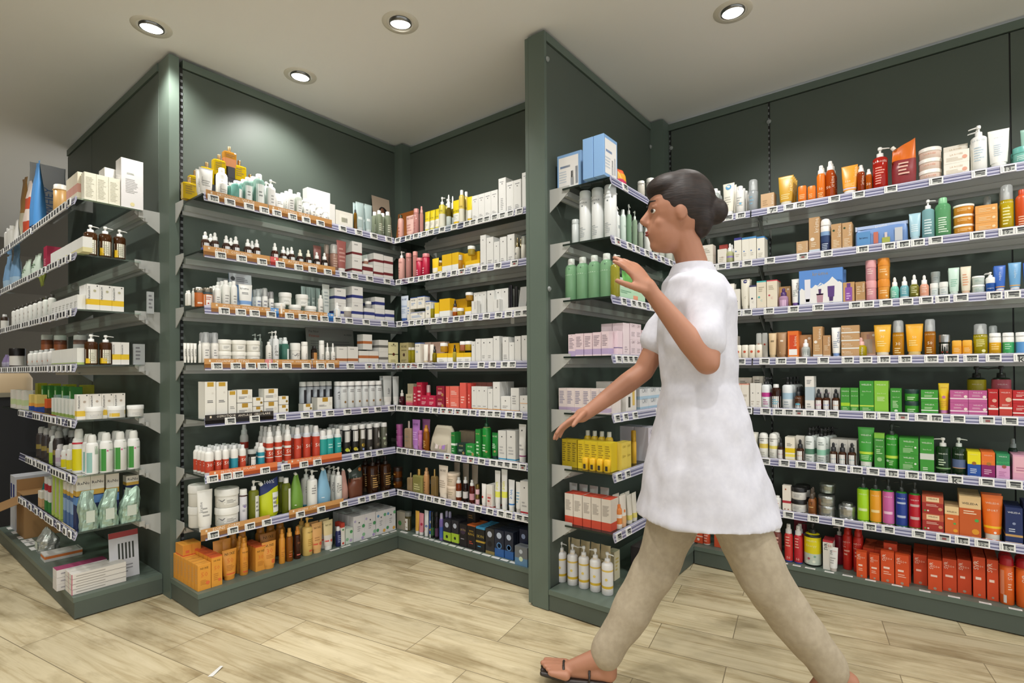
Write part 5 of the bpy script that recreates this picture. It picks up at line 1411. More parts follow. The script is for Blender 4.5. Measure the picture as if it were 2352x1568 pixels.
pump 704 729 1079 1 r=2 |c:e4e4de k:e6e6e0 n:r b:0,.04,58a8cc l:.35,.55,909090,3,.28 o:0,.58,.1,c0c0bc|large white pump bottle with blue base line
pouch 733 766 1077 1 dep=.06 |c:84b4d0 k:e4e4de n:a l:.2,.25,e4ecf2,1,.1,-.2|sky blue refill pouch
pump 768 786 1072 1 r=3 |c:e2e2dc k:e6e6e0 n:l v:kreme,.4,.3,66666a,-.34 l:.3,.5,909090,3,.25,.1|white pump bottle
pouch 788 801 1078 1 dep=.05 w=.055 d=.03 |c:c09488 k:e4e4de n:a|dusty pink refill pouch
pouch 806 838 1066 1 dep=.05 |c:6a3c2a k:e4e4de n:s b:.6,1,2e3a34 o:.25,.85,.12,a0602c t:honey,.58,.5,c8a894|brown refill pouch with dark top
pump 842 869 1049 1 r=2 |c:3c2110 m:g k:241a14 n:l t:Rêve_de_miel,.5,.8,c8a060 l:.15,.45,c8a060,5 o:.36,.6,.1,c07830|brown pump bottle, left
pump 872 898 1046 1 r=2 |c:3c2110 m:g k:241a14 n:l t:Rêve_de_miel,.5,.8,c8a060 l:.15,.45,c8a060,5 o:.36,.6,.1,c07830|brown pump bottle, right
@B0
box 454 485 1295 1 r=7 d=.02 dep=.036 gap=.005 |c:e09a34 b:.96,1,e4a040 t:NUXE,.84,.6,5c4418 t:50,.6,.5,dc7830 l:.2,.4,c07c28,4,.3 o:.25,.25,.16,e07038 S:c8a078|small orange sun carton in the end file
box 486 511 1277 1 r=5 d=.02 dep=.043 gap=.006 |c:e09a34 b:.97,1,d86030 t:NUXE,.86,.6,5c4418 t:50,.62,.5,dc7830 l:.2,.45,c07c28,4,.3 o:.25,.2,.16,e07038|taller orange sun carton beside the end file
box 420 462 1243 2 d=.20 z=.118 h=.052 dep=.09 |c:df9636 k:e8a03c b:0,.1,d86038 L:.2,.25,.5,dc6c40|wide orange carton lying on the rear cartons
tube 513 549 1260 1 dep=.04 |c:e0983a k:dc9438 t:NUXE,.86,.66,4c3c14 t:50,.64,.4,dc7830 l:.3,.5,b87424,4,.26 L:.28,.18,.22,d85c30|orange sun tube marked fifty
spray 550 570 1234 1 r=2 |c:dc9434 k:dc9434 t:NUXE,.62,.7,4c3c14 t:50,.45,.5,dc7830 l:.2,.36,b87424,3 L:.3,.08,.12,d85c30|orange sun spray marked fifty
box 587 611 1254 1 r=3 |c:dd9636 b:.97,1,d86030 t:NUXE,.8,.7,4c3c14 t:30,.56,.5,dc7830 l:.2,.4,b87424,4|orange sun carton marked thirty
tube 605 639 1242 1 d=.03 dep=.04 |c:dd9840 k:dc9840 t:NUXE,.86,.62,4c3c14 t:30,.66,.42,dc7830 l:.38,.54,b87424,3,.26 o:.2,.26,.14,dc6c38|orange sun tube marked thirty
spray 640 655 1215 1 |c:dd9636 k:dc9434 t:30,.45,.5,dc7830 l:.2,.36,b87424,3|orange sun spray marked thirty
spray 656 673 1212 1 |c:9a5c1c m:g k:dca048 l:.12,.25,c86038,2 t:sun,.3,.5,c88848|golden amber spray
spray 675 691 1208 1 |c:4a2414 m:g k:cc842c t:50,.5,.4,b06838 L:.3,.12,.15,dc7060|dark brown spray with orange cap
spray 506 572 1216,1207 3 d=.15 r=1 |c:c88430 k:c88430|orange spray bottle in the back row, left part
spray 592 660 1200,1188 3 d=.17 r=1 |c:b87828 k:b87828|amber spray bottle in the back row, right part
tube 496 530 1238 2 d=.09 w=.05 |c:c88432 k:c88432|orange tube behind the front row
tube 600 640 1222 1 d=.12 dep=.04 |c:b87a38 k:b87a38 t:NUXE,.86,.6,4c3c14|brown orange tube behind
pump 693 718 1188 1 r=2 |c:e2be6c k:dfae54 n:r t:NUXE,.62,.6,5c4c20,.1 l:.25,.45,b89040,4,.3,.1 L:-.1,.1,.15,d86c40,.3|large pale yellow pump bottle
tube 719 745 1199 1 r=2 dep=.035 |c:e0ac6c k:dfb070 t:NUXE,.84,.62,5c4420 l:.4,.55,b8804c,2,.3 o:.2,.3,.14,dc6048 L:-.4,.28,.33,d85c40,-.05|peach sun tube
tube 746 769 1193 1 r=2 dep=.035 |c:ddcb9a k:e6e4dc b:.13,.5,dcd6cc t:NUXE,.84,.6,5c5430 o:.2,.3,.13,dc6c5c L:-.4,.28,.33,d85c50,-.05|cream sun tube with white base
can 770 783 1209 1 |c:262c5c k:e4e4e4 l:.2,.6,9098c0,4|small navy bottle with silver cap
box 784 792 1201 1 r=2 dep=.03 |c:e2ded4 b:.8,1,b84030 o:0,.7,.25,3c8c44 o:0,.1,.3,c04030|slim white carton with red leaves
box 794 811 1213 1 r=2 dep=.03 |c:cfd8cc o:.25,.75,.2,4a9458 o:-.3,.3,.2,8cb890 o:.2,.2,.2,b8a8c8|small white carton with green leaves
box 812 863 1184,1178 2 r=4 dep=.05 |c:d8d6d6 o:-.36,.8,.1,b0a8c4 o:.38,.55,.14,4c9460 o:.4,.2,.14,88b890 o:.3,.08,.12,a898c4 l:.35,.6,a0a0a4,3,.16 o:0,.72,.06,30343c|white carton with lilac and green shapes
box 864 909 1174,1166 2 r=4 dep=.05 |c:d8d6d6 o:-.36,.2,.14,4c9460 o:.38,.8,.14,68a878 o:-.3,.8,.12,6898c0 o:.3,.12,.14,dca84c l:.35,.6,a0a0a4,3,.16 o:0,.72,.06,30343c|white carton with blue and orange shapes
@C7
card 906 949 484 1 d=.2|c:b86a2c o:-.3,.5,.1,e0a060|glossy copper orange card in the corner
cap 914 928 494 1 |c:dfa89c k:3c3c20 m:p l:.1,.5,b8786c,3|pink serum bottle with dark top
tube 929 949 496 1 dep=.03 |c:e6bdb2 k:dfb0a6 t:NUXE,.86,.7,8c4c44 l:.2,.6,c89088,3|pale pink tube
wide 950 963 480 1 |c:d89c94 m:g k:d89890 l:.2,.5,b06c68,3|rose lotion bottle
spray 964 973 474 1 |c:d89c94 m:g k:dca098|slim rose spray bottle
tube 972 1007 487,481 3 dep=.03 |c:e6cf1c k:e8dc50 b:.13,.5,ece8d8 t:NUXE,.62,.6,6c6420 l:.2,.4,c8c4b0,3|yellow and white tube
pump 1008 1024 453 1 r=2 |c:d4c445 k:eeeeea n:r t:NUXE,.55,.8,6c6420 b:.04,.46,dfdccb|pale yellow pump bottle
drop 1025 1037 447 1 r=2 |c:6c5c14 m:g k:eeeeea b:.0,.32,c6d0cc|dark oil dropper with white bulb
tube 1036 1054 461 1 dep=.03 |c:e2cb18 k:e8c020 t:NUXE,.55,.8,5c5420 b:.13,.46,e6e6de l:.2,.4,c0c4bc,3|yellow tube before the oil bottle
cap 1054 1068 437 1 r=2 |c:d8bf5c k:eeeeea t:NUXE,.5,.8,6c6420 b:.03,.44,dfdccb|tall pale yellow bottle
tube 1069 1082 453 1 dep=.03 |c:e2cb18 k:e8c020 b:.13,.46,e6e6de|yellow tube beside white cartons
box 1084 1143 450,436 4 r=3 dep=.04 |c:e3e3df o:0,.75,.06,2c2c34 l:.82,.86,707078,1,.3 l:.1,.2,a8a8a8,2,.3|white carton with small dark emblem, first four
box 1145 1162 409 1 r=2 dep=.05 |c:e3e3df o:0,.84,.06,2c2c34 l:.88,.91,707078,1,.3 l:.1,.45,b0b0b0,7,.2|tallest white carton in the middle of row
box 1163 1197 419,411 2 r=3 dep=.05 |c:e3e3df o:0,.8,.06,2c2c34 l:.86,.9,707078,1,.3 l:.05,.2,a8a8a8,3,.3|white carton with small dark emblem, tall pair
box 1199 1218 395 1 r=2 dep=.05 |c:e3e3df o:0,.84,.06,2c2c34 l:.88,.91,707078,1,.3|tall white carton against the divider
@C6
pump 915 931 577 1 |c:d8a49a k:dedad6 n:r t:NUXE,.6,.8,8c4c44 l:.2,.45,b07870,3|dusty pink pump bottle
wide 932 946 582 1 |c:c08880 m:g k:d29088|dusty pink lotion bottle, left
wide 948 960 578 1 |c:c88880 m:g k:d89890|dusty pink lotion bottle, right
wide 958 971 593 1 w=.042 |c:b81c40 k:d87c80 l:.1,.4,f0c0c8,3|crimson bottle with pink cap, left
wide 972 986 583 1 w=.045 |c:b81c40 k:d88488 l:.1,.4,f0c0c8,3|crimson bottle with pink cap, right
tube 989 1005 594 1 dep=.025 |c:ecc81c k:ece4a0 b:.13,.4,e9e4d4|yellow tube
jar 1006 1014 596 1 z=.05 h=.032 d=.03 w=.04 |c:c89c2c m:g k:ecece6|small amber jar on yellow carton
box 1005 1014 611 1 dep=.04 |c:e6bf14 b:0,.3,ecece4|low yellow carton under the amber jar
box 1015 1037 584 2 r=2 dep=.035 |c:e2b70e b:0,.36,e6e8e4|yellow carton with white base
box 1038 1053 580 1 r=2 dep=.05 |c:e2b70e b:0,.36,e6e8e4|taller yellow carton with white base
over 1054 1060 586 1 w=.03 |c:c8902c m:g|slim amber bottle between yellow cartons
box 1061 1102 580,578 1 d=.06 dep=.05 |c:e2b70e L:.3,.1,.3,ecece4|large yellow carton standing behind
box 1069 1101 598,596 1 dep=.045 |c:e6b90e b:0,.5,ecece4 l:.15,.35,c8c8c0,2|low yellow carton with white base
jar 1074 1092 580 1 z=.075 h=.05 d=.01 |c:c8b048 m:g k:eceee8|yellow jar with white lid on the low carton
box 1103 1116 540 1 r=2 dep=.05 |c:e0e0dc o:0,.84,.07,2c2c34 l:.06,.14,a8a8a8,1|white emblem carton, first
box 1117 1133 545 1 r=2 dep=.05 |c:e0e0dc o:0,.82,.07,2c2c34 l:.06,.2,a8a8a8,2|white emblem carton, second
box 1134 1147 555 1 r=2 dep=.05 |c:e0e0dc o:0,.8,.07,2c2c34 l:.06,.2,a8a8a8,2|white emblem carton, third and lowest
box 1148 1163 544 1 r=2 dep=.05 |c:e0e0dc o:0,.82,.07,2c2c34 l:.06,.2,a8a8a8,2|white emblem carton, fourth
box 1165 1182 538 1 r=2 dep=.05 |c:e0e0dc o:0,.82,.07,2c2c34 l:.06,.2,a8a8a8,2|white emblem carton, fifth
drop 1183 1195 546 1 r=2 |c:dcdad0 k:a89870 K:m l:.2,.4,888888,1|white serum bottle with champagne dropper
over 1197 1209 543 1 |c:dfdccf k:d8d8cc|white airless bottle by the divider
@C5
tube 917 934 680 1 dep=.03 |c:c8d0dc k:3a5ea0 t:NUXE,.86,.6,4c5c84 t:Crème,.6,.7,5c88c4 l:.3,.5,98a8c0,3|white tube with blue cap
box 935 941 690 1 dep=.04 |c:e0dcd0 l:.3,.7,7c98c8,3|slim white carton with blue script
box 942 975 716 1 dep=.05 |c:e2ded2 b:.9,.96,3c5ca4 l:.3,.6,88a4cc,2,.4 t:NUXE,.75,.35,4c4c50,.2|wide low white carton with blue script
box 942 957 693 1 z=.071 h=.068 dep=.045 |c:e2ded2 b:.94,1,3c5ca4 t:NUXE,.75,.6,4c4c50 l:.3,.55,88a4cc,2|white carton on the wide one, left
box 958 975 692 1 z=.071 h=.07 dep=.045 |c:e2ded2 b:.94,1,3c5ca4 t:NUXE,.75,.6,4c4c50 l:.3,.55,88a4cc,2|white carton on the wide one, right
box 977 989 691 1 dep=.06 |c:e2ded2 b:.94,1,3c5ca4 t:NUXE,.85,.7,4c4c50 l:.5,.7,88a4cc,3 o:0,.3,.1,50505c|tall white carton with blue script
over 990 997 697 1 w=.03 |c:a09414 m:g|slim oil bottle in front of amber shades
box 998 1008 695 1 dep=.035 |c:e4c01c b:0,.3,ecece4|slim yellow carton
box 1009 1033 686 1 dep=.045 |c:e2b410 b:0,.36,e6e8e4 |tall yellow carton
box 1034 1073 687 1 d=.08 dep=.05 |c:dba80c|wide yellow carton standing behind
drop 1041 1050 689 1 w=.03 |c:c4641c m:g k:1c1c1c b:.3,.55,d0ccc0|amber dropper with black bulb
jar 1024 1040 714 1 |c:c8b860 m:g k:ececea|low yellow jar with white lid, left
jar 1050 1066 708 1 |c:ccb04c m:g k:ececea|low yellow jar with white lid, right
box 1068 1082 705 1 dep=.045 |c:e4b810 b:0,.5,ececea|low yellow carton
jar 1074 1083 688 1 z=.088 h=.045 w=.045 d=.03 |c:cc9c3c m:g k:ececea|yellow jar standing on low carton
box 1083 1095 691 1 dep=.03 |c:dfdfdb L:.05,.4,.95,c4c4c0,.3 b:0,.06,e09a3c|small white carton with tube picture, left
box 1088 1117 673,668 3 d=.05 r=2 dep=.045 |c:dededa o:0,.86,.08,2c2c34|tall white emblem carton, left three
box 1119 1135 667 1 d=.02 r=2 dep=.05 |c:dededa o:0,.84,.08,2c2c34 b:0,.03,e09a3c|tall white emblem carton with orange line
box 1137 1167 664,662 2 d=.04 r=2 dep=.05 |c:dcdcd8 o:0,.86,.08,2c2c34|tall white emblem carton, right pair
box 1134 1147 687 1 dep=.03 |c:dfdfdb L:.05,.35,.95,a8a8a4,.3 b:0,.06,e09a3c|small white carton with tube picture, right
stick 1170 1177 655 1 d=.03 w=.022 |c:16141c k:0e0c14|black mascara like tube, left
stick 1183 1189 658 1 d=.03 w=.022 |c:141414 k:1a1a1a|black tube with white print, right
card 1189 1207 657 1 d=.02 |c:a8a8a4 n:.2|grey card leaning beside the divider
box 1160 1212 705,702 1 d=.0 dep=.012 |c:e0e0dc|long white display tray edge
@C4
box 918 938 787 1 dep=.05 |c:a59a6c t:NUXE,.82,.6,4c4828 o:0,.42,.13,3c2418 l:.1,.2,6c6440,2 l:.6,.68,6c6440,1|khaki gold carton with round seal
wide 939 945 798 1 w=.026 |c:9c9014 m:g k:c8c4b8|tiny oil bottle, left
wide 946 952 798 1 w=.026 |c:9c9014 m:g k:c8c4b8|tiny oil bottle, right
box 953 965 787 1 dep=.06 |c:e2ded2 b:.95,1,5c78b0 t:NUXE,.84,.7,5c5c60 l:.5,.62,88a4cc,2|white carton with blue top edge
tube 970 980 791 1 dep=.025 |c:e6e2d8 k:d8c8a4|small white tube, left
tube 984 993 791 1 dep=.025 |c:e6e2d8 k:a08868|small white tube, right
box 967 990 786 1 d=.05 dep=.04 |c:c8aea0 k:c4a898|pinkish carton behind the small tubes, left
box 992 1022 785 1 d=.06 dep=.04 |c:c4a594|pinkish carton behind the small tubes, right
drop 994 1003 794 1 w=.028 |c:8c7c10 m:g k:1c1c18|small yellow dropper with black bulb
box 1003 1027 811 1 dep=.045 |c:e4ba14 b:0,.55,ecece6 l:.1,.4,c8c8c0,2|low yellow and white carton, left
jar 1011 1029 793 1 z=.063 h=.052 |c:d0a030 m:g k:ececea|yellow jar on the left low carton
box 1029 1055 788 1 d=.06 dep=.05 |c:dcaa0c|taller yellow carton behind the jars
box 1028 1040 811 1 dep=.045 |c:e4ba14 b:0,.55,ecece6|low yellow and white carton, middle
drop 1041 1048 791 1 w=.028 |c:bcb048 m:g k:1c1c18|slim yellow dropper in the middle
box 1048 1081 810 2 dep=.045 |c:e4ba14 b:0,.55,ecece6 l:.1,.4,c8c8c0,2|low yellow and white carton, right pair
jar 1056 1071 791 1 z=.066 h=.052 |c:c87c5c m:g k:ececea|amber jar on right low cartons
jar 1073 1081 791 1 z=.066 h=.052 w=.045 |c:d4b43c m:g k:ececea|yellow jar on right low cartons
box 1083 1091 784 1 dep=.045 r=2 |c:dededa o:0,.82,.1,2c2c34 b:0,.04,b08c6c|white emblem carton with brown line, first
box 1092 1104 778 1 dep=.045 r=2 |c:dededa o:0,.82,.08,2c2c34 b:0,.04,b08c6c|white emblem carton with brown line, second
box 1105 1132 777 2 dep=.045 r=2 |c:dededa o:0,.82,.08,2c2c34 b:0,.04,b08c6c l:.15,.3,a8a8a8,2|white emblem carton with brown line, middle pair
box 1133 1147 772 1 dep=.05 r=2 |c:dededa o:0,.88,.07,2c2c34 b:0,.04,a07c5c|white emblem carton with brown line, tall
box 1154 1168 774 1 dep=.05 r=2 |c:dededa o:0,.84,.07,2c2c34 b:0,.04,a07c5c l:.1,.3,a8a8a8,3|white emblem carton with brown line, after the gap
box 1169 1181 786 1 dep=.04 |c:e2e2de o:0,.84,.07,2c2c34|low white emblem carton
box 1182 1196 772 1 dep=.05 r=2 |c:dededa o:0,.84,.07,2c2c34 b:0,.04,a07c5c|white emblem carton before the last
box 1198 1213 770 1 dep=.05 r=2 |c:dededa o:0,.84,.07,2c2c34 b:0,.04,a07c5c|white emblem carton against the divider
@C3
drop 917 930 895 1 |c:48101c m:g k:c8c4bc l:.2,.4,b89098,2|dark red dropper bottle
box 932 947 905 1 dep=.04 |c:c0b494 b:0,.3,c8546c b:.3,.45,d09080 t:NUXE,.75,.6,5c4c30|champagne carton fading to pink
box 936 950 881 1 d=.05 z=.0 dep=.04 |c:bdb193 b:0,.3,c04860|taller champagne carton fading to pink
box 949 957 888 1 dep=.04 |c:b01838 l:.2,.7,e8b0b8,3|slim crimson carton
box 957 969 878 1 d=.02 dep=.05 |c:b01838 l:.2,.7,e8b0b8,3 t:NUXE,.86,.6,e8c0a8|tall crimson carton
over 981 988 884 1 w=.026 |c:b82440 k:e0c8c8|slim crimson spray
box 965 1000 909,908 2 dep=.05 |c:b81440 t:NUXE,.75,.5,f0c8c0 l:.2,.5,f0b8c0,3,.3|low crimson carton
box 1002 1020 887 1 st=2 dep=.05 |c:8c1430 t:NUXE,.76,.5,e0a868 l:.2,.5,f0b8c0,3,.3 o:.3,.2,.14,b08048|dark crimson carton, stacked
box 1024 1032 887 1 st=1 dep=.045 |c:dc5c50 k:b88870 l:.2,.5,f4c4b8,3|slim coral carton
box 1033 1053 887 1 st=2 dep=.05 |c:e06c5c k:b88870 l:.2,.6,f4c8bc,3,.35|coral carton, stacked
box 1056 1070 879 1 dep=.045 |c:dc5c50 l:.2,.5,f4c4b8,3 k:a87c60|tall coral carton
box 1074 1081 880 1 dep=.045 |c:c84038 l:.2,.6,f4c4b8,3,.2|tall narrow coral carton
box 1083 1131 878 4 d=.09 dep=.045 |c:a8685c k:9c6c58|coral brown carton standing behind
box 1083 1119 887,888 3 dep=.045 |c:dcdcd8 o:0,.82,.08,2c2c34 b:.02,.07,e09a3c l:.12,.2,a8a8a8,1|white emblem carton with orange line, left three
box 1120 1131 893 1 dep=.04 |c:dededa o:0,.82,.08,2c2c34 b:.02,.07,e09a3c|white emblem carton with orange line, shorter
box 1132 1148 877 1 dep=.06 r=2 |c:dededa o:0,.8,.07,2c2c34 b:.02,.06,e09a3c l:.1,.2,a8a8a8,1|white emblem carton with orange line, tallest
box 1150 1172 910 1 dep=.05 |c:e2e2de o:0,.7,.05,2c2c34 b:.04,.1,e09a3c l:.2,.4,a8a8a8,2|wide low white carton with orange line
box 1173 1192 891 1 dep=.05 r=2 |c:dcdcd8 b:.02,.06,e09a3c l:.3,.7,a0a0a0,4|white carton with printed columns and orange line
box 1194 1212 909 1 st=2 dep=.05 |c:e2e2de b:.04,.1,e09a3c o:0,.6,.05,2c2c34|low white carton with orange line, stacked
@C2
jar 910 926 974 1 st=2 |c:a0508c k:9c5488 l:.2,.5,d8a8cc,2|violet jar, stacked
oil 928 943 967 1 dep=.03 |c:b49c80 m:g k:dcd0c0 l:.2,.5,888070,2|slim perfume flask with purple bow
tube 943 961 963 1 dep=.03 |c:b078c0 k:b888c8 t:NUXE,.84,.6,5c3870 l:.3,.6,d0a8dc,4|large violet tube
tube 966 984 962 1 d=.05 dep=.03 |c:9c6094 k:9c6094|plum tube behind
wide 960 971 988 1 |c:b46ca0 k:b46ca0 l:.2,.5,dcb0d0,3|pink violet bottle
spray 972 987 976 1 |c:9c5c14 m:g k:c8842c l:.1,.4,d8b070,4|amber spray bottle with orange cap
box 1036 1045 993 1 dep=.05 |c:1f7a34 t:NUXE,.86,.7,c8b87c b:.4,.5,e0ece0 l:.1,.3,a8d0b0,2|tall slim green carton
box 1050 1068 1018 1 dep=.045 |c:12302a t:NUXE,.8,.5,c8b87c l:.3,.5,a8c0b0,2 o:.3,.2,.14,a08858|low dark green carton
box 1069 1090 1020 1 dep=.045 |c:1f8a38 t:NUXE,.8,.5,d8e8c8 l:.3,.5,c8e4cc,2 o:.3,.2,.14,a8905c|low bright green carton
box 1055 1090 990 4 d=.06 dep=.05 |c:675c4c k:7c705c|brown grey carton in the row behind
box 1092 1103 986 1 dep=.04 |c:1f8434 t:NUXE,.84,.7,d8c88c l:.1,.6,c0e0c4,4 o:.2,.1,.12,a8905c|tall green carton
pump 1108 1129 958 1 |c:1c8a34 k:124a2c n:l b:.75,.86,c4ac74 t:NUXE,.55,.5,d8c88c l:.15,.35,c8e4cc,3 o:.25,.16,.12,a8905c|green pump bottle
tube 1126 1141 993 1 dep=.03 |c:167a30 k:163a3a t:NUXE,.86,.7,c8e0c0 l:.4,.6,c8e4cc,3 o:.15,.3,.14,a8905c|green tube
box 1144 1162 989 1 r=2 dep=.045 |c:d6d6d2 b:.04,.08,3c9cc8 o:0,.8,.07,2c2c34 l:.2,.5,b0b0b0,3|white carton with blue line, left
box 1164 1184 989 1 r=2 dep=.045 |c:d6d6d2 b:.04,.08,3c9cc8 o:0,.8,.07,2c2c34 l:.2,.5,b0b0b0,3|white carton with blue line, right
tube 1187 1205 974 1 dep=.035 |c:dededa k:e2e2de b:.16,.19,8c2c6c o:0,.84,.08,2c2c34 l:.3,.5,a8a8a8,2|large white tube with magenta line
@C1
jar 903 925 1073 1 st=2 d=.015 |c:6a3a12 m:g k:2a1a12 l:.2,.5,c89848,1|amber brown jar in the corner, stacked
oil 934 945 1086 1 dep=.03 |c:a8906c m:g k:c8b48c|small perfume flask, left
oil 946 970 1078 1 dep=.035 |c:a09c5c m:g k:c4a058 l:.1,.4,ccc890,3|square perfume flask with gold cap
spray 973 987 1074 1 |c:b88858 m:p k:c09468 l:.1,.5,7c5c3c,4|copper spray bottle
oil 989 1001 1078 1 dep=.025 |c:8c7448 m:g k:c8a868|slim perfume flask, right
tube 1003 1025 1068 1 dep=.035 |c:e0d4c4 k:e2d8c8 t:NUXE,.84,.6,6c6458 l:.3,.55,a89c8c,4|cream tube
jar 1027 1058 1085 1 st=2 |c:dfcdb8 k:dccab4 n:s l:.3,.6,a89c84,2|cream jar, stacked
tube 1036 1098 1064 3 d=.15 dep=.03 w=.05 |c:bcae9c k:bcae9c|cream tube standing behind
spray 1047 1061 1096 1 |c:7c3010 m:g k:c8c8c4 b:.15,.42,e0dcd8|small amber spray with white label
spray 1063 1076 1095 1 |c:241818 m:g k:c0c0bc b:.15,.42,c8c4c4|small black spray with grey label
spray 1078 1091 1102 1 |c:5c1c14 m:g k:c8c8c4 b:.15,.42,c8909c|small brown spray with pink label
jar 1092 1102 1112 1 st=2 |c:6c4c2c k:8c7844 K:m b:0,.5,e0b8c4|tiny honey jar, stacked
tube 1103 1114 1110 1 dep=.025 |c:e2e0dc k:e2e0dc l:.3,.5,c83c40,1|small white tube
box 1117 1131 1114 1 r=2 dep=.04 |c:dfdcd4 b:.0,.04,b83c3c L:.36,.1,.6,d8c4bc l:.2,.5,b04040,2|small white carton with red frame
tube 1133 1146 1080 1 dep=.03 |c:e0e0dc k:e6e6e2 b:.3,.45,dfe05c v:sun,.6,.2,e0e040|white tube with yellow stripe, left
tube 1148 1162 1077 1 dep=.03 |c:e0e0dc k:e6e6e2 b:.3,.45,dfe05c v:sun,.6,.2,e0e040|white tube with yellow stripe, right
tube 1164 1179 1101 1 dep=.03 |c:e0e2e2 k:e6e6e2 b:.2,.25,4c88c8 v:blue,.55,.3,4c88c8|white tube with blue stripe
tube 1181 1194 1106 1 dep=.03 |c:e0e0dc k:c8c4bc l:.3,.7,88b0c8,4|white tube with pale blue print
box 1195 1214 1105 1 dep=.05 |c:d8d8d4 b:.03,.08,b82c38 o:0,.8,.07,2c2c34 l:.2,.4,a8a8a8,2|white carton with red line
@C0
box 911 930 1175 1 d=.05 dep=.03 |c:9c9484 k:8c8474 o:-.1,.35,.2,3c7c3c|brown paper packet with green square
jar 930 946 1175 1 |c:5c5430 m:g k:787870 n:s L:.44,.05,.66,e4e0d8 l:.4,.55,7c3c38,1 o:-.15,.2,.08,7c7448 o:.18,.2,.08,7c7448|glass capsule jar with white label
tube 953 958 1172 1 w=.035 dep=.025 |c:d8a848 k:dedcd8|yellow tube behind pink one
tube 959 970 1177 1 dep=.028 |c:d88c98 k:dedcd8 o:.2,.5,.2,b02048|pink tube with berry picture
tube 971 981 1171 1 dep=.028 |c:dededc k:dedcd8 o:.2,.4,.2,2050a8 o:-.2,.25,.15,e0a030|white tube with blue dots
tube 982 992 1173 1 dep=.028 |c:2c58b0 k:dedcd8 o:.1,.6,.25,e4e4e0 o:0,.3,.15,e0a030|blue tube with white dots
wide 989 998 1175 1 |c:20281e m:g k:141414 b:.1,.4,2c5c34|dark bottle with green label
wide 999 1008 1175 1 |c:201820 m:g k:141414 b:.1,.4,4c2c50|dark bottle with purple label
can 1009 1020 1178 1 |c:7864a8 k:b8b0cc b:.1,.5,3c5cac|violet bottle with lilac cap
can 1019 1034 1173 2 d=.08 |c:483c70 k:a8a4c0|violet bottle standing behind
box 1018 1035 1194 1 r=4 dep=.03 |c:26262e b:.08,.46,a8c838 o:0,.26,.16,202818 o:0,.78,.26,b8c0d0|black and lime carton, left
box 1037 1053 1196 1 r=4 dep=.03 |c:26262e b:.08,.46,a8c838 o:0,.26,.16,202818 o:0,.78,.26,b8c0d0|black and lime carton, right
box 1055 1072 1204 1 r=3 dep=.035 |c:1a1618 t:SKYN,.75,.66,a89858 o:0,.7,.34,3c2c44 l:.3,.4,8c8890,1|black carton with violet ring
box 1073 1092 1206 1 r=3 dep=.035 |c:1c1614 t:SKYN,.75,.5,c0a040 t:KING,.62,.7,c8a840 l:.2,.35,b84c34,2,.25 b:.96,1,b85c28|black carton with gold lettering
box 1073 1092 1177 1 d=.09 st=4 dep=.04 |c:1c1816 l:.2,.7,806030,2|black carton stacked high at the back
box 1093 1113 1211 1 r=4 dep=.035 |c:161818 b:.92,1,3c8cb8 t:SKYN,.62,.8,c0a850 b:.36,.44,b89838 l:.15,.25,4c8cb8,1|black carton with blue and gold bands
box 1115 1135 1214 1 r=4 dep=.035 |c:2c2c2e b:0,.12,8c7c48 o:0,.78,.27,b8c0d0 o:0,.4,.26,141418|grey carton with gold base
box 1136 1157 1218 1 r=4 dep=.035 |c:1f2638 b:0,.3,2c5c9c o:0,.8,.27,b8c4d8 o:0,.42,.28,5c8cc0 o:0,.42,.2,1c2438|navy carton with blue ring, left
box 1159 1179 1222 1 r=4 dep=.035 |c:1f2638 b:0,.3,2c5c9c o:0,.8,.27,b8c4d8 o:0,.42,.28,5c8cc0 o:0,.42,.2,1c2438|navy carton with blue ring, right
box 1182 1211 1256 1 d=.01 dep=.05 |c:6c7074 b:0,.4,5c84a8 o:0,.36,.16,c8d8b8 o:0,.75,.14,b4bcc4|low silver blue carton
box 1193 1212 1216 1 d=.07 r=3 dep=.05 |c:131c38 o:0,.78,.25,8c9cc0 o:.1,.35,.3,2c4c88|dark navy carton behind the silver one
box 1100 1180 1190,1204 4 d=.18 r=2 dep=.045 |c:15161c l:.3,.7,4c5068,1|dark carton in the rows behind
@De7
box 1279 1336 352,335 1 dep=.13 |c:86aedb L:-.42,.07,.92,eceae6,.38 l:.2,.55,c4ccd4,5,.2,-.2 L:-.36,.62,.68,88a8d4,.05 L:.06,.1,.32,d4d8dc,.2 L:.08,.32,.5,303438,.18 L:.26,.12,.6,b8c4d4,.36|large pale blue gift carton turned to the end
@De6
wide 1324 1411 441,429 3 gap=.0 w=.054 |c:e2e5e3 k:dfe4e2 t:CAUDALIE,.76,.75,6c7478 o:0,.7,.06,6c7478 l:.1,.3,a8b0b4,6,.3|tall white can
wide 1313 1331 505 1 d=.03 |c:d0d6d4 k:ccd2d0|shorter white can
@De5
cap 1292 1401 598,582 4 |c:8fbf94 m:g k:eceeea L:-.42,.6,.84,b0c8b0,.42 o:.1,.75,.05,50705c|tall clear green water bottle
pump 1402 1424 584 1 |c:a8a438 m:g k:eceeea n:r|yellow green pump bottle
@De4
box 1305 1321 768 1 r=1 dep=.07 |c:e2cdd2 S:b0a0b0 b:0,.24,b8a4c8 l:.35,.85,9c8c98,7,.36 o:0,.95,.04,3c3c50|pale pink carton, deepest of the row
box 1321 1340 766 1 dep=.07 |c:e2cdd2 b:.06,.3,b8a4c8 l:.4,.88,9c8c98,7,.36|pale pink carton, second from the back
box 1341 1360 765 1 dep=.07 |c:e2cdd2 b:.06,.3,b8a4c8 l:.4,.88,9c8c98,7,.36|pale pink carton, middle of the end row
box 1361 1380 763 1 dep=.07 |c:e2cdd2 b:.06,.3,b8a4c8 l:.4,.88,9c8c98,7,.36|pale pink carton, second from the front
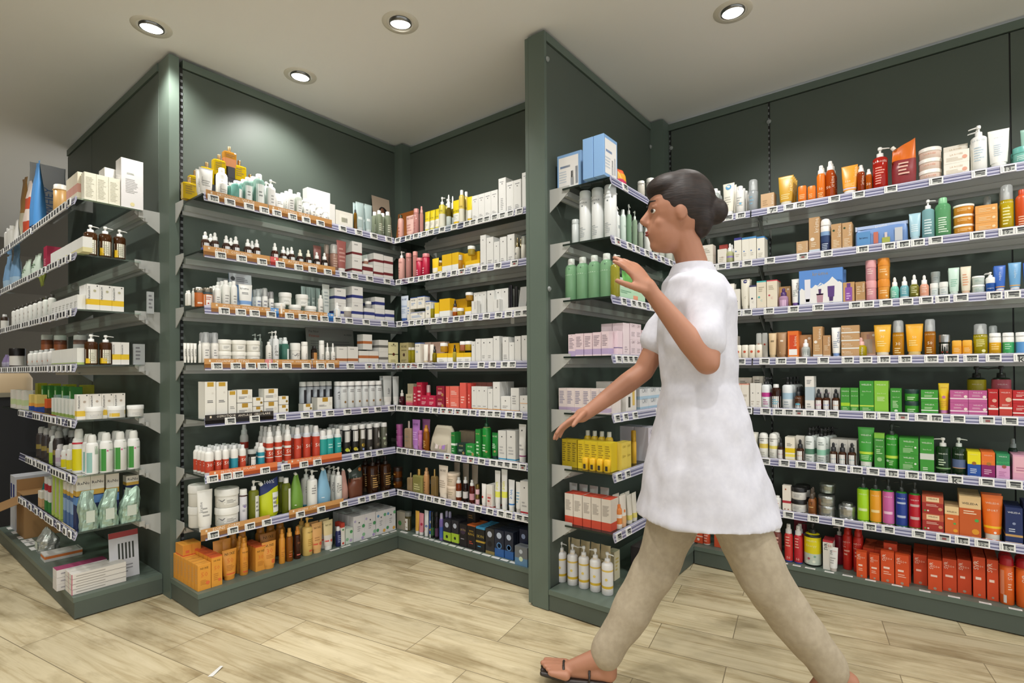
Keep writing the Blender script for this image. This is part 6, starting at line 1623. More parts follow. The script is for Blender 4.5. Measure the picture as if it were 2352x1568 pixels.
box 1381 1398 761 1 dep=.07 |c:e2cdd2 b:.06,.3,b8a4c8 l:.4,.88,9c8c98,7,.36|pale pink carton at the front corner
@De3
box 1283 1396 893,891 6 dep=.07 |c:dccfcc b:.04,.22,b8a4bc l:.35,.9,8c88a0,8,.38|pale lilac carton in the end row
@De2
cap 1338 1404 992,987 4 d=.10 w=.036 |c:d8b430 k:e0e0d8|yellow bottle with white cap behind cartons
box 1327 1404 1013,1016 5 d=.03 dep=.06 |c:dcc024 l:.2,.9,9c841c,9,.38|yellow carton in the end row
box 1291 1325 1009 3 d=.03 dep=.045 |c:b49c18 l:.2,.9,6c5c10,9,.38|mustard carton deep in the end row
stick 1334 1401 1052,1055 4 dep=.022 w=.03 |c:e8bc20 k:f0c030 L:.2,.1,.5,3c3420|yellow lip stick with black print
@De1
tube 1302 1398 1107,1120 4 d=.10 w=.045 dep=.03 |c:c0c0bc k:c0c0bc|silver tube behind coral cartons
box 1297 1316 1133 1 dep=.075 |c:dcd4c8 b:0,.26,cc4a34 k:cc4a34 l:.45,.8,a49c94,9,.36|white and coral carton, deepest
box 1317 1337 1136 1 dep=.075 |c:dcd4c8 b:0,.26,cc4a34 k:cc4a34 l:.45,.8,a49c94,9,.36|white and coral carton, second from back
box 1338 1357 1140 1 dep=.075 |c:dcd4c8 b:0,.26,cc4a34 k:cc4a34 l:.45,.8,a49c94,9,.36|white and coral carton, middle
box 1358 1380 1143 1 dep=.075 |c:dcd4c8 b:0,.26,cc4a34 k:cc4a34 l:.45,.8,a49c94,9,.36|white and coral carton, second from front
box 1381 1403 1147 1 dep=.075 |c:dcd4c8 b:0,.26,cc4a34 k:cc4a34 l:.45,.8,a49c94,9,.36|white and coral carton at the front corner
@De0
pump 1277 1302 1244 1 |c:e6e4e2 k:e6e6e4 n:r L:.4,.12,.8,e4d8c4 b:.16,.22,dcb83c b:.56,.6,e0c05c o:.15,.38,.12,e8cc6c|white and yellow pump bottle, deepest
pump 1303 1328 1249 1 |c:e6e4e2 k:e6e6e4 n:r L:.4,.12,.8,e4d8c4 b:.16,.22,dcb83c b:.56,.6,e0c05c o:.15,.38,.12,e8cc6c|white and yellow pump bottle, second from back
pump 1329 1354 1254 1 |c:e6e4e2 k:e6e6e4 n:l L:.4,.12,.8,e4d8c4 b:.16,.22,dcb83c b:.56,.6,e0c05c o:.15,.38,.12,e8cc6c|white and yellow pump bottle, middle
pump 1355 1381 1260 1 |c:e6e4e2 k:e6e6e4 n:l L:.4,.12,.8,e4d8c4 b:.16,.22,dcb83c b:.56,.6,e0c05c o:.15,.38,.12,e8cc6c|white and yellow pump bottle, second from front
pump 1382 1409 1268 1 |c:e6e4e2 k:e6e6e4 n:r L:.4,.12,.8,e4d8c4 b:.16,.22,dcb83c b:.56,.6,e0c05c o:.15,.38,.12,e8cc6c|white and yellow pump bottle at the front corner
pouch 1286 1400 1232,1250 5 d=.12 w=.055 dep=.03 |c:cbbb94 b:0,.45,d8b868 l:.5,.7,8c8468,3|kraft paper pouch in the row behind
@D7
box 1387 1418 317,338 1 r=2 dep=.05 d=.012 |c:86aedb L:-.42,.07,.92,eceae6,.44 l:.2,.5,c4ccd4,4,.2,-.2 L:-.36,.6,.66,88a8d4,.1 L:.06,.1,.3,d4d8dc,.2 L:.08,.3,.46,303438,.18 L:.26,.12,.55,b8c4d4,.36|pale blue gift carton facing the front
pouch 1424 1448 398 1 w=.08 dep=.05 d=.015 |c:c83a62 b:.4,.8,e0a030 b:.8,1,dc6030|pink and orange pouch
wide 1464 1481 417 1 |c:dcd8cc m:g k:e2e2da|clear capped jar by the person, left
wide 1484 1504 411 1 |c:dcd8cc m:g k:e2e2da|clear capped jar by the person, right
@D6
pump 1411 1424 475 1 |c:dfe4e0 k:ecece8 n:r l:.3,.5,a0a8a8,1|white pump bottle beside the cans
cap 1424 1438 482 1 |c:d4e4da k:e2e8e4 t:CAU,.5,.7,7c9488|pale green bottle
pump 1438 1451 470 1 |c:8cb090 m:g k:e8ece8 n:r|green pump bottle
pump 1452 1464 485 1 |c:9cb498 m:g k:d8e0d8 n:l|pale sage pump bottle
over 1465 1477 512 1 |c:a8b4a0 m:g|clear sage bottle
wide 1479 1497 511 1 |c:e6e6e0 k:e2e2da l:.2,.5,b4b4b0,2|white capped bottle
over 1499 1513 510 1 |c:e0e0d8 k:d8d8d0|white bottle with clear cap
cap 1516 1570 520 3 |c:c8ccc0 k:dcdcd4|pale bottle half hidden by the person
@D5
box 1425 1431 637 1 dep=.05 |c:c8dcc8|pale green slim carton
box 1432 1444 641 1 d=.10 dep=.04 |c:94cc84 t:CAU,.7,.7,5c9c5c|light green carton
pouch 1437 1464 627 1 d=.05 dep=.04 |c:7cc468 b:0,.5,dce8d8|green and white bag shaped set
box 1422 1482 665,676 1 dep=.012 |c:b4d8b8 L:.02,.1,.5,e09878,.2 l:.5,.8,7cac8c,2,.2,-.25|pale green display tray front
tube 1466 1486 640 2 d=.06 dep=.03 |c:b4d4a0 k:dce8d8|pale green tube behind tray
@D4
box 1419 1430 760 1 r=2 |c:e6d0d8 b:.3,.34,7c6c94|slim pale pink carton
box 1432 1446 742 1 r=2 |c:e8d8dc l:.1,.3,b8a8b0,3|tall pale pink carton
box 1448 1473 743,745 2 st=2 r=2 |c:e6d4da t:CAU,.86,.6,9c8c94 l:.2,.5,c0b0b8,3|pale pink carton, stacked tall
box 1475 1500 760 2 st=2 r=2 |c:dfc4ca l:.2,.5,c0a8b0,3|rose pink carton, stacked
@D3
box 1417 1426 897 1 |c:dcd4d0 t:CAU,.7,.6,9c949c|slim lilac white carton
box 1438 1462 876 1 r=2 |c:dedad4 L:.1,.2,.9,d8b860,.32 L:-.3,.15,.5,3c3c34,-.1|tall carton with yellow bottle picture
box 1470 1528 890,893 3 st=2 r=2 |c:d8dadc b:0,.3,a8c4d8 t:CAU,.86,.6,8c949c|white and pale blue carton
@D2
box 1428 1450 1016,1014 2 r=1 |c:dcc454 t:50+,.5,.6,a89030 t:CAU,.85,.6,a89030|paler yellow carton
over 1449 1462 988 1 d=.04 |c:e0b030 k:e8c030|yellow bottle with orange cap
box 1490 1510 980 1 r=2 |c:d8d4e0 t:CAU,.85,.6,9c94a8|tall lilac white carton
@D1
cap 1414 1429 1158 1 r=2 |c:dc8440 k:e07c34 b:.0,.2,ece4dc b:.45,.6,ece4dc|orange bottle with white labels
tube 1430 1444 1133 1 r=2 dep=.03 |c:e4dcd0 k:e0b088 o:0,.5,.12,dc7c34 b:.13,.35,dcb07c|white tube with orange base
tube 1446 1468 1135,1125 2 dep=.03 r=2 |c:dcd8cc k:dcd8cc b:.13,.3,d8cc70|pale tube with yellow base
@D0
box 1411 1424 1265 1 d=.12 dep=.04 |c:d8d0b0 l:.3,.8,c8b468,4|tall cream yellow carton
box 1478 1526 1245,1240 1 d=.04 dep=.07 |c:3a3436 k:4c4444 L:.1,.7,.95,6c3434,.4|dark display box
box 1534 1560 1222,1218 2 d=.02 dep=.05 |c:b09c34 k:c8b840 b:0,.04,dcd4a8 b:.96,1,d8cc60|yellow boxed carton
box 1564 1584 1212,1206 3 d=.06 dep=.05 |c:cfc8c0 l:.2,.8,9c948c,4 b:0,.2,d8a890|white and coral carton in the corner
@Ae7
box 193 276 394,412 3 dep=.05 |c:e8e5d2 l:.1,.85,cfccb8,14,.36|cream white carton at the shelf end
box 278 330 367,379 1 dep=.08 |c:f0eeee l:.68,.72,bcc4b8,2,.25 l:.3,.6,c0c0c0,9,.3 o:0,.08,.1,ece0a8|large white carton at the shelf end
box 240 276 388 1 d=.10 dep=.09 |c:eceae4|large white carton behind the cream ones
@Ae6
pump 191 224 517 1 |c:4a2a10 m:g k:f2f2ee n:r L:.46,.04,.5,f0eedd L:-.46,.04,.28,e8c020,-.2 l:.1,.4,b4b4a0,5,.26|amber pump bottle with yellow label, left
pump 226 257 521 1 |c:4a2a10 m:g k:f2f2ee n:r L:.46,.04,.5,f0eedd L:-.46,.04,.28,e8c020,-.2 l:.1,.4,b4b4a0,5,.26|amber pump bottle with yellow label, middle
pump 260 289 528 1 |c:4a2a10 m:g k:f2f2ee n:r L:.46,.04,.5,f0eedd L:-.46,.04,.28,e8c020,-.2 l:.1,.4,b4b4a0,5,.26|amber pump bottle with yellow label, right
@Ae5
box 200 285 653,658 3 r=3 dep=.04 |c:ecebe6 b:.2,.42,e8c020 v:PRANARÔM,.66,.5,3c4048,-.36 o:.1,.75,.12,b8b494 o:.3,.94,.06,303030|white and yellow carton
box 338 354 670 1 dep=.012 |c:b4b8b8 l:.2,.9,7c7c80,4|clear acrylic leaflet holder
@Ae4
pump 193 225 768 1 |c:4a2a10 m:g k:f2f2ee n:r L:.46,.04,.5,f0eedd L:-.46,.04,.2,e8c020,-.2 l:.1,.4,b4b4a0,5,.26|amber pump bottle with yellow label, left
pump 227 258 770 1 |c:4a2a10 m:g k:f2f2ee n:r L:.46,.04,.5,f0eedd L:-.46,.04,.22,e8c020,.0 l:.1,.4,b4b4a0,5,.26|amber pump bottle with yellow label, right
box 258 297 786 2 d=.02 dep=.04 |c:eae8e2 b:.22,.46,e8c428 v:PRANARÔM,.66,.44,3c4048,-.36|white and yellow carton beside pump bottle
box 306 333 790 1 dep=.012 d=.03 |c:a0a4a4 l:.2,.9,6c6c70,4|grey acrylic holder
@Ae3
box 176 288 906,903 4 d=.05 dep=.04 |c:e4e0d8 b:.12,.34,dfbc3c v:PRANARÔM,.68,.5,3c4048,-.34 o:.12,.7,.12,b4a494 o:.3,.95,.06,303030|white and yellow carton
jar 194 238 934 1 |c:e9e8e4 k:f0f0ec l:.1,.4,c8c8c8,2|low white jar, left
jar 244 288 932 1 |c:e9e8e4 k:f0f0ec L:-.4,.1,.4,e0bc40,.1|low white jar, middle
jar 290 331 930 1 |c:e9e8e4 k:f0f0ec l:.1,.4,c8c8c8,2|low white jar, right
@Ae2
can 195 227 998 1 r=2 |c:e8e8e4 k:e4e4de b:.02,.1,e8e8e4 L:-.45,.04,.55,90bcb4,-.1 L:.1,.5,.7,a8bca8,.4|white spray bottle with mint label
can 231 326 995,986 3 r=2 |c:e8e8e4 k:e4e4de L:-.48,.04,.6,3c8c38,-.1 L:.12,.55,.75,a8bca8,.42 o:.0,.55,.08,d06c94|white spray bottle with green label
@Ae1
box 175 240 1092,1090 2 d=.07 r=1 dep=.05 |c:1f2c58 b:.72,1,e0dcd0 b:.62,.72,c8a040 t:ReNu,.86,.8,1c2030 b:.45,.6,5c88c0|navy and white lens solution carton, front pair
box 244 274 1088 1 d=.07 dep=.05 |c:1f2c58 b:.72,1,e0dcd0 b:.62,.72,c8a040 t:ReNu,.86,.8,1c2030 b:.45,.6,5c88c0|navy and white lens solution carton, third
box 290 319 1124 1 d=.07 dep=.05 |c:1f2c58 b:.7,1,e0dcd0 b:.55,.7,c8a040 t:ReNu,.84,.8,1c2030|navy and white lens solution carton, lower right
box 290 319 1085 1 d=.07 z=.11 h=.10 dep=.05 |c:1f2c58 b:.7,1,e0dcd0 b:.55,.7,c8a040 t:ReNu,.84,.8,1c2030|navy and white lens solution carton on top, right
foil 182 226 1130 1 dep=.055 |c:9fb7a8|crumpled mint foil bag, left
foil 229 272 1126 1 dep=.055 |c:a2bcab|crumpled mint foil bag, middle
foil 275 322 1121 1 dep=.055 |c:a6c2b0|crumpled mint foil bag, right
@A7
pouch 78 118 392 1 w=.20 dep=.06 d=.20 rot=90 |c:c6c9cd b:.0,.12,1c2c50 v:WHEY,.6,.3,5c80b8 l:.3,.5,8c6c98,2|large silver and blue powder pouch
pouch 60 78 394 1 w=.14 dep=.07 d=.02 |c:4c8cc8 b:0,.12,1a2a50 |large blue powder pouch
pouch 46 62 432 1 w=.12 dep=.06 d=.02 |c:e0d0c4 b:.1,.3,c04c30 b:.5,.7,c04c30|white and red striped pouch
pouch 37 50 424 1 w=.12 dep=.06 d=.06 |c:b88a4c b:0,.5,e8e0c4|tan paper pouch
tube 22 37 514 1 w=.06 dep=.04 |c:f0efe9 k:f2f2ee|white tube at the far end
cap 6 20 532 2 w=.05 |c:ecebe4 k:f2f2ee|white bottle at the far end
wide 130 150 426 1 w=.06 |c:c89c5c k:e9e4d8|tan cork lidded tub
box 152 178 407,402 3 dep=.04 d=.02 |c:e8dfc8 b:.3,.6,d8a090|cream and coral carton behind the rail
@A6
box 90 118 566 1 w=.07 dep=.06 |c:a01c40 l:.2,.5,e0a8b4,4|crimson carton
pouch 40 84 600 2 w=.12 dep=.06 d=.02 |c:ccdccb b:.0,.2,58a828 l:.4,.6,88a888,2|white and green bag
pouch 0 32 592 2 w=.14 dep=.06 d=.02 |c:7ca4c8 b:0,.3,a8c4d8|pale blue bag
box 116 190 585,540 6 dep=.035 |c:e6e6e0 b:0,.3,dcd4a0|small white carton in the row
@A5
box 118 178 692,680 7 dep=.03 |c:e6e6e0 l:.2,.6,b4b4ac,3|slim white carton in a row
cap 22 116 702,690 9 w=.035 |c:e6e6df k:3c3830 l:.2,.6,b4a8a0,2|white bottle with dark cap in a row
cap 2 20 722 1 w=.04 |c:3c2c20 k:dcdcd8 b:.1,.6,e6e4de|brown bottle with white cap at the far end
pouch 66 108 690 1 w=.14 dep=.05 d=.15 |c:c4c860|yellow green bag at the back
@A4
jar 27 54 800 1 w=.08 |c:2c1a16 k:181412 b:.1,.6,e0dcd2|black jar with white label
cap 58 115 806,804 5 w=.04 |c:e6e4de k:c8c8c4 o:0,.3,.15,d07c50|white capsule bottle in a row
wide 96 122 769 1 d=.12 w=.06 |c:8c4c30 k:d8d8d0 b:.1,.7,b86c48|orange brown capsule jar, left
wide 126 152 770 1 d=.12 w=.06 |c:7c4430 k:d0d0c8 b:.1,.7,b06440|orange brown capsule jar, right
box 118 177 806,798 8 dep=.03 |c:e6e6de b:0,.14,a8bc70|slim white and green carton in a row
wide 178 192 770 1 w=.06 d=.10 |c:8c6c5c k:d8d8d0 b:.1,.7,dcdcd4|grey lidded capsule jar behind pump bottle
pouch 0 18 815 2 w=.09 dep=.05 |c:8c7ca4 b:0,.4,a8a4b8|violet packet at the far end
@A3
box 20 58 897,895 3 w=.05 dep=.045 |c:d8d2c6 b:.2,.5,c4d09c|pale carton with green mark, far end
box 62 88 908,905 2 w=.05 dep=.045 |c:dfc46c b:0,.3,2c4c9c b:.3,.5,e8a040|yellow and blue carton
box 90 170 888,886 5 w=.045 d=.06 dep=.045 |c:2f7c28 L:.2,.55,.85,c4d8b0|green carton with white window
box 70 208 882 4 w=.07 d=.16 dep=.05 |c:a8a41c|olive yellow carton at the back
box 98 112 916 1 w=.05 dep=.04 |c:d05820 b:.0,.4,3c2c24|orange and black carton
box 116 174 918,914 7 dep=.03 w=.028 |c:e2e4dc b:0,.2,98b058|slim white and green carton, front row
box 118 160 908 2  w=.08 d=.05 dep=.04 |c:8cb0a4|sea green carton
@A2
can 77 128 984,978 4 w=.05 r=2 |c:3a3432 k:a8a8a4 b:.3,.45,8c7c40|black can with grey cap
can 118 130 1000 1 w=.04 |c:c0c4c0 k:d4d8d4 b:0,.4,a4c43c|lime and silver bottle
can 132 146 1020 1 w=.04 |c:c8c4c8 k:d8d4d4 b:.2,.4,b8a4b8|pearl bottle
can 147 160 1022 1 w=.045 |c:e2e2dc k:e6e6e0 b:.06,.4,dcd018 o:0,.55,.12,c04040|white and yellow bottle, left
can 160 172 1018 1 w=.045 |c:e2e2dc k:e6e6e0 b:.06,.4,dcd018 o:0,.6,.12,c04040|white and yellow bottle, middle
can 173 190 985 1 w=.05 |c:e2e2dc k:e6e6e0 b:.06,.55,d8cc18 b:.66,.7,c02838|tall white and yellow bottle with red ring
@A1
box 82 100 1128 1 w=.07 dep=.06 |c:c8a070 b:.55,1,dcd8c8|kraft and white carton
pouch 84 106 1092 1 w=.10 d=.06 dep=.05 |c:1f7470 b:.0,.3,c8d8d4|teal packet
box 100 116 1097 2 w=.04 dep=.045 |c:d8d8d4 b:.6,.8,a82430 b:0,.3,2c7c34|white carton with red and green
box 116 141 1086,1090 3 w=.028 dep=.05 |c:b8cc60 L:.3,.1,.9,b4a8b4|lime green edged carton
box 143 168 1110,1108 3 w=.034 dep=.05 |c:4c6c9c b:.8,1,dcd8cc b:.7,.8,c8a040 b:.3,.6,8ca8c8|blue and white lens carton
@A0
foil 86 130 1213 1 w=.13 dep=.09 d=.03 |c:c8ccc6|clear wrapped white pack with teal label, front
pouch 62 96 1196 1 w=.15 dep=.08 d=.15 |c:c9cdc8 b:.55,.95,1c7468|clear wrapped pack with teal label, rear
box 88 108 1246 1 w=.10 dep=.16 h=.035 d=.02 |c:d6d4ce b:.4,.8,dc7c3c|flat white and orange packet
@Ae0
box 163 291 1306,1281 1 st=4 r=2 dep=.05 |c:dcd8d0 b:0,.06,6c6864 l:.35,.7,a09c94,1,.42 L:-.5,.0,1,b8546c,-.485|long white box with magenta edge
box 129 247 1264,1247 1 d=.16 z=.06 h=.035 dep=.07 |c:dcd8d4 k:a04068 l:.3,.7,a09ca0,1,.42|long white box with magenta lid, behind
box 129 247 1280 1 d=.16 st=2 h=.058 dep=.07 |c:d8d4d0 l:.3,.7,a09ca0,1,.42|long white box under the magenta lid
card 252 322 1222,1232 1 d=.10 |c:c8c8cc b:.88,1,a43c3c L:-.2,.4,.75,2c3028,-.14 L:-.08,.4,.75,2c3028,-.02 L:.04,.4,.75,2c3028,.1 L:.16,.4,.75,2c3028,.22 L:.28,.4,.75,2c3028,.34 l:.1,.3,8c8c90,3|white leaflet with red header and dark bottles
'''
EXTRA_WORDS = ['collagene']
# ------------------------------------------------------------------ price tags and strips (pixel column : print)
TAGS = '''
B7 490:12 528:- 572:- 607:14 636:14 672:14 703:- 736:- 787:- 824:28 859:- 893:-
B6 507:21 555:21 602:21 644:21 686:21 718:21 753:24 789:- 814:29 849:- 889:-
B5 515:11 553:29 585:24 623:- 665:24 696:24 720:- 745:29 775:15 802:- 841:- 883:-
B4 498:32 542:29 576:- 603:29 628:19 659:- 703:- 736:24 759:- 805:45 847:r 870:40 893:16
B3 529:- 585:- 646:- 701:- 730:- 758:34 798:- 838:15 868:- 899:-
B2 488:12 520:12 547:12 609:12 657:16 698:18 729:18 817:- 845:- 872:-
B1 490:15 535:19 574:15 613:- 690:- 738:- 790:- 831:- 856:- 886:22
C7 913:- 937:- 955:- 973:24 989:- 1015:- 1043:- 1072:21 1086:22 1102:20 1117:20 1135:27 1153:22 1171:22 1192:23
C6 915:- 944:- 967:- 983:- 1004:- 1019:- 1042:- 1060:r 1089:- 1112:- 1143:- 1181:r
C5 917:- 945:- 961:18 979:- 996:- 1022:- 1048:- 1073:29 1091:- 1117:- 1145:- 1168:- 1189:39 1206:-
C4 915:r 926:r 938:r 965:- 1034:- 1057:15 1071:15 1105:- 1131:- 1159:- 1176:27
C3 916:- 928:- 943:- 955:- 981:- 999:- 1018:r 1033:r 1051:r 1067:- 1086:- 1108:27 1125:23 1141:23 1169:- 1191:-
C2 917:- 928:- 945:- 961:- 995:- 1027:r 1052:- 1081:r 1106:- 1132:- 1148:- 1164:- 1181:22 1200:r
C1 919:24 968:- 985:- 1002:- 1016:22 1044:- 1069:- 1098:- 1125:- 1150:- 1168:15 1192:- 1209:-
D7 1436:- 1497:-
D6 1419:r 1446:- 1464:- 1486:- 1505:r 1522:- 1541:-
D5 1433:- 1455:- 1468:- 1479:- 1497:-
D4 1421:- 1436:- 1448:- 1460:- 1477:- 1492:-
D3 1418:- 1437:- 1459:- 1512:-
D2 1422:- 1442:- 1493:-
D1 1422:- 1444:-
E7 1615:- 1648:- 1673:- 1701:13 1774:7 1812:- 1837:14 1916:- 1972:- 2046:- 2150:- 2249:- 2316:13
E6 1635:- 1657:- 1688:- 1716:- 1768:- 1843:r 1899:22 1981:19 2041:14 2075:15 2108:14 2149:- 2245:16 2312:19 2347:-
E5 1636:- 1665:- 1692:20 1716:- 1766:39 1822:34 1879:34 1964:34 1993:28 2035:- 2082:- 2127:- 2165:21 2207:- 2284:12 2326:-
E4 1677:22 1701:- 1756:- 1794:16 1841:- 1891:- 1947:27 1989:29 2030:19 2079:21 2139:23 2185:13 2230:22 2282:- 2347:k
E3 1688:- 1716:- 1758:- 1787:12 1811:10 1834:r 1859:14 1885:- 1913:- 1997:15 2030:- 2072:r 2117:- 2149:14 2200:- 2267:r 2320:-
E2 1704:- 1757:- 1801:- 1840:- 1888:- 1932:- 1967:10 2005:- 2049:13 2095:19 2134:12 2195:k 2266:- 2330:-
E1 1676:- 1702:- 1758:- 1811:- 1868:12 1925:- 1998:12 2040:- 2110:- 2167:r 2210:15 2256:22 2314:15
'''
EXTRA_WORDS += ['7', '10', '11', '20', '40', 'krème', 'NUXE', 'SOINS', 'CORPS', 'HYGIÈNE', 'PROTECTION', 'SOLAIRE', 'OSMOTIQUE', 'ANTI-ÂGE', 'CELLULAIRE',
                'COLLRENEW', 'LIFTING', 'DAYINONA', 'HYDRATANT', '+', 'FORTIFIANT', 'ANTI-TACHES', 'JALLUOTENT', 'REPULPANT', 'ACTIFS', 'CONCENTRÉS', 'NETTOYANTS', 'VISAGE', '1', '2']


def extras_after():
    price_tags(TAGS)
    TAN, ORG = 'c8955a', 'de7c48'
    strip('B', 7, 473, 615, TAN, [('NETTOYANTS', .10), ('VISAGE', .06)], 'tan strip above the rail, left piece')
    strip('B', 7, 617, 762, TAN, [('NETTOYANTS', .10), ('VISAGE', .06)], 'tan strip above the rail, right piece')
    strip('B', 6, 467, 620, TAN, [('ACTIFS', .06), ('CONCENTRÉS', .10)], 'tan strip with white capitals, left piece')
    strip('B', 6, 640, 770, TAN, [('ACTIFS', .06), ('CONCENTRÉS', .10)], 'tan strip with white capitals, right piece')
    strip('B', 6, 621, 639, 'd4605c', [], 'short coral strip between tan ones')
    strip('B', 5, 485, 620, TAN, [('JALLUOTENT', .08), ('HYDRATANT', .08), ('+', .008), ('REPULPANT', .07)], 'tan strip with white capitals, left piece')
    strip('B', 5, 622, 640, '4c8ed0', [('1', .01)], 'small blue strip marked one')
    strip('B', 5, 641, 751, TAN, [('JALLUOTENT', .08), ('HYDRATANT', .08), ('+', .008), ('REPULPANT', .07)], 'tan strip with white capitals, right piece')
    strip('B', 5, 753, 767, '4c8ed0', [('1', .01)], 'small blue strip beside dropper bottle')
    strip('B', 4, 469, 608, TAN, [('COLLRENEW', .08), ('LIFTING', .06)], 'tan strip with white capitals, left piece')
    strip('B', 4, 609, 626, 'dc8c8c', [('2', .01)], 'small pink strip marked two')
    strip('B', 4, 627, 716, TAN, [('DAYINONA', .06), ('HYDRATANT', .07), ('+', .008), ('FORTIFIANT', .06)], 'tan strip with white capitals, middle piece')
    strip('B', 4, 718, 779, TAN, [('SOINS', .03), ('ANTI-TACHES', .06)], 'tan strip with white capitals, right piece')
    strip('B', 3, 471, 628, '2a2624', [('OSMOTIQUE', .085), ('ANTI-ÂGE', .065), ('CELLULAIRE', .08)], 'black strip with white capitals')
    strip('B', 2, 481, 637, ORG, [('PROTECTION', .09), ('SOLAIRE', .06)], 'orange strip with white capitals, left piece')
    strip('B', 2, 661, 785, ORG, [('PROTECTION', .08), ('SOLAIRE', .05)], 'orange strip with white capitals, right piece')
    strip('B', 1, 461, 620, TAN, [('SOINS', .055), ('CORPS', .055)], 'tan strip with white capitals, left piece')
    strip('B', 1, 664, 789, TAN, [('HYGIÈNE', .055), ('CORPS', .045)], 'tan strip with white capitals, right piece')
    # the far bay's tags are seen edge on and cannot be told apart: one object
    mb = MB(); W = mat('eeeeea', 'p'); K = mat('2a2c2e', 'b')
    for k in range(1, 8):
        z = shelf_z('A', k) - .0155; y = 3.035; end = 4.12 if k < 4 else 4.66
        n = 0
        while y < end:
            if k >= 4 or R.random() > .25:
                mb.box(.648, .653, y, y + .047, z - .0165, z + .0165, W)
                mb.box(.6475, .648, y + .008, y + .036, z - .011, z + .011, K)
            y += R.choice([.05, .052, .056, .085])
    o = mb.build('price_tags'); o['kind'] = 'stuff'
    tag(o, 'rows of small white price tags on the rails of the far left bay', 'price tags')
    # paper labels lying along the plinth edges
    def plabels(bay, spans, d, lw):
        zt = PLINTH[bay]
        for i, (a, b) in enumerate(spans):
            m = MB()
            py = row_y(bay, (a + b) / 2, zt, d)
            s0, _ = hit(bay, a, py, d); s1, _ = hit(bay, b, py, d)
            w = min(.075, max(.03, abs(s1 - s0) * .9))
            m.box(-w / 2, w / 2, -lw / 2, lw / 2, 0, .0012, mat('e6e6e2', 'b'))
            m.face([(-w * .4, -lw * .1, .0014), (w * .3, -lw * .1, .0014), (w * .3, lw * .15, .0014), (-w * .4, lw * .15, .0014)], mat('a8aaa8', 'b'))
            x, y = world_of(bay, (s0 + s1) / 2, d)
            o = m.build('shelf_label', loc=(x, y, zt + .0003), rotz=rot_of(bay))
            tag(o, 'white paper label lying on the plinth edge, %s from left, %s' % (ORD2[i], BAYNAME[bay]), 'label', 'white paper labels on the plinth edge, ' + BAYNAME[bay])
    plabels('B', [(757, 780), (783, 806), (827, 845), (853, 869), (877, 893), (896, 911)], .022, .016)
    plabels('C', [(920, 936), (949, 960), (962, 972), (974, 984), (986, 996), (998, 1012), (1014, 1029), (1031, 1047), (1049, 1064), (1066, 1084), (1086, 1105), (1107, 1127), (1129, 1148), (1150, 1168), (1171, 1190), (1192, 1209)], .022, .018)
    plabels('D', [(1485, 1499), (1500, 1514), (1521, 1537), (1546, 1559), (1556, 1569), (1566, 1578), (1574, 1587), (1583, 1596)], .022, .018)
    plabels('E', [(1725, 1751), (1754, 1781), (1786, 1811), (1820, 1840), (1848, 1874), (1893, 1917), (1934, 1960), (1986, 2013), (2047, 2074), (2110, 2139), (2176, 2207), (2247, 2279), (2315, 2350)], .014, .016)
    plabels('A', [(22, 36), (33, 47), (46, 61), (56, 70), (64, 78), (75, 90)], .045, .05)
    special_items()


ORD2 = ORD + ['eleventh', 'twelfth', 'thirteenth', 'fourteenth', 'fifteenth', 'sixteenth', 'seventeenth']


def place_span(bay, k, px0, px1, d):
    z = shelf_z(bay, k)
    py = row_y(bay, (px0 + px1) / 2, z, d)
    s0, _ = hit(bay, px0, py, d); s1, _ = hit(bay, px1, py, d)
    return (s0 + s1) / 2, abs(s1 - s0), z


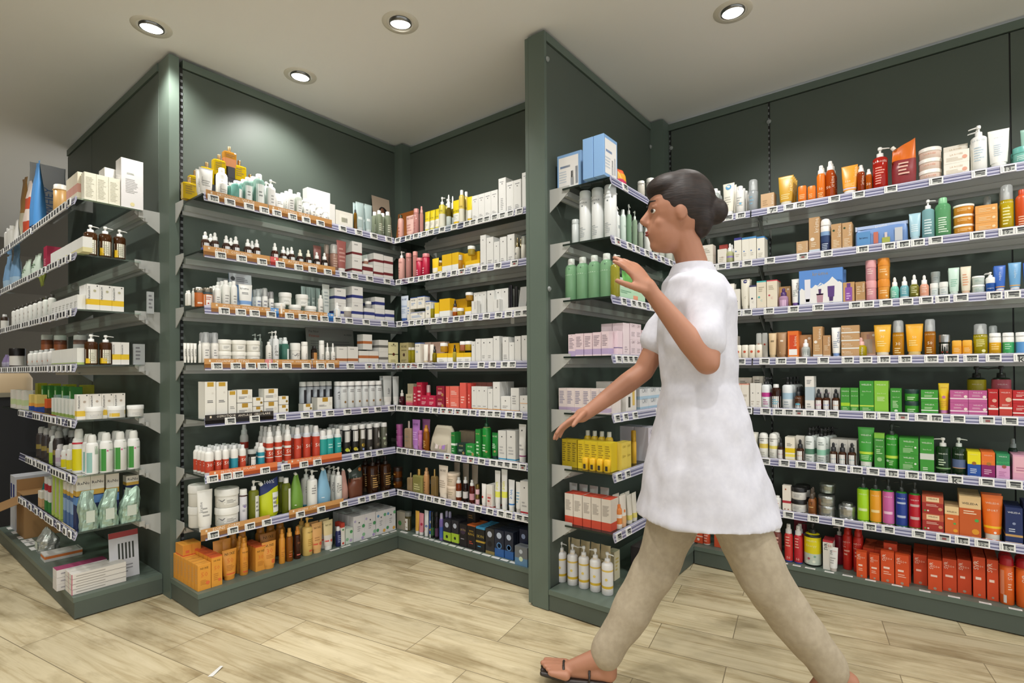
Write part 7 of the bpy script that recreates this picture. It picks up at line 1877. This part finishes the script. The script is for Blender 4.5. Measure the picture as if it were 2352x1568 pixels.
def special_items():
    # golden oil flasks on a black stepped display
    z = shelf_z('B', 7)
    xs = lambda px: hit('B', px, 400, .225)[0]
    yb = FRAMES['B'][1] + .225
    cx = xs(524)
    st = MB(); blk = mat('1b1b20', 'b')
    for i in range(4):
        hw = (.168, .124, .070, .0165)[i]
        st.box(-hw, hw, -.026, .030, i * .0565, (i + 1) * .0565 - .001, blk)
    sf = lambda x, zz, e: (x, -.026 - e, zz)
    put_text(st, 'NUXE', .0, .14, .05, mat('d8d8d8', 'b'), sf)
    tag(st.build('stepped_display_stand', loc=(cx, yb - .012, z + .0005)), 'black stepped stand carrying the golden oil flasks, top shelf, pillar bay', 'display stand')
    proto = None
    rows_ = [(0, [(-.206, 'left of')], 'standing on the glass'), (1, [(-.160, 'left on'), (.158, 'right on')], 'first step'),
             (2, [(-.108, 'left on'), (.106, 'right on')], 'second step'), (3, [(-.050, 'left on'), (.050, 'right on')], 'third step'), (4, [(0, '')], 'top')]
    gold = 'c:d0b012 m:g k:c8a878 l:.2,.6,7c6410,4,.36 t:NUXE,.62,.4,5c4c10,.15'
    for lv, items, nm in rows_:
        for dx, side in items:
            if lv == 4: o = make_product('oil', .062, .036, .108, parse_style('c:b8802a m:g k:c8a878 b:0,.4,b07040 l:.45,.6,7c5410,2,.36'))
            elif proto is None: o = proto = make_product('oil', .062, .036, .108, parse_style(gold))
            else: o = copy_tree(proto)
            o.location = (cx + dx, yb - .012 - (.05 if lv == 0 else 0), z + lv * .0565 + .001 - (.0565 if lv in (1,) else 0) * 0)
            tag(o, 'copper labelled oil flask crowning the stepped stand, top shelf' if lv == 4 else 'golden oil flask with metal cap, %s the stepped stand, %s' % (side.replace(' on', ' end of') if side else '', nm), 'bottle', 'golden oil flasks on the stepped stand')

    # gift box with mountains
    s, w, z = place_span('E', 5, 1836, 1936, .012)
    h = hit('E', 1886, 618, .012)[1] - z
    m = MB(); blue = mat('5c8fd6', 'b')
    m.box(-w / 2, w / 2, 0, .045, 0, h, blue)
    sf = lambda x, zz, e: (x * w, -e, zz * h)
    pts = [(-.49, .04), (.49, .04), (.49, .64), (.4, .6), (.27, .76), (.2, .66), (.08, .56), (0, .62), (-.06, .54), (-.12, .57), (-.2, .48), (-.3, .52), (-.38, .44), (-.44, .5), (-.49, .44)]
    m.face([sf(a, b, .0003) for a, b in pts], mat('ecebe8', 'b'))
    m.face([sf(a, b, .0005) for a, b in [(.27, .76), (.49, .56), (.49, .64), (.36, .68)]], mat('3f6fb0', 'b'))
    m.face([sf(a, b, .0005) for a, b in [(-.08, .5), (.05, .56), (.02, .6), (-.04, .54)]], mat('8eb0de', 'b'))
    put_text(m, 'krème', 0, h * .88, w * .36, mat('9c8f78', 'b'), lambda x, zz, e: (x, -e, zz))
    P = lambda a, b, c, d, col: m.face([sf(a, c, .0008), sf(b, c, .0008), sf(b + .01, d, .0008), sf(a - .01, d, .0008)], mat(col, 'b'))
    P(-.36, -.24, .06, .74, 'e4e4ec'); P(-.34, -.26, .1, .18, '5a3c94')
    P(-.08, .05, .06, .3, 'b8909c'); P(-.09, .06, .27, .31, '4c2c60'); P(-.04, .01, .31, .44, '4c2c60')
    P(.2, .28, .08, .2, '4a2c66'); P(.17, .31, .2, .5, '5c3c80')
    x, y = world_of('E', s, .012)
    tag(m.build('gift_carton', loc=(x, y, z + .0005), rotz=rot_of('E')), 'blue gift carton with white snowy mountains, third shelf, right wall', 'gift box')

    # clear blue zip bag
    s, w, z = place_span('E', 6, 1964, 2086, .02)
    h = hit('E', 2025, 512, .02)[1] - z
    m = MB(); T = lambda p: (p[0], p[1], p[2] + .006 * math.sin(p[0] * 30) * (p[2] / h))
    m.loft([(0, w * .48, .016), (h * .1, w * .5, .02), (h * .6, w * .5, .016), (h * .84, w * .49, .006)], mat('6f92c8', 'p'), 24, 4, T=T)
    sf2 = lambda x, zz, e: (x, -.021 - e, zz)
    put_patch(m, -w * .46, -w * .2, h * .04, h * .7, mat('5c93c8', 'b'), sf2); put_text(m, 'krème', -w * .33, h * .42, w * .16, mat('1c2c50', 'b'), lambda x, zz, e: (x, -.022 - e, zz))
    put_patch(m, -w * .14, -w * .05, h * .1, h * .62, mat('c8705c', 'b'), sf2); put_patch(m, w * .02, w * .17, h * .06, h * .32, mat('a8b050', 'b'), sf2); put_patch(m, w * .07, w * .12, h * .32, h * .55, mat('d8c8c8', 'b'), sf2)
    put_patch(m, w * .26, w * .40, h * .1, h * .7, mat('c4c8cc', 'b'), sf2)
    t = empty('zip_bag', (*world_of('E', s, .042), z + .0005), rot_of('E')); tag(t, 'clear blue zip bag holding travel sized products, second shelf, right wall', 'zip bag')
    m.build('bag_body', t)
    b = MB(); b.box(-w * .5, w * .5, -.005, .005, h * .84, h * .99, mat('b4c8ec', 'p'), T=T); put_text(b, 'krème', 0, h * .915, w * .22, mat('e8eef8', 'b'), lambda x, zz, e: T((x, -.005 - e, zz)))
    zb = b.build('zip_band', t)
    q = MB(); q.box(-w * .5, -w * .46, -.009, .009, h * .78, h * 1.0, mat('c8d4ec', 'p'), T=T); q.build('zip_slider', zb)

    # canvas gift pouch in the corner bay
    s, w, z = place_span('C', 2, 990, 1036, .03)
    h = hit('C', 1015, 978, .03)[1] - z
    t = empty('canvas_pouch', (*world_of('C', s, .06), z + .0005), rot_of('C')); tag(t, 'cream canvas pouch with a printed card front, sixth shelf, corner bay', 'pouch')
    m = MB(); m.loft([(0, w * .62, .035), (h * .08, w * .64, .038), (h * .5, w * .56, .03), (h * .9, w * .42, .016), (h, w * .36, .008)], mat('c9c1ae', 'f'), 24, 3); m.build('pouch_body', t)
    m = MB(); T3 = lambda p: (p[0], p[1] + p[2] * .28, p[2])
    m.box(-w * .36, w * .34, -.045, -.043, h * .06, h * .92, mat('9c9484', 'b'), T=T3)
    sf3 = lambda x, zz, e: T3((x, -.0452 - e, zz))
    put_text(m, 'NUXE', 0, h * .78, w * .4, mat('3c3830', 'b'), sf3)
    for a, b_, c_ in ((-.24, -.1, 'd8ccc8'), (-.04, .06, 'c8a8a8'), (.1, .24, '9c78b8')): put_patch(m, a * w, b_ * w, h * .12, h * .5, mat(c_, 'b'), sf3)
    m.build('printed_card', t)

    # two part fabric-like label hanging under a corner shelf
    m = MB(); m.box(-.012, .012, 0, .0008, -.045, 0, mat('c8c8c4', 'b')); s, w, z = place_span('C', 4, 1172, 1184, .10)
    tag(m.build('hanging_label', loc=(*world_of('C', s, .10), shelf_z('C', 5) - .009), rotz=rot_of('C')), 'small white label hanging under the third shelf of the corner bay', 'label')

    # far left: dark counter with packages, cardboard box with open flap
    m = MB(); m.box(-1.2, .98, 5.2, 5.9, 0, .93, mat('1c1c1e', 'b')); m.box(-1.22, 1.0, 5.18, 5.92, .93, .96, mat('8c8672', 'b'))
    tag(m.build('shop_counter'), 'dark counter standing behind the far left bay', 'counter')
    for i, (a, c, lab) in enumerate(((.55, 'd8c8a8', 'cream'), (.80, 'cbb28c', 'tan'), (.30, 'c4bcae', 'grey'))):
        m = MB(); m.loft([(0, .11, .05), (.10, .11, .05), (.14, .09, .02)], mat(c, 'b'), 14, 3)
        tag(m.build('wrapped_packet', loc=(a, 5.3, .9605)), '%s wrapped packet lying on the dark counter' % lab, 'packet', 'wrapped packets on the counter')
    m = MB(); K = mat('a07a4c', 'b')
    x, y = .70, 4.30
    m.box(0, .18, 0, .22, 0, .26, K); m.box(-.16, 0, 0, .22, .225, .228, K, T=lambda p: (p[0], p[1], p[2] + p[0] * .35)); m.box(.0005, .18, .218, .222, .26, .33, K)
    tag(m.build('cardboard_box', loc=(x, y, .1005)), 'open brown cardboard box on the far end of the left plinth', 'box')
    m = MB(); m.box(0, .2, 0, .07, 0, .34, mat('c9cace', 'b')); m.box(-.0006, 0, .015, .055, .2, .29, mat('2c3474', 'b'))
    for i in range(2):
        o = m.build('tall_white_carton', loc=(.70, 4.57 + i * .075, .1005)) if i == 0 else o.copy()
        if i: COL.objects.link(o); o.location = (.70, 4.57 + i * .075, .1005)
        tag(o, 'tall white carton behind the cardboard box, %s one' % ['nearer', 'farther'][i], 'carton', 'tall white cartons behind the cardboard box')
    # sliver of paper on the floor
    p = on_z(495, 1543, 0)
    m = MB(); m.face([(-.012, -.03, .001), (.006, -.028, .001), (.012, .03, .006), (-.001, .035, .004)], mat('dcdcd8', 'b')); m.face([(-.012, -.03, .0005), (-.001, .035, .0035), (.012, .03, .0055), (.006, -.028, .0005)], mat('dcdcd8', 'b'))
    tag(m.build('paper_scrap', loc=(p[0], p[1], 0), rotz=-.9), 'torn white paper scrap lying on the floor near the front', 'scrap')


OILS = []
# ------------------------------------------------------------------ the walking woman
FW = Vector((-RT[0] + .12 * FWD[0], -RT[1] + .12 * FWD[1], 0)).normalized()     # the way she walks
SD = Vector((FW.y, -FW.x, 0)); SD = SD if SD.dot(Vector((FWD[0], FWD[1], 0))) < 0 else -SD   # her side nearest the camera
ZU = Vector((0, 0, 1))


class Blob:
    """closed pieces that are fused into one continuous surface"""
    def __init__(s): s.mb = MB()

    def ell(s, c, r, ax=None, seg=20):
        a, b, u = ax or (FW, SD, ZU)
        st = []
        for i in range(13):
            t = -math.pi / 2 + math.pi * i / 12
            st.append((math.sin(t), max(.02, math.cos(t)), max(.02, math.cos(t))))
        s.mb.loft(st, DARKM, seg, T=lambda p: tuple(c + a * (p[0] * r[0]) + b * (p[1] * r[1]) + u * (p[2] * r[2])))

    def limb(s, pts):
        for (p, r), (q, t) in zip(pts, pts[1:]):
            d = (q - p); L = d.length; d.normalize()
            x = d.orthogonal().normalized(); y = d.cross(x)
            st = []
            for i in range(6):
                a = -math.pi / 2 + math.pi / 2 * i / 5; st.append((r * math.sin(a), max(.001, r * math.cos(a)), max(.001, r * math.cos(a))))
            for i in range(1, 4): k = i / 4; rr = r + (t - r) * k; st.append((L * k, rr, rr))
            for i in range(6):
                a = math.pi / 2 * i / 5; st.append((L + t * math.sin(a), max(.001, t * math.cos(a)), max(.001, t * math.cos(a))))
            s.mb.loft(st, DARKM, 16, T=lambda w: tuple(p + x * w[0] + y * w[1] + d * w[2]))

    def rings(s, rs, seg=28):
        """rs: (centre, forward radius, side radius)"""
        mb = s.mb; R_ = []
        for c, a, b in rs:
            R_.append([tuple(c + FW * (a * math.cos(t)) + SD * (b * math.sin(t))) for t in (2 * math.pi * k / seg for k in range(seg))])
        base = len(mb.v)
        for r in R_: mb.v += r
        for j in range(len(R_) - 1):
            for k in range(seg):
                mb.f.append((base + j * seg + k, base + j * seg + (k + 1) % seg, base + (j + 1) * seg + (k + 1) % seg, base + (j + 1) * seg + k)); mb.m.append(mb.mi(DARKM)); mb.sm.append(False)
        mb.face(R_[-1], DARKM); mb.face(R_[0][::-1], DARKM)

    def fuse(s, name, m, voxel, parent, smooth=4, wrinkle=0):
        me = bpy.data.meshes.new('tmp'); me.from_pydata(s.mb.v, [], s.mb.f); me.update()
        o = bpy.data.objects.new('tmp', me); COL.objects.link(o)
        md = o.modifiers.new('r', 'REMESH'); md.mode = 'VOXEL'; md.voxel_size = voxel; md.use_smooth_shade = True
        if wrinkle:
            tx = bpy.data.textures.new('folds', 'CLOUDS'); tx.noise_scale = .11; tx.noise_depth = 1
            dm = o.modifiers.new('d', 'DISPLACE'); dm.texture = tx; dm.strength = wrinkle; dm.mid_level = .5; dm.texture_coords = 'GLOBAL'
        sm = o.modifiers.new('s', 'SMOOTH'); sm.factor = .5; sm.iterations = smooth
        bpy.context.view_layer.update()
        dg = bpy.context.evaluated_depsgraph_get()
        nm = bpy.data.meshes.new_from_object(o.evaluated_get(dg))
        bpy.data.objects.remove(o)
        nm.name = name; nm.materials.clear(); nm.materials.append(m)
        nm.polygons.foreach_set('material_index', [0] * len(nm.polygons)); nm.polygons.foreach_set('use_smooth', [True] * len(nm.polygons))
        r = bpy.data.objects.new(name, nm); COL.objects.link(r)
        if parent: r.parent = parent
        return r


def hand(b, wrist, palm_dir, palm_nrm, thumb_side, curl, L=.175):
    """palm and five jointed fingers; palm_nrm points out of the palm, the fingers curl towards it"""
    d = palm_dir.normalized(); n = (palm_nrm - d * palm_nrm.dot(d)).normalized(); t = (d.cross(n)).normalized()
    if t.dot(thumb_side) < 0: t = -t
    b.limb([(wrist, .024), (wrist + d * .03, .026)])
    pc = wrist + d * (L * .28)
    b.ell(pc, (.048, .037, .016), (d, t, n), 16)
    b.ell(pc + d * .02, (.038, .040, .014), (d, t, n), 16)
    lens = [.068, .078, .072, .056]
    for i in range(4):
        base = wrist + d * (L * .5 - abs(i - 1) * .004) + t * (.028 - .0187 * i)
        spread = (1.2 - i) * .07
        p = base; dr = (d + t * spread).normalized(); pts = [(p, .0095)]
        for k, fr in enumerate((.45, .3, .25)):
            ang = curl[i] * (.5, .9, .8)[k]
            dr = (dr * math.cos(ang) + n * math.sin(ang)).normalized()
            p = p + dr * (lens[i] * fr); pts.append((p, (.0088, .008, .0068)[k]))
        b.limb(pts)
    p = wrist + d * (L * .14) + t * .026; dr = (d * .75 + t * .62 + n * .25).normalized(); pts = [(p, .012)]
    for fr, rr in ((.036, .0105), (.028, .0095), (.022, .0078)):
        p = p + dr * fr; pts.append((p, rr)); dr = (dr + d * .25 + n * .15).normalized()
    b.limb(pts)


def make_person():
    SKIN = mat('b07c62', 's'); A = at_depth
    t = empty('person', (A(1600, 1400, 1.76).x, A(1600, 1400, 1.76).y, 0))
    tag(t, 'dark haired woman in a white tunic and beige trousers walking past the shelves', 'person')
    o = t.location.copy()
    inv = lambda v: v - o
    b = Blob()
    P = lambda x, y, w: inv(A(x, y, w))
    head = P(1550, 496, 1.76)
    neck = P(1590, 606, 1.775); chest = P(1598, 740, 1.78); belly = P(1606, 880, 1.78); pelvis = P(1616, 1000, 1.78)
    # head
    b.ell(head + ZU * .024 - FW * .012, (.099, .078, .106)); b.ell(head - ZU * .045 + FW * .026, (.064, .055, .078))
    b.ell(head - ZU * .096 + FW * .050, (.032, .028, .024)); b.ell(head + FW * .052 + ZU * .046, (.030, .054, .030))
    for s_ in (-1, 1): b.ell(head + FW * .045 - ZU * .030 + SD * (.036 * s_), (.026, .018, .026))
    b.limb([(head + FW * .083 + ZU * .018, .008), (head + FW * .104 - ZU * .014, .0115), (head + FW * .093 - ZU * .024, .010)])
    for s_ in (-1, 1): b.ell(head + FW * .074 + SD * (.031 * s_) + ZU * .0225, (.008, .017, .0055))
    b.ell(head + FW * .078 - ZU * .056, (.014, .024, .013))
    for s_ in (-1, 1): b.ell(head - FW * .008 + SD * (.075 * s_) - ZU * .004, (.017, .008, .030))
    b.limb([(head - ZU * .06 - FW * .024, .047), (neck, .050), (neck - ZU * .05, .064)])
    # trunk
    b.rings([(neck - ZU * .035, .05, .07), (neck - ZU * .075, .085, .155), (chest, .105, .15), (belly, .092, .128), (pelvis, .115, .155), (pelvis - ZU * .07, .10, .15)])
    nsh, fsh = P(1622, 684, 1.64), P(1572, 668, 1.90)
    nel, nwr = P(1624, 832, 1.57), P(1500, 676, 1.58)
    fel, fwr = P(1478, 852, 1.93), P(1352, 945, 1.89)
    b.limb([(nsh, .050), (nel + (nsh - nel) * .5, .043), (nel, .037), (nel + (nwr - nel) * .3, .038), (nwr, .024)])
    b.limb([(fsh, .050), (fel + (fsh - fel) * .5, .043), (fel, .037), (fel + (fwr - fel) * .3, .038), (fwr, .024)])
    hand(b, nwr, P(1448, 606, 1.59) - nwr, FW * .55 - SD * .55 - ZU * .3, FW - ZU * .3, (.25, .30, .38, .46))
    hand(b, fwr, P(1292, 978, 1.87) - fwr, -ZU + SD * .35, FW + SD * .6, (.22, .3, .36, .42))
    fh, nh = P(1602, 1040, 1.86), P(1634, 1040, 1.70)
    fk, fa = P(1512, 1292, 1.86), P(1392, 1500, 1.83)
    nk, na = P(1748, 1318, 1.63), P(1912, 1548, 1.60)
    b.limb([(fh, .082), (fk, .056), (fk + (fa - fk) * .35, .053), (fa, .036)]); b.limb([(nh, .082), (nk, .056), (nk + (na - nk) * .35, .053), (na, .036)])
    # feet: the front one on its heel, the rear one on its ball
    heel, ball, toe = P(1397, 1545, 1.83), P(1300, 1537, 1.85), P(1246, 1529, 1.865)
    b.limb([(fa, .036), (heel, .031)]); b.limb([(fa - ZU * .015 + FW * .02, .034), (ball, .024)]); b.limb([(heel, .029), (ball, .024)])
    for i in range(5):
        w_ = (i - 2) * .017
        b.limb([(ball + SD * w_ * 1.1, .017), (toe + SD * w_ * 1.2 - FW * abs(i - 1) * .010, .0105 if i != 3 else .009)])
    nb = na + FW * .09 - ZU * .115 ; nt = nb + FW * .075 - ZU * .006; nheel = na - FW * .045 - ZU * .02
    b.limb([(na, .036), (nheel, .030)]); b.limb([(na, .034), (nb, .024)]); b.limb([(nheel, .028), (nb, .023)])
    for i in range(5):
        w_ = (i - 2) * .017
        b.limb([(nb + SD * w_ * 1.1, .016), (nt + SD * w_ * 1.2 - FW * abs(i - 1) * .010, .010)])
    body = b.fuse('person_body', SKIN, .0050, t, 5)
    # hair, gathered in a low bun
    h = Blob()
    h.ell(head + ZU * .044 - FW * .028, (.104, .088, .106)); h.ell(head + ZU * .088 + FW * .008, (.086, .074, .054)); h.ell(head - FW * .075 - ZU * .01, (.048, .066, .07))
    h.ell(head - FW * .128 + ZU * .01, (.042, .044, .044)); h.ell(head + FW * .036 + ZU * .100, (.046, .056, .024))
    h.fuse('hair', noisy_mat('dark_hair', '1a1210', .55, 30, .1, .6, '2c1e18', stretch=(1, 1, 6)), .006, body, 3, .004)
    # face details
    eyew = mat('e4e0da'); iris = mat('2a1a12')
    for s_ in (-1, 1):
        e = head + FW * .0700 + SD * (.030 * s_) + ZU * .010
        m = MB(); m.loft([(math.sin(a) * .0085, max(.0005, math.cos(a) * .0120), max(.0005, math.cos(a) * .0120)) for a in [(-.5 + i / 8) * math.pi for i in range(9)]], eyew, 14, T=lambda p: tuple(e + Vector(p)))
        eo = m.build('eye', body)
        m = MB(); m.loft([(0, .0066, .0066), (.0022, .0052, .0052)], iris, 12, T=lambda p: tuple(e + (FW * .80 + SD * .6 * s_).normalized() * (.0104 + p[2]) + (SD * .8 - FW * .6 * s_) * p[0] + ZU * p[1])); m.build('iris', eo)
        eb = Blob(); eb.limb([(head + FW * .0875 + SD * (.013 * s_) + ZU * .036, .0028), (head + FW * .0850 + SD * (.030 * s_) + ZU * .042, .0032), (head + FW * .0700 + SD * (.050 * s_) + ZU * .038, .0016)]); eb.mb.build('eyebrow', body)
    m = MB(); q = head + FW * .0905 - ZU * .056
    for dz in (.0035, -.0045):
        m.loft([(-.021, .001, .001), (-.01, .0055, .004), (0, .0065, .0045), (.01, .0055, .004), (.021, .001, .001)], mat('9c4c44', 's'), 10, T=lambda p: tuple(q + SD * p[2] + ZU * (p[1] + dz) + FW * (p[0] - abs(p[2]) * .5)))
    m.build('lips', body)
    # tunic with short sleeves
    c = Blob()
    c.rings([(neck - ZU * .02, .062, .07), (neck - ZU * .06, .098, .15), (P(1600, 700, 1.775), .122, .185), (chest - ZU * .02, .128, .172), (belly, .118, .155), (P(1612, 960, 1.78), .148, .185), (P(1615, 1080, 1.775), .192, .215), (P(1622, 1180, 1.77), .232, .240)])
    for a_, e_ in ((nsh, nel), (fsh, fel)):
        d = (e_ - a_)
        c.limb([(a_ - d * .05, .060), (a_ + d * .2, .062), (a_ + d * .62, .062)])
    TUN = noisy_mat('white_tunic_cloth', 'd2d2dc', .8, 60, .01, .15, 'd9d9e2')
    tu = c.fuse('tunic', TUN, .0075, body, 5, .022)
    col = Blob()
    col.rings([(neck - ZU * .045, .082, .100), (neck - ZU * .012, .068, .080), (neck - ZU * .002, .064, .072)])
    col.fuse('tunic_collar', TUN, .006, tu, 3)
    # trousers
    r = Blob()
    r.rings([(pelvis + ZU * .02, .128, .165), (pelvis - ZU * .08, .125, .168), (pelvis - ZU * .13, .11, .16)])
    r.limb([(fh, .098), (fk, .076), (fk + (fa - fk) * .45, .068), (fa + (fk - fa) * .02, .056)])
    r.limb([(nh, .098), (nk, .076), (nk + (na - nk) * .45, .068), (na + (nk - na) * .06, .056)])
    r.fuse('trousers', noisy_mat('beige_trouser_cloth', 'a79a84', .85, 50, .03, .2, 'b3a68f'), .0075, body, 4, .018)
    # sandals
    for nm_, hl, bl, te in (('sandal', heel, ball, toe), ('sandal', nheel, nb, nt)):
        s2 = Blob(); dn = ((te - hl).normalized().cross(SD)); dn = dn if dn.z < 0 else -dn
        s2.limb([(hl + dn * .034, .017), (bl + dn * .028, .017)])
        for k in (-.022, 0, .022): s2.limb([(bl + dn * .024 + SD * k * .8, .012), (te + dn * .014 + SD * k, .009)])
        s2.limb([(hl + dn * .03 + SD * .02, .012), (bl + dn * .026 + SD * .028, .012)]); s2.limb([(hl + dn * .03 - SD * .02, .012), (bl + dn * .026 - SD * .028, .012)])
        up = -dn
        for q0 in (bl + (te - bl) * .1, bl + (hl - bl) * .55):
            n = 9; arc = [q0 + SD * (.043 * math.cos(math.pi * i / (n - 1))) + up * (.034 * math.sin(math.pi * i / (n - 1)) - .012) for i in range(n)]
            s2.limb([(v, .0055) for v in arc])
        s2.fuse(nm_, mat('2c2420', 'p'), .005, body, 2)


make_person()
stock_all(DATA)
extras_after()
